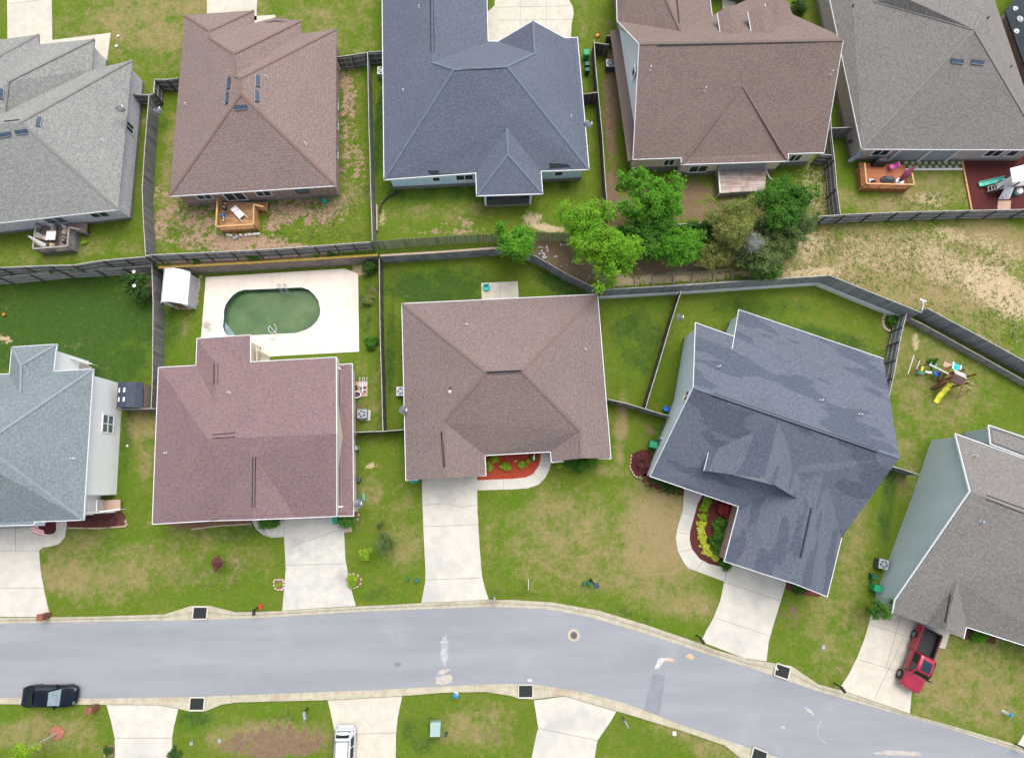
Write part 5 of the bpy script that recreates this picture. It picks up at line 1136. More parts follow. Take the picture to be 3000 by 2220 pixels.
def bin_(c,z0,mt,label,rot=0,s=(.62,.72),h_=1.0,lid=None):
    p=W(*c,z0+h_);t_=thing('wheelie_bin',label,'bin',(p.x,p.y,z0),'wheeled bins by the houses');M_=Matrix.Rotation(rot,3,'Z')
    mb=MB();mb.box((p.x,p.y,z0+h_/2),(s[0]*.82,s[1]*.82,h_-.05),rot,1.18);mb.build('body',M[mt],t_)
    mb=MB();mb.box((p.x,p.y,z0+h_),(s[0]+.06,s[1]+.04,.09),rot,.86);mb.build('lid',M[lid or mt],t_)
    d=M_@Vector((0,s[1]*.55,0));mb=MB();e=M_@Vector((s[0]*.4,0,0));mb.tube(Vector((p.x,p.y,z0+h_-.03))+d-e,Vector((p.x,p.y,z0+h_-.03))+d+e,.025);mb.build('handle',M['black'],t_)
    for s_ in (-1,1):
        q=Vector((p.x,p.y,z0+.1))+d*.9+e*s_;mb=MB();mb.tube(q-e*.06,q+e*.06,.1,12);mb.build('wheel',M['tyre'],t_)
    return t_
bin_((1719,153),ZT,'bin_green','bright green wheelie bin beside the slate blue house')
bin_((1721,187),ZT,'bin_dark','dark green bin behind the bright green one',h_=.8,s=(.5,.45));bin_((1721,204),ZT,'bin_dark','smaller dark green bin last in the row by the slate blue house',h_=.7,s=(.5,.42))
bin_((1915,1302),0,'bin_green','green wheelie bin by the wine-red shrub at the dark slate house',-.25,(.75,.65))
bin_((1214,1404),0,'teal_bin','teal bin tucked under the garage eave corner of the middle house',.1,(.75,.6))
bin_((983,1522),0,'teal_bin','teal bin behind the bush at the reddish house driveway',0,(.6,.8))
bin_((2574,1724),0,'bin_green','green wheelie bin standing nearest to the small leafy tree by the slate-sided wall',-.3,(.7,.65))
bin_((2563,1690),0,'bin_dark','small dark green bin between the air conditioner and the green bin',-.2,(.5,.45),.6)
def small(name,label,cat,fn,mt,group=None):
    mb=MB();fn(mb);o=mb.build(name,M[mt] if isinstance(mt,str) else mt);return tag(o,label,cat,group)
def B(mb,c,d,z0,rot=0,taper=1):
    p=W(*c,z0+d[2]);mb.box((p.x,p.y,z0+d[2]/2),d,rot,taper)
small('meter_box','grey meter box on the wall beside the reddish house side lawn','meter',lambda m:(B(m,(1042,1312),(.28,.35,1.1),0)),'steel')
small('utility_box','dark box with white rim at the foot of the reddish house wall','box',lambda m:(B(m,(1046,1404),(.55,.45,.5),0)),'darkgrey')
small('utility_box','pale blue meter on the pale wall above the green wheelie bin','meter',lambda m:(B(m,(1940,1283),(.3,.3,1.4),0),B(m,(1937,1300),(.2,.25,1.2),0)),'ac_grey')
small('flower_pot','blue pot standing inside the fence corner by the dark slate house','pot',lambda m:(m.lathe(W(1948,1199,0),[(.22,0),(.3,.5),(.26,.52),(.2,.45)],14)),'blue')
small('flower_pot','teal ball-shaped garden pot at the brown brick house wall','pot',lambda m:(m.lathe(W(953,592,ZT),[(.15,0),(.28,.25),(.2,.45),(.1,.47)],12)),'teal_bin')
small('transformer_box','pale green transformer cabinet standing on the near lawn','transformer',lambda m:(m.box(tuple(W(1276,2133,.35)),(.88,1.1,.7)),m.box(tuple(W(1277,2120,.7)),(.86,.3,.12))),mat('transformer',(.30,.42,.37),(.26,.37,.33),3,.5))
P('bin_green2',(.02,.16,.12),(.015,.12,.09),4,.5)
def pedestal(c,label,mt='bin_green2',r=.13,h_=.45):
    small('utility_pedestal',label,'utility pedestal',lambda m:(m.lathe(W(*c,0),[(r*1.2,0),(r,.05),(r*.95,h_),(r*.6,h_+.05)],12)),mt,'green utility pedestals in the lawns')
pedestal((1308,2147),'small dark green pedestal next to the transformer cabinet','bin_dark');pedestal((1195,1696),'smaller of two teal pedestals between two driveways')
pedestal((1222,1699),'larger of two teal pedestals between two driveways',r=.18);pedestal((1710,1709),'smaller teal pedestal at the foot of the lamp post');pedestal((1724,1706),'wider teal pedestal right at the foot of the lamp post',r=.17)
small('meter_cover','small blue-grey ground cover in the lawn beside the second driveway mouth','ground cover',lambda m:(B(m,(2413,1895),(.28,.36,.05),0,-.3)),'ac_grey')
small('meter_cover','small blue-grey ground cover in the grass under the driveway of the opposite side','ground cover',lambda m:(B(m,(560,2177),(.26,.3,.06),0)),'ac_grey')
small('meter_cover','pale blue ground cover at the edge of the bare patch','ground cover',lambda m:(B(m,(643,2169),(.26,.3,.06),0)),'ac_grey')
small('meter_cover','square white-rimmed number plate in the grass strip below the kerb','ground cover',lambda m:(B(m,(1976,2148),(.3,.32,.05),0)),'white')
# hydrants, lamp, mailboxes, sign
hy=thing('fire_hydrant','white fire hydrant with a bright blue cap at the kerb','fire hydrant',W(1336,2030,0),'fire hydrants')
b0=W(1336,2031,0);mb=MB();mb.lathe(b0,[(.2,0),(.2,.06),(.15,.1),(.15,.55),(.19,.58),(.19,.63)],14);mb.build('barrel',M['white'],hy)
mb=MB();mb.lathe(b0+Vector((0,0,.63)),[(.24,0),(.24,.06),(.17,.17),(.06,.22)],16);mb.build('cap',M['hyd_blue'],hy)
mb=MB();mb.lathe(b0+Vector((0,0,.85)),[(.05,0),(.05,.06)],8);mb.build('cap_nut',M['black'],hy)
for d in ((-.24,0),(.24,0),(0,.26)):
    mb=MB();mb.tube(b0+Vector((0,0,.42)),b0+Vector((d[0],d[1],.42)),.07);mb.build('nozzle',M['white'],hy)
hy=thing('fire_hydrant','white fire hydrant with blue top leaning on the olive lawn near the photo corner','fire hydrant',W(2940,2083,0),'fire hydrants')
b0=W(2940,2084,0);mb=MB();mb.lathe(b0,[(.16,0),(.13,.1),(.13,.75),(.17,.8)],14);mb.build('barrel',M['dish'],hy)
mb=MB();mb.lathe(b0+Vector((0,0,.8)),[(.18,0),(.14,.12),(.05,.17)],14);mb.build('cap',M['hyd_blue'],hy)
lp=thing('street_lamp','black lamp post with square lantern on the middle lawn','street lamp',W(1731,1699,0))
b0=W(1731,1699,0);mb=MB();mb.lathe(b0,[(.16,0),(.12,.3),(.08,.35),(.07,2.9),(.09,2.95)],12);mb.build('pole',M['black'],lp)
mb=MB();mb.box(b0+Vector((0,0,3.15)),(.34,.34,.4),.3,1.15);mb.build('lantern',M['darkgrey'],lp)
mb=MB();mb.box(b0+Vector((0,0,3.4)),(.5,.5,.1),.3,.75);mb.box(b0+Vector((0,0,3.47)),(.16,.16,.05),.3,.6);mb.build('lantern_roof',M['sky_glass'],lp)
def mailbox(base,label,mt='black',post='black',rot=-1.2,h_=1.1,L=.55,w_=.24):
    b=W(*base,0);t_=thing('mailbox',label,'mailbox',b,'mailboxes along the kerb');d=Vector((math.cos(rot),math.sin(rot),0))
    mb=MB();mb.box(b+Vector((0,0,h_/2)),(.1,.1,h_),rot);mb.bar(b+Vector((0,0,h_-.06)),b+d*.35+Vector((0,0,h_-.06)),.08,.08);mb.build('post',M[post],t_)
    c=b+d*.25+Vector((0,0,h_+.1));u=Vector((-d.y,d.x,0));pr=[(-w_/2,-.12),(-w_/2,.05),(-w_/3,.13),(0,.16),(w_/3,.13),(w_/2,.05),(w_/2,-.12)]
    mb=MB();vs=[c+d*s*L/2+u*x+Vector((0,0,z)) for s in (-1,1) for x,z in pr];k=7
    mb.add(vs,[(i,(i+1)%k,k+(i+1)%k,k+i) for i in range(k)]+[tuple(range(k-1,-1,-1)),tuple(range(k,2*k))]);mb.build('box',M[mt],t_)
    mb=MB();q=c+u*(w_/2+.02)+Vector((0,0,.08));mb.bar(q,q+Vector((0,0,.18)),.03,.06);mb.build('flag',M['red'],t_);return t_
mailbox((2040,1860),'black mailbox on a post where the dark slate house driveway meets the kerb',rot=-.95,L=.6)
mailbox((2443,2000),'black mailbox at the driveway mouth of the red pickup',rot=-.95,L=.55)
mailbox((2970,2176),'black mailbox by the last driveway corner',rot=-.9,L=.5)
mailbox((1449,1744),'grey mailbox at the corner of the middle house driveway','ac_grey','ac_grey',rot=-1.55,L=.55,w_=.2)
mailbox((903,2072),'grey mailbox with black post on the lawn above the white car driveway','ac_grey','black',rot=-1.3,L=.6)
mailbox((1824,2098),'blue-grey mailbox leaning beside the fan-shaped driveway','ac_grey','darkgrey',rot=-1.1,L=.6,w_=.16)
m_=mailbox((759,1778),'black mailbox with a bright red cover at the kerb',rot=-1.5,L=.5)
mb=MB();b=W(763,1776,1.2);mb.box(b,(.25,.45,.18),.2);mb.build('cover',M['red'],m_)
for c,l,lean in (((147,1801),'brick pillar mailbox at the kerb by the white house driveway',(-.55,.05)),((287,2068),'reddish brick mailbox pillar across the street from the other one',(-.1,-.4))):
    b=W(*c,0);t_=thing('mailbox_pillar',l,'mailbox',b,'brick mailbox pillars')
    mb=MB();mb.box(b+Vector((-.1,0,.55)),(.5,.5,1.1));mb.build('pillar',M['brickpost'],t_)
    mb=MB();mb.box(b+Vector((-.1,0,1.14)),(.6,.6,.09),0,.85);mb.build('pillar_cap',M['stone_edge'] if False else M['brickpost'],t_)
    mb=MB();mb.box(b+Vector((-.1,.0,.9)),(.22,.56,.22));mb.build('mail_door',M['iron'],t_)
t_=thing('yard_sign','thin white yard sign standing edge-on in the middle lawn','sign',W(1547,1705,0))
p=W(1547,1707,0);mb=MB();mb.bar(p+Vector((0,-.5,.55)),p+Vector((0,.45,.55)),.03,.55);mb.build('sign_panel',M['white'],t_)
for s in (-.4,.35):
    mb=MB();mb.bar(p+Vector((0,s,0)),p+Vector((0,s,.55)),.02,.02);mb.build('leg',M['white'],t_)
# flag on the white sided house
t_=thing('flag','small striped red and white flag on a short pole over the mulch circle','flag',W(108,1546,2.2))
a=W(88,1541,2.6);b=W(126,1551,2.0);mb1,mb2=MB(),MB()
for i in range(7):
    off=Vector((.02*i,-.085*i,-.03*i));q=[a+off,b+off,b+off+Vector((.02,-.085,-.03)),a+off+Vector((.02,-.085,-.03))]
    q=[v+Vector((0,0,.03*math.sin(k*2+i))) for k,v in enumerate(q)];(mb1 if i%2==0 else mb2).add(q,[(0,1,2,3),(3,2,1,0)])
mb1.build('red_stripes',M['red'],t_);mb2.build('white_stripes',M['white'],t_)
mb=MB();mb.tube(W(104,1528,2.3),a,.02);mb.build('pole',M['offwhite'],t_)
small('bench','white bench under the eave of the white-sided house','bench',lambda m:(m.bar(W(105,1534,.5),W(132,1533,.5),.4,.06),m.bar(W(105,1531,.9),W(132,1530,.9),.05,.4),m.bar(W(106,1534,.2),W(106,1534,.45),.3,.06),m.bar(W(131,1533,.2),W(131,1533,.45),.3,.06)),'dish')
# mulch beds with their edging
def bed(label,pts,mt,z=.07,edge=None,z0=0,name='mulch_bed'):
    ps=[W(x,y,z0+z) for x,y in pts];c=sum(ps,Vector())/len(ps);t_=thing(name,label,'garden bed',(c.x,c.y,z0),'garden beds')
    mb=MB();mb.prism([p[:2] for p in ps],z0-.03,z0+z);mb.build('mulch',M[mt],t_)
    if edge:
        r=random.Random(3)
        mb=MB();L=[ps[i] for i in edge]
        for a,b in zip(L[:-1],L[1:]):
            k=max(1,int((b-a).length/.28))
            for i in range(k):
                p=a.lerp(b,(i+.5)/k);mb.box((p.x,p.y,z0+.1),(.24,.15,.16),math.atan2((b-a).y,(b-a).x)+r.uniform(-.15,.15),.85)
        mb.build('stone_edging',M['stone_edge'],t_)
    return t_
bed('bright red mulch bed with four round shrubs at the middle house door',[(1398,1340),(1430,1310),(1584,1300),(1584,1345),(1578,1365),(1562,1388),(1540,1398),(1500,1402),(1398,1406)],'mulch_red')
bed('wine-red mulch crescent planted with lime and red shrubs at the dark slate house',[(2062,1444),(2170,1470),(2132,1661),(2078,1651),(2051,1637),(2027,1607),(2021,1580),(2022,1557),(2034,1513),(2044,1476)],'mulch_wine')
bed('dark mulch circle with the striped flag at the white-sided house',[(108,1520),(160,1522),(164,1535),(164,1553),(158,1562),(145,1565),(122,1563),(114,1550)],'mulch_wine')
bed('brown mulch bed with stone edge below the white front porch',[(194,1520),(348,1497),(362,1506),(368,1522),(372,1540),(345,1543),(290,1547),(200,1546)],'mulch_brown',edge=[3,4,5,6,7])
bed('narrow bed with a pale stone line under the reddish house front eave',[(485,1525),(735,1515),(738,1534),(640,1540),(560,1550),(500,1540)],'soil',edge=[2,3,4])
bed('curved bed edged with pale bricks round the reddish house corner',[(1030,1490),(1043,1488),(1050,1500),(1052,1515),(1045,1527),(1030,1530),(1010,1520)],'soil',edge=[1,2,3,4,5])
bed('wine-coloured mulch round a bare twiggy shrub beside the dark slate house',[(1850,1330),(1880,1316),(1905,1320),(1915,1345),(1905,1385),(1880,1400),(1860,1395),(1845,1370)],'mulch_wine',edge=[0,7,6,5])
bed('dark planted strip under the front gutter of the dark slate house',[(1900,1380),(1925,1395),(2003,1430),(2003,1452),(1960,1445),(1900,1425),(1870,1400)],'mulch_brown')
bed('brown bed under the garage eave of the dark slate house',[(2302,1705),(2330,1712),(2410,1740),(2400,1748),(2360,1744),(2305,1728)],'mulch_brown')
bed('tiny stone-ringed bed beside the stained driveway',[(803,1698),(831,1697),(830,1727),(812,1727),(803,1720)],'soil',edge=[0,1,2,3,4,0])
bed('stone-ringed round bed with a lime bush at the driveway edge',[(1020,1682),(1042,1680),(1056,1690),(1060,1703),(1052,1716),(1033,1724)],'soil',edge=[0,1,2,3,4,5])
bed('oval mulch ring around the leaning young tree',[(147,2135),(160,2126),(178,2128),(188,2142),(184,2158),(165,2168),(150,2160)],'mulch_ring')
bed('small bed with a dark shrub beside the near driveway',[(305,2185),(336,2178),(337,2215),(315,2216),(303,2205)],'soil',edge=[0,4,3])
bed('brick pad corner beside the stained driveway',[(1007,1535),(1030,1532),(1031,1557),(1009,1560)],'cushion',name='brick_pad')
bed('brown bed with hedge below the tall slate-sided house front',[(2832,1840),(2918,1866),(2915,1886),(2825,1870)],'mulch_brown')
bed('dark red rubber play surface with a pale edging board under the slide tower',[(2820,471),(2960,472),(3100,420),(3200,616),(2848,616)],'play_red' if False else 'mulch_wine',z=.06,z0=ZT,name='play_surface')
small('edging_board','long pale board edging the dark red play surface','edging',lambda m:(m.bar(W(2818,470,ZT+.1),W(2846,616,ZT+.1),.16,.14)),'rail_tan')
small('edging_kerb','pale kerb strip below the round paver tiles behind the grey-brown house','edging',lambda m:(m.bar(W(2640,497,ZT+.06),W(2822,496,ZT+.06),.2,.1)),'offwhite')
pv=thing('stepping_stones','two staggered rows of pale hexagonal pavers behind the grey-brown house','pavers',W(2735,480,ZT))
for r_ in range(2):
    for i in range(9):
        p=W(2655+i*19.5-(r_*8),477+r_*12,ZT+.06);mb=MB();mb.lathe((p.x,p.y,ZT),[(.22,0),(.22,.06)],6);mb.build('paver',M['tile_paver'],pv)
st=thing('stone_ring','curved row of pale blocks round a bush in the corner by the fence junction','stones',W(2600,940,0))
for i in range(9):
    a=math.radians(100+i*20);p=W(2608+24*math.cos(a)*.9,942-27*math.sin(a),.1);mb=MB();mb.box((p.x,p.y,.09),(.3,.22,.18),a+1.57,.85);mb.build('block',M['stone_edge'],st)
from mathutils import noise as mnoise
ROADP=[tuple(W(x,at(KU,x)-2)[:2]) for x in rxs]+[tuple(W(x,at(KL,x)+2)[:2]) for x in rxs[::-1]]
# ---------------------------------------------------------------- plants
def quads(name,centers,normals,size,mt,parent=None,seed=0,aspect=.6):
    r=np.random.default_rng(seed);n=len(centers)
    nn=normals/np.maximum(np.linalg.norm(normals,axis=1,keepdims=True),1e-6)
    t_=r.normal(size=(n,3));t_-=nn*(t_*nn).sum(1,keepdims=True);t_/=np.linalg.norm(t_,axis=1,keepdims=True);b_=np.cross(nn,t_)
    s=size*r.uniform(.6,1.3,(n,1));t_=t_*s;b_=b_*s*aspect
    v=np.stack([centers-t_,centers+b_*.9,centers+t_,centers-b_*.9],1).reshape(-1,3).astype('f')
    me=bpy.data.meshes.new(name);me.vertices.add(n*4);me.vertices.foreach_set('co',v.ravel());me.loops.add(n*4);me.loops.foreach_set('vertex_index',np.arange(n*4,dtype='i'))
    me.polygons.add(n);me.polygons.foreach_set('loop_start',np.arange(n,dtype='i')*4);me.polygons.foreach_set('loop_total',np.full(n,4,'i'));me.update(calc_edges=True)
    me.materials.append(mt);return link(name,me,parent)
def crown_pts(c,rad,ncl,per,clr,seed,flat=.0,fill=.35):
    r=np.random.default_rng(seed);u=r.normal(size=(ncl,3));u/=np.linalg.norm(u,axis=1,keepdims=True)
    rr=r.uniform(fill,1,(ncl,1))**.6;lob=.95+.3*np.sin(u[:,:1]*4+seed)*np.cos(u[:,1:2]*3+seed)+.25*np.cos(u[:,1:2]*6+seed*2)
    cc=u*rr*lob*np.array(rad);cc[:,2]=np.where(cc[:,2]<-rad[2]*.45,cc[:,2]*.4,cc[:,2])
    ncl=ncl;k=ncl*per;v=r.normal(size=(k,3));v/=np.linalg.norm(v,axis=1,keepdims=True);cr=np.repeat(r.uniform(.45,1.3,(ncl,1))*clr,per,0)
    p=np.repeat(cc,per,0)+v*cr*np.minimum(r.uniform(.2,1,(k,1))+r.exponential(.22,(k,1)),2.2)*np.array([1,1,.6]);nn=v+np.array([0,0,.9])+r.normal(size=(k,3))*.5
    return p+np.array(c),nn,cc+np.array(c)
def tree(name,label,px,py,hc,rad,z0,mt,seed,ncl=90,per=130,clr=.5,leaf=.13,bark='bark',cat='tree',group=None,trunk=.14,base=None,fill=.35):
    c=W(px,py,z0+hc);b0=Vector((c.x,c.y,z0)) if base is None else W(*base,z0);t_=thing(name,label,cat,b0,group)
    pts,nn,cl=crown_pts((c.x,c.y,c.z),rad,ncl,per,clr,seed,fill=fill);quads('crown',pts,nn,leaf,LM[mt],t_,seed)
    r=random.Random(seed);mb=MB();cv=Vector(c);f=b0.lerp(cv,.55)
    mb.tube(b0-Vector((0,0,.05)),f,trunk,9,trunk*.7);mb.tube(f,cv+Vector((0,0,rad[2]*.5)),trunk*.7,8,trunk*.2)
    for i in range(min(16,len(cl))):
        q=Vector(cl[r.randrange(len(cl))]);s=f.lerp(cv,r.uniform(0,.9));mb.tube(s,s.lerp(q,.95),trunk*.3,6,trunk*.06)
    mb.build('trunk',M[bark],t_);return t_
TG='trees on the waste strip between the yards'
tree('round_tree','round dense green tree overhanging the fence behind the small patio',1515,716,2.6,(1.75,1.75,1.5),ZT,'green',1,110,150,.5,.1,group=TG)
tree('leafy_tree','bright yellow-green tree, upper half of the pair spilling over the side fence',1715,662,4.2,(2.05,2.5,2.09),ZT,'bright',2,137,112,0.55,.1,group=TG)
tree('leafy_tree','bright green tree reaching down to the sand boxes',1795,745,4.2,(2.62,2.48,2.09),ZT,'bright',3,168,112,0.55,.1,group=TG)
tree('leafy_tree','glossy mid-green tree standing closest under the beige rear wall',1912,592,4.4,(3.17,2.62,2.09),ZT,'green',4,198,97,0.50,.11,group=TG)
tree('young_tree','small bright sapling between the beige wall and the glossy green tree',1893,514,2.0,(.7,.5,.5),ZT,'green',5,16,52,0.28,.1,group=TG)
tree('leafy_tree','darker green spreading tree below the glossy one',1895,680,3.0,(2.07,2.07,1.65),ZT,'mid',6,137,90,0.50,.11,group=TG)
tree('leafy_tree','fresh green tree in the middle of the waste strip above the sand boxes',1990,720,3.2,(2.62,2.35,1.87),ZT,'green',7,183,97,0.50,.11,group=TG)
tree('olive_tree','dull olive feathery tree beside the weathered deck',2150,652,4.0,(2.35,2.62,1.65),ZT,'olive',8,153,105,0.55,.08,group=TG)
tree('leafy_tree','dark green tree over the corner of the weathered deck',2303,592,4.0,(2.62,2.35,1.98),ZT,'mid',9,183,105,0.50,.09,group=TG)
tree('olive_tree','low olive and brown scrub tree in the shade between two green trees',2085,740,2.2,(2.07,1.79,1.21),ZT,'olive',10,91,82,0.50,.09,group=TG)
tree('scrub_tree','dark bushy tree at the end of the row of sand boxes',2225,745,2.6,(2.48,2.07,1.54),ZT,'greygreen',11,137,97,0.50,.1,group=TG)
tree('scrub_tree','grey-green bushy tree next to the dark framed fence on the sandy slope',2310,665,3.0,(2.35,2.62,1.65),ZT,'greygreen',12,168,105,0.50,.08,group=TG)
tree('bare_shrub','pale grey twiggy shrub among the dark green trees',2205,712,4.0,(.95,1.0,.8),ZT,'grey',13,60,80,.35,.045,bark='greybark',group=TG,fill=.1)
tree('scrub_tree','deep green undergrowth tree between the grey shrub and the sand boxes',2240,790,1.7,(1.79,1.10,0.99),ZT,'mid',14,76,82,0.40,.09,group=TG)
tree('scrub_tree','dark low tree in the shadow under the rear fence of the beige house',2060,680,1.8,(2.21,1.24,1.10),ZT,'dark',15,91,82,0.45,.1,group=TG)
# yard trees and shrubs
def shrub(label,px,py,r_,h_,mt,seed,z0=0,ncl=None,leaf=.06,name='shrub',group='round shrubs',per=90,clr=None,sq=1):
    c=W(px,py,z0+h_*.5);t_=thing(name,label,'shrub',(c.x,c.y,z0),group)
    ncl=ncl or max(10,int(34*r_));pts,nn,cl=crown_pts((c.x,c.y,z0+h_*.5),(r_*.8,r_*.8*sq,h_*.45),ncl,per,clr or r_*.35,seed)
    pts[:,2]=np.maximum(pts[:,2],z0+.03);quads('foliage',pts,nn,leaf,LM[mt],t_,seed)
    mb=MB();rr=random.Random(seed)
    for i in range(5):
        a=rr.uniform(0,6.28);mb.tube((c.x,c.y,z0),(c.x+math.cos(a)*r_*.6,c.y+math.sin(a)*r_*.6,z0+h_*.7),.025,5,.008)
    mb.build('stem',M['bark'],t_);return t_
tree('garden_tree','glossy dark tree with white blossoms by the bare corner of the plank fence',393,828,1.9,(1.25,1.0,.9),0,'dark',21,34,70,.36,.1,cat='tree')
t2=tree('garden_tree','second glossy dark tree just below the blossoming one',413,855,1.7,(.9,.8,.8),0,'dark',22,24,70,.33,.1,cat='tree')
small('blossom','large white blossoms on the glossy dark trees','blossom',lambda m:[m.lathe(W(x,y,2.6),[(.0,0),(.14,.05),(.17,.12),(.08,.14)],8) for x,y in ((395,838),(394,797))],'white')
tree('garden_tree','round dark green bush tree at the stained driveway under the reddish eave corner',1014,1520,1.5,(.75,.8,.9),0,'mid',23,40,110,.35,.09)
shrub('deep green spiky palm-like shrub under the reddish house front eave',788,1524,1.05,.8,'mid',24,leaf=.11,ncl=40,sq=.6)
tree('young_tree','loose dark green sapling with a grey crown centre on the side lawn',1127,1590,1.7,(.8,.95,.8),0,'greygreen',25,34,60,.34,.07,trunk=.04)
tree('young_tree','small faint dark sapling above the grey-centred one',1112,1536,.8,(.3,.35,.35),0,'greygreen',26,9,50,.2,.06,trunk=.03)
tree('young_tree','yellow-leaved little tree on the side lawn',1067,1624,1.2,(.55,.55,.5),0,'yellowgreen',27,20,36,.2,.08,trunk=.03)
tree('young_tree','small dark red-leaved tree alone in the front lawn',637,1650,1.4,(.45,.5,.5),0,'wine',28,20,60,.22,.08,trunk=.04)
tree('leafy_tree','sparse tree overhanging the concrete by the corner of the tall slate-sided house',2582,1792,2.4,(1.3,1.0,.9),0,'mid',29,30,60,.3,.09,base=(2540,1782),fill=.2)
t_=tree('leaning_tree','young tree with a long grey leaning trunk rooted in a mulch ring',66,2203,2.9,(.9,.7,.6),0,'yellowgreen',30,24,80,.3,.08,bark='greybark',trunk=.09,base=(168,2146))
shrub('lime green round bush in the stone ring at the driveway edge',1034,1700,.62,.8,'yellowgreen',31,leaf=.07,per=160)
shrub('small green tuft in the tiny stone-ringed bed',815,1712,.3,.3,'yellowgreen',32)
shrub('green shrub in the red mulch next to the gutter corner, lower of two',1432,1364,.55,.7,'yellowgreen',33,leaf=.05,per=160)
shrub('green shrub in the red mulch, upper of two beside the gutter corner',1450,1343,.48,.7,'yellowgreen',34,leaf=.05,per=160)
shrub('larger round green shrub in the middle of the red mulch bed',1483,1367,.6,.7,'yellowgreen',35,leaf=.05,per=180)
shrub('round green shrub towards the curved path side of the red mulch bed',1533,1361,.5,.7,'yellowgreen',36,leaf=.05,per=170)
shrub('dark shrub in shade at the door end of the red mulch bed',1562,1340,.45,.6,'mid',37)
shrub('small bright shrub right of the curved path under the middle house gable',1640,1362,.4,.5,'yellowgreen',38)
shrub('dark green clipped shrub under the middle house gable eave',1668,1352,.8,.9,'mid',39,sq=.7);shrub('lowest dark shrub hanging out from the middle house gable eave',1697,1362,.85,.9,'mid',40,sq=.8)
shrub('mid-green shrub at the outer end of the middle house gable',1735,1351,.6,.8,'green',41,sq=.8)
shrub('bare wine-coloured twiggy shrub in the round mulch',1880,1354,.95,.9,'wine',42,leaf=.05,ncl=26,per=60)
for i,(x,y) in enumerate(((2070,1468),(2063,1490),(2058,1513),(2054,1536),(2053,1558),(2056,1580),(2064,1602),(2076,1618),(2093,1632))):
    shrub(('lime yellow low plant of the curved row, %s'%('uppermost under the gutter','second below the gutter','third below the gutter','fourth below the gutter','fifth, in the middle of the curve','sixth, just past the middle','seventh, where the row bends','eighth, on the bend','last, nearest the driveway')[i]),x+2,y,.52,.35,'yellowgreen' if i<3 else 'lime',50+i,leaf=.055,per=60,ncl=34,clr=.12,name='lime_plant',group='curved row of lime plants')
shrub('red-leaved bush against the dark slate gutter corner',2120,1488,.8,.9,'red',60,leaf=.07);shrub('second red-leaved bush just below the first one',2133,1504,.6,.8,'red',61,leaf=.07)
shrub('dark green shrub behind the lime row, upper of three',2112,1538,.85,.9,'mid',62,leaf=.07);shrub('dark green shrub behind the lime row, middle of three',2105,1572,.8,.8,'mid',63,leaf=.07);shrub('dark green shrub behind the lime row, lowest of three',2098,1608,.75,.8,'mid',64,leaf=.07)
shrub('dark green shrub filling the corner by the garage of the dark slate house',2128,1652,.65,.6,'mid',65,leaf=.07)
shrub('dark pointed shrub in the brown bed under the garage eave',2340,1722,.8,.8,'dark',66,leaf=.07,sq=.6)
for i,(x,y) in enumerate(((1918,1400),(1940,1410),(1962,1419),(1985,1427))): shrub('low dark hedge plant under the dark slate front gutter, %s'%('nearest the wine mulch','second from the wine mulch','third from the wine mulch','nearest the path')[i],x,y+4,.55,.5,'dark',70+i,group='hedge under the front gutter')
for i,(x,y) in enumerate(((1878,1400),(1892,1418),(1913,1430),(1936,1438),(1960,1444),(1985,1450))): shrub('pale grey-green border tuft curving to the path, %s'%('first below the twiggy shrub','second below the twiggy shrub','third of the row','fourth of the row','fifth of the row','closest to the path')[i],x,y,.28,.25,'olive',80+i,leaf=.05,per=50,group='border tufts')
shrub('dark hedge clump in the brown bed at the tall slate-sided house front',2868,1862,1.0,.7,'green',90,sq=.5)
shrub('dark green shrub below the pool wall in the fence corner',1082,782,.85,1.4,'dark',91,leaf=.1,ncl=50);shrub('thin brownish shrub along the dividing fence beside the pool terrace',1078,880,.6,.9,'olive',92,leaf=.07)
shrub('low dark shrub along the dividing fence near the terrace corner',1086,1005,.75,.7,'mid',93,leaf=.08)
shrub('bush inside the ring of pale blocks at the fence junction',2618,936,.6,.9,'mid',94,leaf=.08);shrub('lone dark shrub near the dormered house on the far lawn',2342,22,.95,1.2,'dark',95,ZT,leaf=.09)
shrub('small shrub among the mulch by the near driveway edge',314,2200,.4,.5,'dark',96);shrub('dark shrub at the lower edge beside the near driveway',508,2212,.6,.7,'dark',97)
shrub('little yellow flowering plant at the foot of the grey deck',246,711,.3,.35,'yellowgreen',98,ZT);shrub('dark shrub in the brown bed under the white porch',255,1522,.9,.7,'wine',99,sq=.6);shrub('brown-red low shrub at the end of the white porch bed',320,1524,.8,.5,'wine',100,sq=.6)
shrub('leafy vine clump on the double fence behind the yards',158,790,.5,1.6,'mid',101,1.0);shrub('second leafy vine clump on the double fence',213,787,.5,1.6,'mid',102,1.0)
shrub('green weed clump at the fence base above the yellow cap board',573,764,.4,.7,'mid',103,ZT);shrub('long green weed clump above the yellow cap board near the plank fence',740,752,.8,.7,'mid',104,ZT,sq=.4);shrub('little weed tuft beside the yellow cap board towards the narrow fence',968,742,.4,.5,'mid',105,ZT)
shrub('dark shrub by the swing beam in the olive lawn',2733,1057,.45,.6,'mid',106)
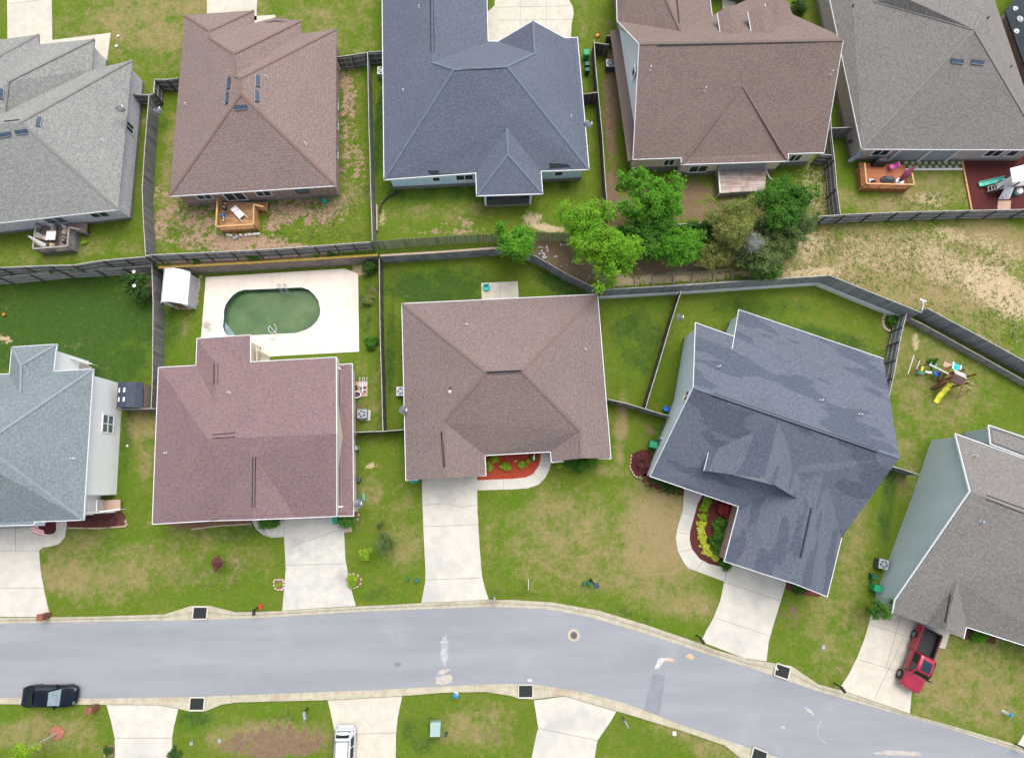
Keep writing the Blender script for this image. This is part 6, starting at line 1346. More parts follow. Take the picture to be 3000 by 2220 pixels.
# ---------------------------------------------------------------- weeds and rough grass
def scatter(name,label,regions,n,mt,size,hgt,seed):
    r=np.random.default_rng(seed);P_=[];Nn=[]
    tot=sum(R_[2]*R_[3] for R_ in regions)
    for (px,py,rx,ry,z) in regions:
        k=int(n*rx*ry/tot);a=r.uniform(0,2*np.pi,k);q=np.sqrt(r.uniform(0,1,k));cl=r.uniform(0,1,k)
        c=W(px,py,z);sx=rx*.0345;sy=ry*.0345
        x=c.x+np.cos(a)*q*sx;y=c.y+np.sin(a)*q*sy
        nv=np.array([mnoise.noise(Vector((xx*.5,yy*.5,seed)))+.6*mnoise.noise(Vector((xx*1.7,yy*1.7,seed+3))) for xx,yy in zip(x,y)])
        ok=nv+r.normal(size=k)*.3>.12
        if z<.5:ok&=~inpoly(x,y,ROADP)
        else:ok&=y>np.interp(x,LX,LY)+.35
        x,y=x[ok],y[ok]
        m_=4
        xx=np.repeat(x,m_)+r.normal(size=len(x)*m_)*size*1.2;yy=np.repeat(y,m_)+r.normal(size=len(x)*m_)*size*1.2
        P_.append(np.stack([xx,yy,np.full(len(xx),z)+r.uniform(.02,hgt,len(xx))],1));Nn.append(np.stack([r.normal(size=len(xx))*.6,r.normal(size=len(xx))*.6,np.ones(len(xx))],1))
    o=quads(name,np.concatenate(P_),np.concatenate(Nn),size,LM[mt],None,seed);o['kind']='stuff';o['label']=label;return o
scatter('weeds','rough green weeds over the sandy slope and bare yards',[(2600,770,380,90,ZT),(2850,930,200,90,ZT),(2420,700,90,60,ZT),(900,610,150,70,ZT),(1020,400,24,150,ZT),(570,700,90,40,ZT),(2380,570,60,70,ZT),(2700,590,150,26,ZT),(900,690,160,24,ZT),(520,690,50,40,ZT)],5200,'weed',.07,.1,5)
scatter('dry_grass','dry straw-coloured grass over the sandy slope and bare yards',[(2600,770,380,90,ZT),(2850,930,220,110,ZT),(900,610,150,70,ZT),(2380,570,60,70,ZT),(600,680,110,60,ZT),(2700,590,150,26,ZT)],2600,'weeddry',.07,.1,6)
scatter('lawn_tufts','small darker tufts of grass across the lawns',[(300,1680,200,110,0),(600,1640,180,110,0),(1130,1500,120,230,0),(1700,1560,330,170,0),(2480,1800,130,200,0),(2800,2000,260,150,0),(100,2150,150,60,0),(800,2130,170,70,0),(1370,2130,180,90,0),(2080,2160,200,60,0),(2750,1200,230,170,0),(500,90,380,120,ZT)],5200,'weed',.045,.05,8)
# rubble, drain hose, branch and other odds and ends
rb=thing('rubble','broken white concrete pieces on the soil below the picket-like fence','rubble',W(1620,750,ZT))
rr=random.Random(4)
for i in range(26):
    x,y=(rr.uniform(1575,1632),rr.uniform(722,758)) if i<15 else ((1612+i*2.2,717) if i<24 else (rr.uniform(1640,1660),rr.uniform(768,786)))
    p=W(x,y,ZT+.08);mb=MB();mb.box(p,(rr.uniform(.12,.4),rr.uniform(.1,.25),.14),rr.uniform(0,3),.8);mb.build('chunk',M['stone'],rb)
st=thing('stone_row','loose line of pale blocks at the foot of the golden deck','stones',W(745,690,ZT))
for x,y in ((668,688),(676,690),(706,689),(721,689),(731,687),(738,687),(744,686),(750,686),(757,685)):
    p=W(x,y,ZT+.08);mb=MB();mb.box(p,(.3,.22,.16),rr.uniform(-.3,.3),.9);mb.build('block',M['offwhite'],st)
small('paving_slab','tilted pale blue slab in the grass below the golden deck','slab',lambda m:m.bar(W(684,699,ZT+.12),W(697,691,ZT+.2),.3,.05),'ac_grey')
small('paving_slab','pinkish slab leaning beside the golden deck steps','slab',lambda m:m.bar(W(778,597,ZT+.1),W(781,616,ZT+.1),.28,.07),'brick_pink')
small('drain_hose','black corrugated drain hose curving from the light blue wall to the narrow fence','hose',lambda m:m.pipe([W(x,y,ZT+.1) for x,y in ((1164,563),(1150,569),(1135,579),(1122,592),(1115,607),(1113,624))],.09,8),'black')
small('wood_plank','long pale plank standing along the narrow fence','plank',lambda m:m.bar(W(1104,600,ZT+.3),W(1105,676,ZT+.3),.12,.2),'stone_edge')
small('fallen_branch','thin pale fallen branch on the bare soil above the sand boxes','branch',lambda m:m.pipe([W(x,y,ZT+.15) for x,y in ((2006,797),(2012,788),(2035,776),(2060,765),(2082,757))],.035,5),'greybark')
small('fallen_branch','second pale branch lying towards the sand boxes','branch',lambda m:m.pipe([W(x,y,ZT+.12) for x,y in ((1962,799),(1980,797),(2003,790))],.03,5),'greybark')
ps=thing('post_frame','pale timber post with a cross arm behind the fence junction','post',W(2700,905,ZT))
mb=MB();mb.bar(W(2700,910,ZT+.4),W(2704,884,ZT+1.1),.16,.16);mb.build('post',M['offwhite'],ps);mb=MB();mb.bar(W(2694,877,ZT+1.1),W(2713,883,ZT+1.1),.14,.12);mb.build('cross_arm',M['offwhite'],ps)
small('ball','small orange ball-like toy on the dark green lawn','toy',lambda m:m.lathe(W(14,922,.1),[(.05,0),(.14,.08),(.14,.16),(.05,.22)],8),'orange')
tt=thing('toddler_seat','turquoise plastic toddler seat on the small patio','toy',W(1425,844,.05))
p=W(1425,842,.3);mb=MB();mb.lathe((p.x,p.y,.06),[(.3,0),(.38,.18),(.36,.22),(.22,.2),(.2,.12)],14,(1,.9));mb.build('shell',M['teal'],tt);mb=MB();mb.bar(p+Vector((-.3,.25,.05)),p+Vector((.25,.3,.05)),.1,.4);mb.build('backrest',M['teal'],tt)
small('toy_scrap','orange toy lying by the dark gate at the dormered house','toy',lambda m:m.box(W(1750,105,ZT+.15),(.45,.35,.2),.6,.8),'orange')
small('hand_tool','small white tool lying in the red mulch','tool',lambda m:m.bar(W(1507,1353,.12),W(1514,1348,.14),.05,.04),'white')
def heron():
    t_=thing('bird_statue','small pinkish white bird statue at the end of the red mulch bed','statue',W(1563,1345,0))
    mb=MB();p=W(1564,1340,.45);mb.lathe(p-Vector((0,0,.12)),[(.02,0),(.12,.08),(.14,.2),(.06,.3)],10,(.8,1.8));mb.build('body',M['white'],t_)
    mb=MB();mb.pipe([p+Vector((0,.15,.1)),p+Vector((.05,.28,.35)),p+Vector((.03,.22,.5)),p+Vector((.02,.35,.46))],.03,6);mb.build('neck',M['white'],t_)
    for s in (-.05,.05):
        mb=MB();mb.tube((p.x+s,p.y,.05),(p.x+s,p.y,.42),.012,5);mb.build('leg',M['cushion'],t_)
heron()
small('white_stone','pair of white garden stones by the far lawn path','stone',lambda m:(m.lathe(W(347,108,ZT),[(.1,0),(.16,.1),(.06,.16)],8),m.lathe(W(342,137,ZT),[(.1,0),(.18,.1),(.06,.16)],8)),'offwhite')
small('white_ball','single white ball-like object in the strip beside the white-sided house','ball',lambda m:m.lathe(W(375,1306,0),[(.04,0),(.11,.08),(.11,.14),(.04,.2)],10),'white')
# ---------------------------------------------------------------- furniture on decks and in yards
def lounger():
    t_=thing('sun_lounger','white sun lounger lying diagonally on the golden wood deck','sun lounger',W(698,624,dz(.5)),None);z=dz(.85)
    a=W(683,608,z);b=W(709,635,z);d=(b-a).normalized();u=Vector((-d.y,d.x,0))
    mb=MB();mb.bar(a,b,.62,.05);mb.build('seat',M['white'],t_);mb=MB();mb.bar(a+Vector((0,0,.03)),a-d*.0+d*.55+Vector((0,0,.12)),.6,.05);mb.build('backrest',M['white'],t_)
    for s in (-1,1):
        mb=MB();mb.tube(a+u*.33*s,b+d*.45+u*.33*s,.03);mb.build('side_rail',M['offwhite'],t_)
        for q in (.15,.85):
            p=a.lerp(b,q)+u*.33*s;mb=MB();mb.tube(p,(p.x,p.y,dz(.5)),.025);mb.build('leg',M['offwhite'],t_)
lounger()
def grill(c,z,label,r=.3):
    p=W(*c,z+.8);t_=thing('kettle_grill',label,'grill',(p.x,p.y,z),'black kettle grills')
    mb=MB();mb.lathe((p.x,p.y,z+.5),[(.08,0),(r*.8,.08),(r,.22),(r,.26),(r*.8,.4),(.08,.46)],20);mb.build('kettle',M['black'],t_,True)
    for i in range(3):
        a=i*2.09;mb=MB();mb.tube((p.x+.15*math.cos(a),p.y+.15*math.sin(a),z+.55),(p.x+.32*math.cos(a),p.y+.32*math.sin(a),z),.02);mb.build('leg',M['steel'],t_)
    mb=MB();mb.bar((p.x-.07,p.y,z+.99),(p.x+.07,p.y,z+.99),.04,.04);mb.build('handle',M['white'],t_)
    return t_
grill((658,608),dz(.5),'black kettle grill with white cups on its lid on the golden deck');grill((189,706),dz(.55),'black kettle grill with a shiny lid on the grey deck corner')
small('cooler','blue and white small cooler bag on the golden deck','cooler',lambda m:(m.box(W(654,632,dz(.65)),(.3,.35,.3),.3,.8)),'blue');small('cup','white cups standing along the golden deck railing','cups',lambda m:[m.tube(W(x,y,dz(.5)),W(x,y,dz(.75)),.07) for x,y in ((655,637),(654,645),(660,596))],'white')
pt_=thing('patio_table','square white four-pane table on the grey deck','table',W(150,690,dz(.55)))
c=W(149,690,dz(1.25));mb=MB()
for i in (-1,1):
    for j in (-1,1):mb.box(c+Vector((i*.235,j*.235,0)),(.44,.44,.05),.06)
mb.build('table_top',M['white'],pt_)
for i in (-1,1):
    for j in (-1,1):
        mb=MB();p=c+Vector((i*.42,j*.42,0));mb.tube(p,(p.x,p.y,dz(.55)),.025);mb.build('leg',M['darkgrey'],pt_)
mb=MB();mb.box(c-Vector((0,0,.05)),(.98,.98,.04),.06);mb.build('table_frame',M['darkgrey'],pt_)
def uchair(c,z,rot,label,seat='cushion',back='chair_grey',name='deck_chair'):
    p=W(*c,z+.45);t_=thing(name,label,'chair',(p.x,p.y,z),'chairs on the decks');M_=Matrix.Rotation(rot,3,'Z');V_=lambda x,y,zz:Vector((p.x,p.y,z))+M_@Vector((x,y,zz))
    mb=MB();mb.box(V_(0,0,.43),(.5,.48,.09),rot);mb.build('seat',M[seat],t_);mb=MB();mb.bar(V_(0,.24,.45),V_(0,.42,.98),.5,.07,M_@Vector((0,1,0)));mb.build('backrest',M[back],t_)
    for s in (-1,1):
        for q in (-1,1):
            mb=MB();mb.tube(V_(s*.22,q*.2,.42),V_(s*.24,q*.22,0),.02);mb.build('leg',M['darkgrey'],t_)
        mb=MB();mb.bar(V_(s*.27,-.2,.65),V_(s*.27,.28,.68),.05,.04);mb.build('armrest',M['darkgrey'],t_)
uchair((156,673),dz(.55),.1,'deck chair with pale blue-grey back above the white table');uchair((190,678),dz(.55),-.4,'deck chair with tan cushion turned beside the railing corner')
uchair((130,696),dz(.55),1.4,'deck chair tucked behind the folded umbrella');uchair((152,719),dz(.55),3.1,'deck chair with yellow-tan cushion below the white table',seat='tan_board')
um=thing('folded_umbrella','folded cream parasol leaning over the grey deck railing','umbrella',W(118,712,dz(.55)))
a=W(128,720,dz(1.2));b=W(84,692,dz(2.6));mb=MB();d=b-a
for i in range(8):
    r0=.3*(1-i/8*.75);r1=.3*(1-(i+1)/8*.75)
    mb.tube(a+d*(i/8),a+d*((i+1)/8),r0,9,r1)
mb.build('canopy',M['umbrella'],um);mb=MB();mb.tube(a-d*.2,b+d*.05,.025);mb.build('pole',M['steel'],um)
mb=MB();mb.lathe(W(136,722,dz(.55)),[(.28,0),(.28,.1),(.05,.14)],14);mb.build('base',M['black'],um)
uchair((2614,488),dz(.6),-1.5,'small bright pink plastic chair on the orange deck','pink','pink')
gr=thing('gas_grill','wide black covered gas grill against the pinkish brick wall on the orange deck','grill',W(2583,474,dz(.6)))
c=W(2583,470,dz(1.4));mb=MB();mb.box(c-Vector((0,0,.35)),(1.35,.55,.9),0,.95);mb.build('cover',M['black'],gr);mb=MB();mb.box(c+Vector((0,0,.15)),(1.0,.5,.25),0,.8);mb.build('lid',M['darkgrey'],gr)
um=thing('folded_umbrella','folded dark red parasol lying across the orange deck corner','umbrella',W(2650,530,dz(.6)))
a=W(2636,530,dz(1.0));b=W(2682,486,dz(2.7));d=b-a;mb=MB()
for i in range(8):
    r0=.32*(.4+.6*math.sin(min(1,(i+.6)/5)*1.57))*(1 if i<5 else 1-(i-4)*.2);r1=.32*(.4+.6*math.sin(min(1,(i+1.6)/5)*1.57))*(1 if i<4 else 1-(i-3)*.2)
    mb.tube(a+d*(i/8),a+d*((i+1)/8),max(r0,.05),9,max(r1,.04))
mb.build('canopy',M['purple'],um);mb=MB();mb.tube(a-d*.15,b+d*.08,.03);mb.build('pole',M['black'],um);mb=MB();mb.lathe(W(2634,534,dz(.6)),[(.42,0),(.42,.12),(.08,.2)],14);mb.build('base',M['dish'],um)
cc_=thing('covered_heap','dark tarpaulin-covered heap on the orange deck floor','cover',W(2603,526,dz(.6)))
p=W(2603,526,dz(.8));mb=MB();mb.lathe((p.x,p.y,dz(.6)),[(.65,0),(.55,.2),(.3,.5),(.08,.6)],9,(1.3,.8));mb.build('tarp',M['darkgrey'],cc_)
small('wall_lamp_box','dark round wall box on the grey-brown house side wall','wall box',lambda m:m.lathe(W(2489,417,ZT+1.2),[(.2,0),(.22,.2),(.1,.3)],10),'black')
small('screen_board','pair of long grey folded panels leaning at the grey-brown house corner','panels',lambda m:(m.bar(W(2486,473,ZT+.5),W(2525,445,ZT+1.6),.25,.12),m.bar(W(2492,476,ZT+.5),W(2530,449,ZT+1.6),.1,.12)),'ac_grey')
uc=thing('metal_bench','grey double garden chair frame on the orange deck rail corner','chair',W(2553,527,dz(.6)))
mb=MB();p=W(2552,530,dz(1.0));mb.box(p,(.5,.45,.08));mb.build('seat',M['ac_grey'],uc);mb=MB();mb.bar(p+Vector((-.25,-.25,.3)),p+Vector((.25,-.25,.3)),.05,.5);mb.build('backrest',M['darkgrey'],uc)
# white metal furniture stack on a pad by the reddish house
slab('patio',[(1038,1118),(1077,1117),(1076,1161),(1036,1163)],.1,.12,M['cushion'])
wf=thing('garden_chairs','stacked white metal garden chair frames on a small pink slab','chairs',W(1062,1125,.1))
mb=MB()
for x in (1054,1063,1068,1075):
    mb.pipe([W(x,1106,1.0),W(x,1122,.5),W(x-1,1130,.5)],.04)
for y in (1121,1130,1143):mb.pipe([W(1052,y,.5),W(1073,y,.5)],.035)
mb.pipe([W(1061,1122,.5),W(1063,1150,.5)],.05);mb.pipe([W(1056,1125,.5),W(1057,1135,.3)],.04);mb.build('frame',M['white'],wf)
bs=thing('grey_basket','grey meshed basket seat with a white rim leaning on the small pink slab','basket',W(1045,1155,.1))
p=W(1045,1156,.4);mb=MB();mb.lathe((p.x,p.y,.15),[(.2,0),(.38,.25),(.34,.26),(.15,.08)],14,(1,.7));mb.build('bowl',M['iron'],bs);mb=MB();q=[(p.x+.42*math.cos(i*.4),p.y+.32*math.sin(i*.4),.42) for i in range(17)];mb.pipe(q,.045);mb.build('rim',M['white'],bs)
small('garden_ornament','small black pots scattered on the pink slab','pots',lambda m:[m.lathe(W(x,y,.1),[(.07,0),(.1,.15),(.05,.3)],8) for x,y in ((1045,1132),(1046,1139),(1058,1141),(1069,1135),(1069,1146))],'black')
# ---------------------------------------------------------------- wooden swing set
sw=thing('swing_set','redwood play tower with yellow slide, teal canopy and swings on the olive lawn','swing set',W(2780,1110,0))
def S(x,y,z):return W(x,y,z)
tw=[S(2775,1110,1.3),S(2796,1090,1.3),S(2830,1104,1.3),S(2812,1128,1.3)]
mb=MB();mb.prism([p[:2] for p in tw],1.15,1.3);mb.build('platform',M['redwood'],sw)
for p in tw:
    mb=MB();mb.bar((p.x,p.y,0),(p.x,p.y,2.6),.12,.12);mb.build('post',M['redwood'],sw)
a,b=S(2799,1094,3.0),S(2833,1110,3.0);mb=MB();d1=(S(2786,1115,2.3)-a);d2=(S(2817,1130,2.3)-b);e1=S(2792,1080,2.6)-a;e2=S(2828,1095,2.6)-b
mb.hexa([p-Vector((0,0,.05)) for p in (a,b,b+d2,a+d1)]+[a,b,b+d2,a+d1]);mb.build('roof_panel',mat('pinkboard',(.26,.15,.13),(.2,.12,.11),3,.7),sw)
mb=MB();mb.hexa([p-Vector((0,0,.05)) for p in (a,b,b+e2,a+e1)][::-1]+[a,b,b+e2,a+e1][::-1]);mb.build('roof_panel',M['chair_grey'],sw)
mb=MB();c4=[S(2793,1060,1.9),S(2816,1071,1.9),S(2812,1087,1.9),S(2791,1080,1.9)];mb.hexa([p-Vector((0,0,.06)) for p in c4]+c4);mb.build('canopy',M['teal'],sw)
mb=MB();mb.bar(c4[0],c4[3],.12,.1);mb.bar(c4[1],c4[2],.12,.1);mb.build('canopy_trim',M['white'],sw)
pts=[S(2782,1124,1.25),S(2777,1133,1.0),S(2768,1141,.85),S(2760,1151,.6),S(2751,1160,.4),S(2743,1173,.15),S(2740,1178,.12)];mb=MB()
for p,q in zip(pts[:-1],pts[1:]):
    d=(q-p).normalized();u=Vector((-d.y,d.x,0)).normalized()*.22;mb.bar(p,q+d*.02,.42,.04);mb.bar(p+u+Vector((0,0,.07)),q+u+Vector((0,0,.07)),.05,.15);mb.bar(p-u+Vector((0,0,.07)),q-u+Vector((0,0,.07)),.05,.15)
mb.build('slide',M['yellow'],sw)
mb=MB();mb.bar(S(2722,1067,2.3),S(2778,1095,2.3),.1,.12);mb.build('swing_beam',M['offwhite'],sw)
for a,b in (((2722,1067,2.3),(2696,1072,0)),((2722,1067,2.3),(2730,1082,0))):
    mb=MB();mb.bar(S(*a),S(*b),.1,.1);mb.build('beam_leg',M['redwood'],sw)
for (x,y),m_,z in (((2701,1079),'yellow',.5),((2720,1090),'white',.45),((2740,1096),'blue',.5),((2698,1092),'teal_bin',.4)):
    c=S(x,y,z);mb=MB();
    if m_=='blue':mb.lathe(c,[(.18,0),(.28,.1),(.28,.25),(.22,.27),(.2,.15)],14)
    else:mb.bar(c+Vector((-.05 if m_=='yellow' else -.3,-.28 if m_=='yellow' else .05,0)),c+Vector((.05 if m_=='yellow' else .3,.28 if m_=='yellow' else -.05,.03)),.22,.06)
    o=mb.build('swing_seat',M[m_],sw)
    t0=S(2722,1067,2.3).lerp(S(2778,1095,2.3),max(0.02,min(.6,(x-2690)/90)));mb=MB();mb.tube(c+Vector((.2,0,.1)),t0,.012,4);mb.tube(c-Vector((.2,0,-.1)),t0,.012,4);mb.build('chain',M['steel'],o)
for x,y in ((2727,1066),(2741,1073)):
    mb=MB();mb.bar(S(x+2,y-6,2.3),S(x-3,y+7,2.3),.07,.07);mb.build('cross_bar',M['slide_green'],sw)
for i in range(6):
    p=S(2735+i*6,1134-i*4,.2+i*.2);mb=MB();mb.box(p,(.6,.14,.05),.5);mb.build('ladder_step',M['redwood'],sw)
mb=MB();mb.bar(S(2728,1138,.05),S(2770,1112,1.3),.09,.12);mb.bar(S(2736,1142,.05),S(2778,1118,1.3),.09,.12);mb.build('ladder_rail',M['redwood'],sw)
mb=MB();mb.bar(S(2745,1115,.1),S(2757,1088,1.4),.08,.08);mb.bar(S(2757,1120,.1),S(2766,1092,1.4),.06,.06);mb.bar(S(2760,1088,1.4),S(2790,1072,1.3),.1,.1);mb.build('side_frame',M['redwood'],sw)
mb=MB();mb.bar(S(2764,1066,1.2),S(2790,1076,1.2),.5,.05);mb.build('low_bench',M['cushion'],sw)
mb=MB();q=S(2822,1126,1.7)
for a,b in (((2820,1125,1.9),(2846,1139,1.6)),((2832,1116,1.9),(2852,1126,1.6)),((2846,1139,1.6),(2806,1166,0)),((2852,1126,1.6),(2817,1137,.6)),((2820,1125,1.9),(2808,1165,0)),((2817,1137,.9),(2812,1150,.5)),((2813,1149,.5),(2845,1140,1.5))):mb.bar(S(*a),S(*b),.08,.08)
mb.build('climbing_frame',M['tan_board'],sw)
fr=thing('soccer_goal','two thin pale poles joined by reddish bars lying in front of the swings','goal frame',W(2680,1070,0))
mb=MB();mb.bar(S(2678,1040,.9),S(2660,1095,.9),.06,.06);mb.build('pole',M['offwhite'],fr);mb=MB();mb.bar(S(2695,1056,.6),S(2685,1081,.6),.06,.06);mb.build('pole',M['offwhite'],fr)
mb=MB();mb.bar(S(2660,1095,.9),S(2694,1076,.2),.05,.05);mb.bar(S(2678,1040,.9),S(2700,1062,.2),.05,.05);mb.build('ground_bar',M['redwood'],fr)
# playhouse with slide on the red surface (upper right)
pl=thing('play_tower','grey play tower with green slide, white canopy and climbing board on dark red surface','play tower',W(2985,560,ZT))
T=lambda x,y,z:W(x,y,ZT+z)
mb=MB();pts=[T(2943,524,1.2),T(2925,529,.85),T(2900,534,.5),T(2880,539,.25),T(2868,541,.2)]
for p,q in zip(pts[:-1],pts[1:]):
    d=(q-p).normalized();u=Vector((-d.y,d.x,0)).normalized()*.25;mb.bar(p,q,.5,.05);mb.bar(p+u+Vector((0,0,.08)),q+u+Vector((0,0,.08)),.06,.16);mb.bar(p-u+Vector((0,0,.08)),q-u+Vector((0,0,.08)),.06,.16)
mb.build('slide',M['slide_green'],pl)
mb=MB();mb.prism([T(x,y,1.2)[:2] for x,y in ((2917,536),(2960,520),(2970,545),(2922,556))],ZT+1.1,ZT+1.25);mb.prism([T(x,y,1.2)[:2] for x,y in ((2955,520),(3010,505),(3020,540),(2968,548))],ZT+1.1,ZT+1.24);mb.build('platform',M['chair_grey'],pl)
for x,y in ((2920,538),(2924,555),(2965,520),(2970,545),(3010,508)):
    mb=MB();p=T(x,y,1.2);mb.bar((p.x,p.y,ZT),(p.x,p.y,ZT+1.9),.1,.1);mb.build('post',M['darkgrey'],pl)
c4=[T(2960,493,2.7),T(3012,480,2.7),T(3022,524,2.7),T(2967,535,2.7)];mb=MB();mb.hexa([p-Vector((0,0,.08)) for p in c4][::-1]+c4[::-1]);mb.build('canopy',M['dish'],pl)
c4=[T(2945,550,1.2),T(2976,540,1.2),T(2957,584,.15),T(2925,584,.15)];mb=MB();mb.hexa([p-Vector((0,0,.07)) for p in c4]+c4);mb.build('climbing_board',M['shed_white'],pl)
for i in range(9):
    u,v=rr.uniform(.2,.8),(i+.5)/9;p=c4[0].lerp(c4[3],v).lerp(c4[1].lerp(c4[2],v),u);mb=MB();mb.lathe(p,[(.06,0),(.04,.06)],7);mb.build('hand_hold',M['black'],pl)
mb=MB();mb.bar(T(2891,548,.3),T(2918,541,1.1),.05,.05);mb.bar(T(2892,562,.3),T(2920,554,1.1),.05,.05)
for u in (.15,.5,.8):mb.bar(T(2891,548,.3).lerp(T(2918,541,1.1),u),T(2892,562,.3).lerp(T(2920,554,1.1),u),.06,.06)
mb.build('ladder',M['offwhite'],pl)
sp=thing('storage_tub','round white tub with pale green base behind the climbing board','tub',W(2980,565,ZT));p=T(2981,562,.3);mb=MB();mb.lathe((p.x,p.y,ZT+.3),[(.32,0),(.36,.3),(.2,.42)],16);mb.build('lid',M['white'],sp);mb=MB();mb.lathe((p.x,p.y,ZT),[(.35,.0),(.38,.3)],16);mb.build('tub',M['slide_green'],sp)
slab('paving_slab',[(2924,588),(2962,588),(2960,617),(2922,617)],ZT+.09,.05,M['cushion'])
# ---------------------------------------------------------------- vehicles
def loft(secs,name,mt,root,smooth=True):
    # secs: x, half width low, half width belt, z bottom, z belt, z top, half width top
    mb=MB();rings=[]
    for x,wl,wb,zb,zm,zt,wt in secs:
        half=[(wl*.8,zb),(wl,zb+.08),(wb,(zb+zm)*.5),(wb*.985,zm-.05),(wb*.93,zm),(wt+(wb*.9-wt)*.1,zt-(zt-zm)*.12),(wt*.86,zt),(wt*.4,zt+.015)]
        rings.append([Vector((x,-y,z)) for y,z in half]+[Vector((x,y,z)) for y,z in half[::-1]])
    k=len(rings[0]);mb.add([v for r in rings for v in r],[(i*k+j,i*k+(j+1)%k,(i+1)*k+(j+1)%k,(i+1)*k+j) for i in range(len(rings)-1) for j in range(k)]+[tuple(range(k-1,-1,-1)),tuple(range((len(rings)-1)*k,len(rings)*k))])
    o=mb.build(name,mt,root,smooth);sm=o.modifiers.new('soft','SUBSURF');sm.levels=sm.render_levels=2;return rings
def strip(rings,i0,i1,j,inset,name,mt,root,off=.012,lo=0,hi=1):
    # glass patch between ring indices on ring point j -> j+1 (mirrored if needed)
    mb=MB();k=len(rings[0])
    for i in range(i0,i1):
        a,b,c,d=rings[i][j],rings[i][j+1],rings[i+1][j+1],rings[i+1][j]
        n_=(b-a).cross(d-a)
        if n_.length<1e-6:continue
        n_.normalize();ctr=(a+b+c+d)/4
        if n_.dot(ctr-Vector((ctr.x,0,.6)))<0:n_=-n_
        q=[ctr+(p-ctr)*(1-inset)+n_*off for p in (a,b,c,d)];mb.add(q,[(0,1,2,3),(3,2,1,0)])
    mb.build(name,mt,root)
def wheels(root,xs_,y,r=.33,w_=.22):
    for x in xs_:
        for s in (-1,1):
            mb=MB();mb.tube((x,s*y-s*w_,r),(x,s*y,r),r,20);o=mb.build('wheel',M['tyre'],root)
            mb=MB();mb.tube((x,s*y-s*.02,r),(x,s*y+s*.012,r),r*.6,14);mb.build('rim',M['rim'],o)
def glass_quad(root,pts,name='window',mt='glass'):
    mb=MB();mb.add([Vector(p) for p in pts],[(0,1,2,3),(3,2,1,0)]);return mb.build(name,M[mt],root)
# black sedan
car=thing('parked_car','black sedan parked at the kerb, bright sky glinting on its windscreen','car',(0,0,0))
secs=[(-2.38,.55,.62,.35,.72,.76,.5),(-2.28,.78,.82,.25,.85,.93,.66),(-1.9,.86,.9,.22,.95,1.02,.7),(-1.55,.88,.91,.2,.97,1.08,.68),(-.95,.88,.91,.2,.97,1.4,.6),(-.3,.88,.91,.2,.96,1.46,.62),(.25,.88,.91,.2,.95,1.44,.62),(.5,.88,.91,.2,.95,1.38,.61),(1.2,.88,.9,.2,.93,1.0,.7),(1.6,.87,.9,.2,.88,.93,.72),(2.1,.8,.85,.22,.78,.82,.66),(2.35,.6,.68,.3,.62,.66,.5)]
R_=loft(secs,'body',M['paint_black'],car)
sh=lambda v,d:tuple(Vector(v)+Vector(d))
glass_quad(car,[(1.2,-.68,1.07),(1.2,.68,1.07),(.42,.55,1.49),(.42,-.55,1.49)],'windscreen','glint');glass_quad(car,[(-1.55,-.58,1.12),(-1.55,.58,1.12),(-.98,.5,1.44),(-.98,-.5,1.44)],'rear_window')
for s in (-1,1):
    glass_quad(car,[(-1.2,s*.845,1.02),(1.0,s*.835,1.02),(.45,s*.665,1.4),(-.85,s*.665,1.4)],'side_window')
    mb=MB();mb.box((.75,s*.9,1.0),(.12,.24,.12));mb.build('mirror',M['paint_black'],car);mb=MB();mb.box((2.2,s*.55,.72),(.18,.3,.12),0,.7);mb.build('headlight',M['glasslight'],car)
    mb=MB();mb.box((-2.3,s*.55,.8),(.1,.34,.12));mb.build('tail_light',M['tail_red'],car)
wheels(car,(-1.4,1.4),.83,.31);place(car,W(148,2037,.6)*Vector((1,1,0)) if False else Vector((W(149,2037,.6).x,W(149,2037,.6).y,.02)),.0)
# white estate / SUV, only its rear end is in the frame (nose points down the picture)
car=thing('parked_car','white sport utility car seen from above with its tail towards the street','car',(0,0,0))
secs=[(-2.35,.6,.7,.4,.8,.86,.55),(-2.3,.84,.88,.3,1.0,1.1,.7),(-2.15,.88,.92,.25,1.05,1.5,.66),(-1.75,.9,.93,.22,1.05,1.68,.68),(-1.0,.9,.94,.22,1.05,1.72,.7),(0,.9,.94,.22,1.03,1.72,.7),(.55,.9,.94,.22,1.02,1.66,.68),(1.25,.9,.93,.22,1.0,1.1,.74),(1.9,.88,.9,.24,.9,1.0,.72),(2.3,.75,.8,.3,.7,.8,.6)]
loft(secs,'body',M['paint_white'],car)
glass_quad(car,[(-2.26,-.6,1.25),(-2.26,.6,1.25),(-1.88,.56,1.74),(-1.88,-.56,1.74)],'rear_window');glass_quad(car,[(1.22,-.66,1.2),(1.22,.66,1.2),(.6,.58,1.7),(.6,-.58,1.7)],'windscreen')
for s in (-1,1):
    for x0,x1 in ((-1.9,-1.1),(-1.02,-.15),(-.07,.8)):glass_quad(car,[(x0,s*.885,1.1),(x1,s*.885,1.1),(x1-(.25 if x1>.5 else .02),s*.745,1.6),(x0+(.15 if x0<-1.5 else .02),s*.745,1.6)],'side_window')
    mb=MB();mb.bar((-1.7,s*.56,1.77),(.2,s*.56,1.77),.05,.05);mb.build('roof_rail',M['darkgrey'],car);mb=MB();mb.box((.9,s*.95,1.08),(.14,.26,.16));mb.build('mirror',M['paint_white'],car)
    mb=MB();mb.box((-2.2,s*.76,1.0),(.12,.12,.3));mb.build('tail_light',M['tail_red'],car)
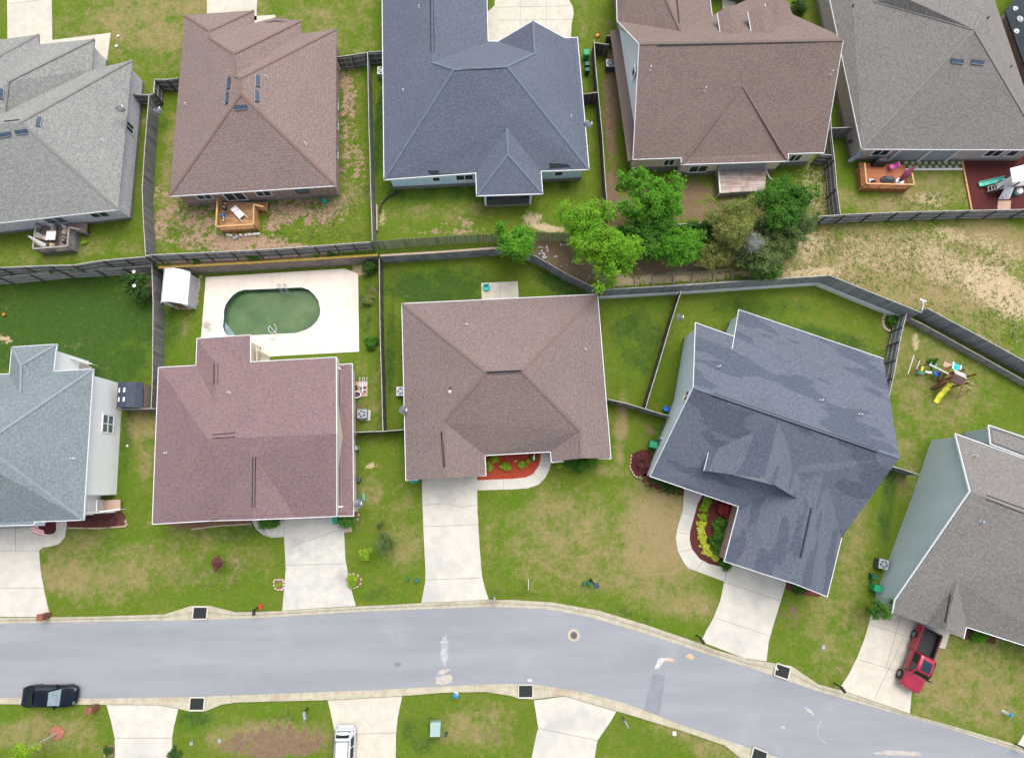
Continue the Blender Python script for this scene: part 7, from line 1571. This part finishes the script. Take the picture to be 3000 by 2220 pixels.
mb=MB();mb.box((-1.6,0,1.735),(.05,1.2,.03));mb.build('roof_seam',M['darkgrey'],car);mb=MB();mb.box((-2.42,0,.5),(.16,1.5,.25),0,.9);mb.build('rear_bumper',M['paint_white'],car)
wheels(car,(-1.4,1.35),.87,.34);q=W(1012,2133,.8);place(car,Vector((q.x,q.y-2.3,.05)),-math.pi/2)
# red pickup truck
car=thing('pickup_truck','dark red crew-cab pickup truck with black open bed on the wide driveway','pickup truck',(0,0,0))
secs=[(-.55,.9,.95,.42,1.15,1.2,.8),(-.5,.92,.96,.4,1.15,1.8,.68),(-.3,.92,.96,.38,1.15,1.86,.7),(.7,.92,.96,.38,1.14,1.88,.7),(1.05,.92,.96,.38,1.12,1.8,.68),(1.65,.92,.95,.4,1.1,1.18,.78),(2.3,.92,.95,.4,1.05,1.14,.76),(2.75,.88,.92,.42,.95,1.02,.72),(2.88,.75,.82,.45,.75,.85,.6)]
loft(secs,'cab',M['paint_red'],car)
mb=MB()
for s in (-1,1):mb.hexa([(-2.85,s*.95-.06,.45),(-.55,s*.95-.06,.45),(-.55,s*.95+.0+(.04 if s<0 else .0),.45),(-2.85,s*.95+(.04 if s<0 else 0),.45),(-2.85,s*.88-.07,1.18),(-.55,s*.88-.07,1.18),(-.55,s*.88+.07,1.18),(-2.85,s*.88+.07,1.18)])
mb.box((-1.7,0,.55),(2.3,1.86,.3));mb.build('bed_side',M['paint_red'],car)
mb=MB();mb.box((-2.86,0,.82),(.08,1.8,.7));mb.build('tailgate',M['paint_red'],car)
mb=MB();mb.box((-1.7,0,.74),(2.24,1.62,.08));mb.bar((-2.8,-.8,1.2),(-.58,-.8,1.2),.1,.05);mb.bar((-2.8,.8,1.2),(-.58,.8,1.2),.1,.05);mb.bar((-2.82,-.8,1.2),(-2.82,.8,1.2),.1,.05)
for s in (-1,1):mb.box((-1.7,s*.78,.95),(2.2,.06,.45))
mb.box((-.6,0,.95),(.06,1.6,.5));mb.build('bed_liner',M['black'],car)
mb=MB();mb.box((-2.98,0,.55),(.14,1.7,.22));mb.build('rear_bumper',M['steel'],car)
glass_quad(car,[(1.62,-.72,1.2),(1.62,.72,1.2),(1.08,.6,1.83),(1.08,-.6,1.83)],'windscreen');glass_quad(car,[(-.55,-.58,1.3),(-.55,.58,1.3),(-.49,.56,1.75),(-.49,-.56,1.75)],'rear_window')
glass_quad(car,[(-.1,-.42,1.9),(.85,-.42,1.905),(.85,.42,1.905),(-.1,.42,1.9)],'sunroof','sky_glass')
for s in (-1,1):
    glass_quad(car,[(-.42,s*.91,1.2),(.5,s*.91,1.2),(.5,s*.76,1.76),(-.35,s*.76,1.76)],'side_window');glass_quad(car,[(.56,s*.91,1.2),(1.42,s*.9,1.2),(1.0,s*.76,1.74),(.56,s*.76,1.76)],'side_window')
    mb=MB();mb.box((1.35,s*1.1,1.25),(.14,.28,.2));mb.build('mirror',M['black'],car);mb=MB();mb.box((2.8,s*.7,.85),(.12,.3,.18));mb.build('headlight',M['glasslight'],car);mb=MB();mb.box((-2.88,s*.84,.95),(.1,.14,.35));mb.build('tail_light',M['tail_red'],car)
    for x in (-1.85,1.95):
        mb=MB();mb.tube((x,s*.9,.42),(x,s*.985,.42),.47,20);mb.build('wheel_arch',M['black'],car)
wheels(car,(-1.85,1.95),1.0,.4,.26)
a=W(2727,1848,.9);b=W(2664,2018,.9);d=b-a;m_=(a+b)/2;place(car,Vector((m_.x,m_.y,.05)),math.atan2(d.y,d.x))
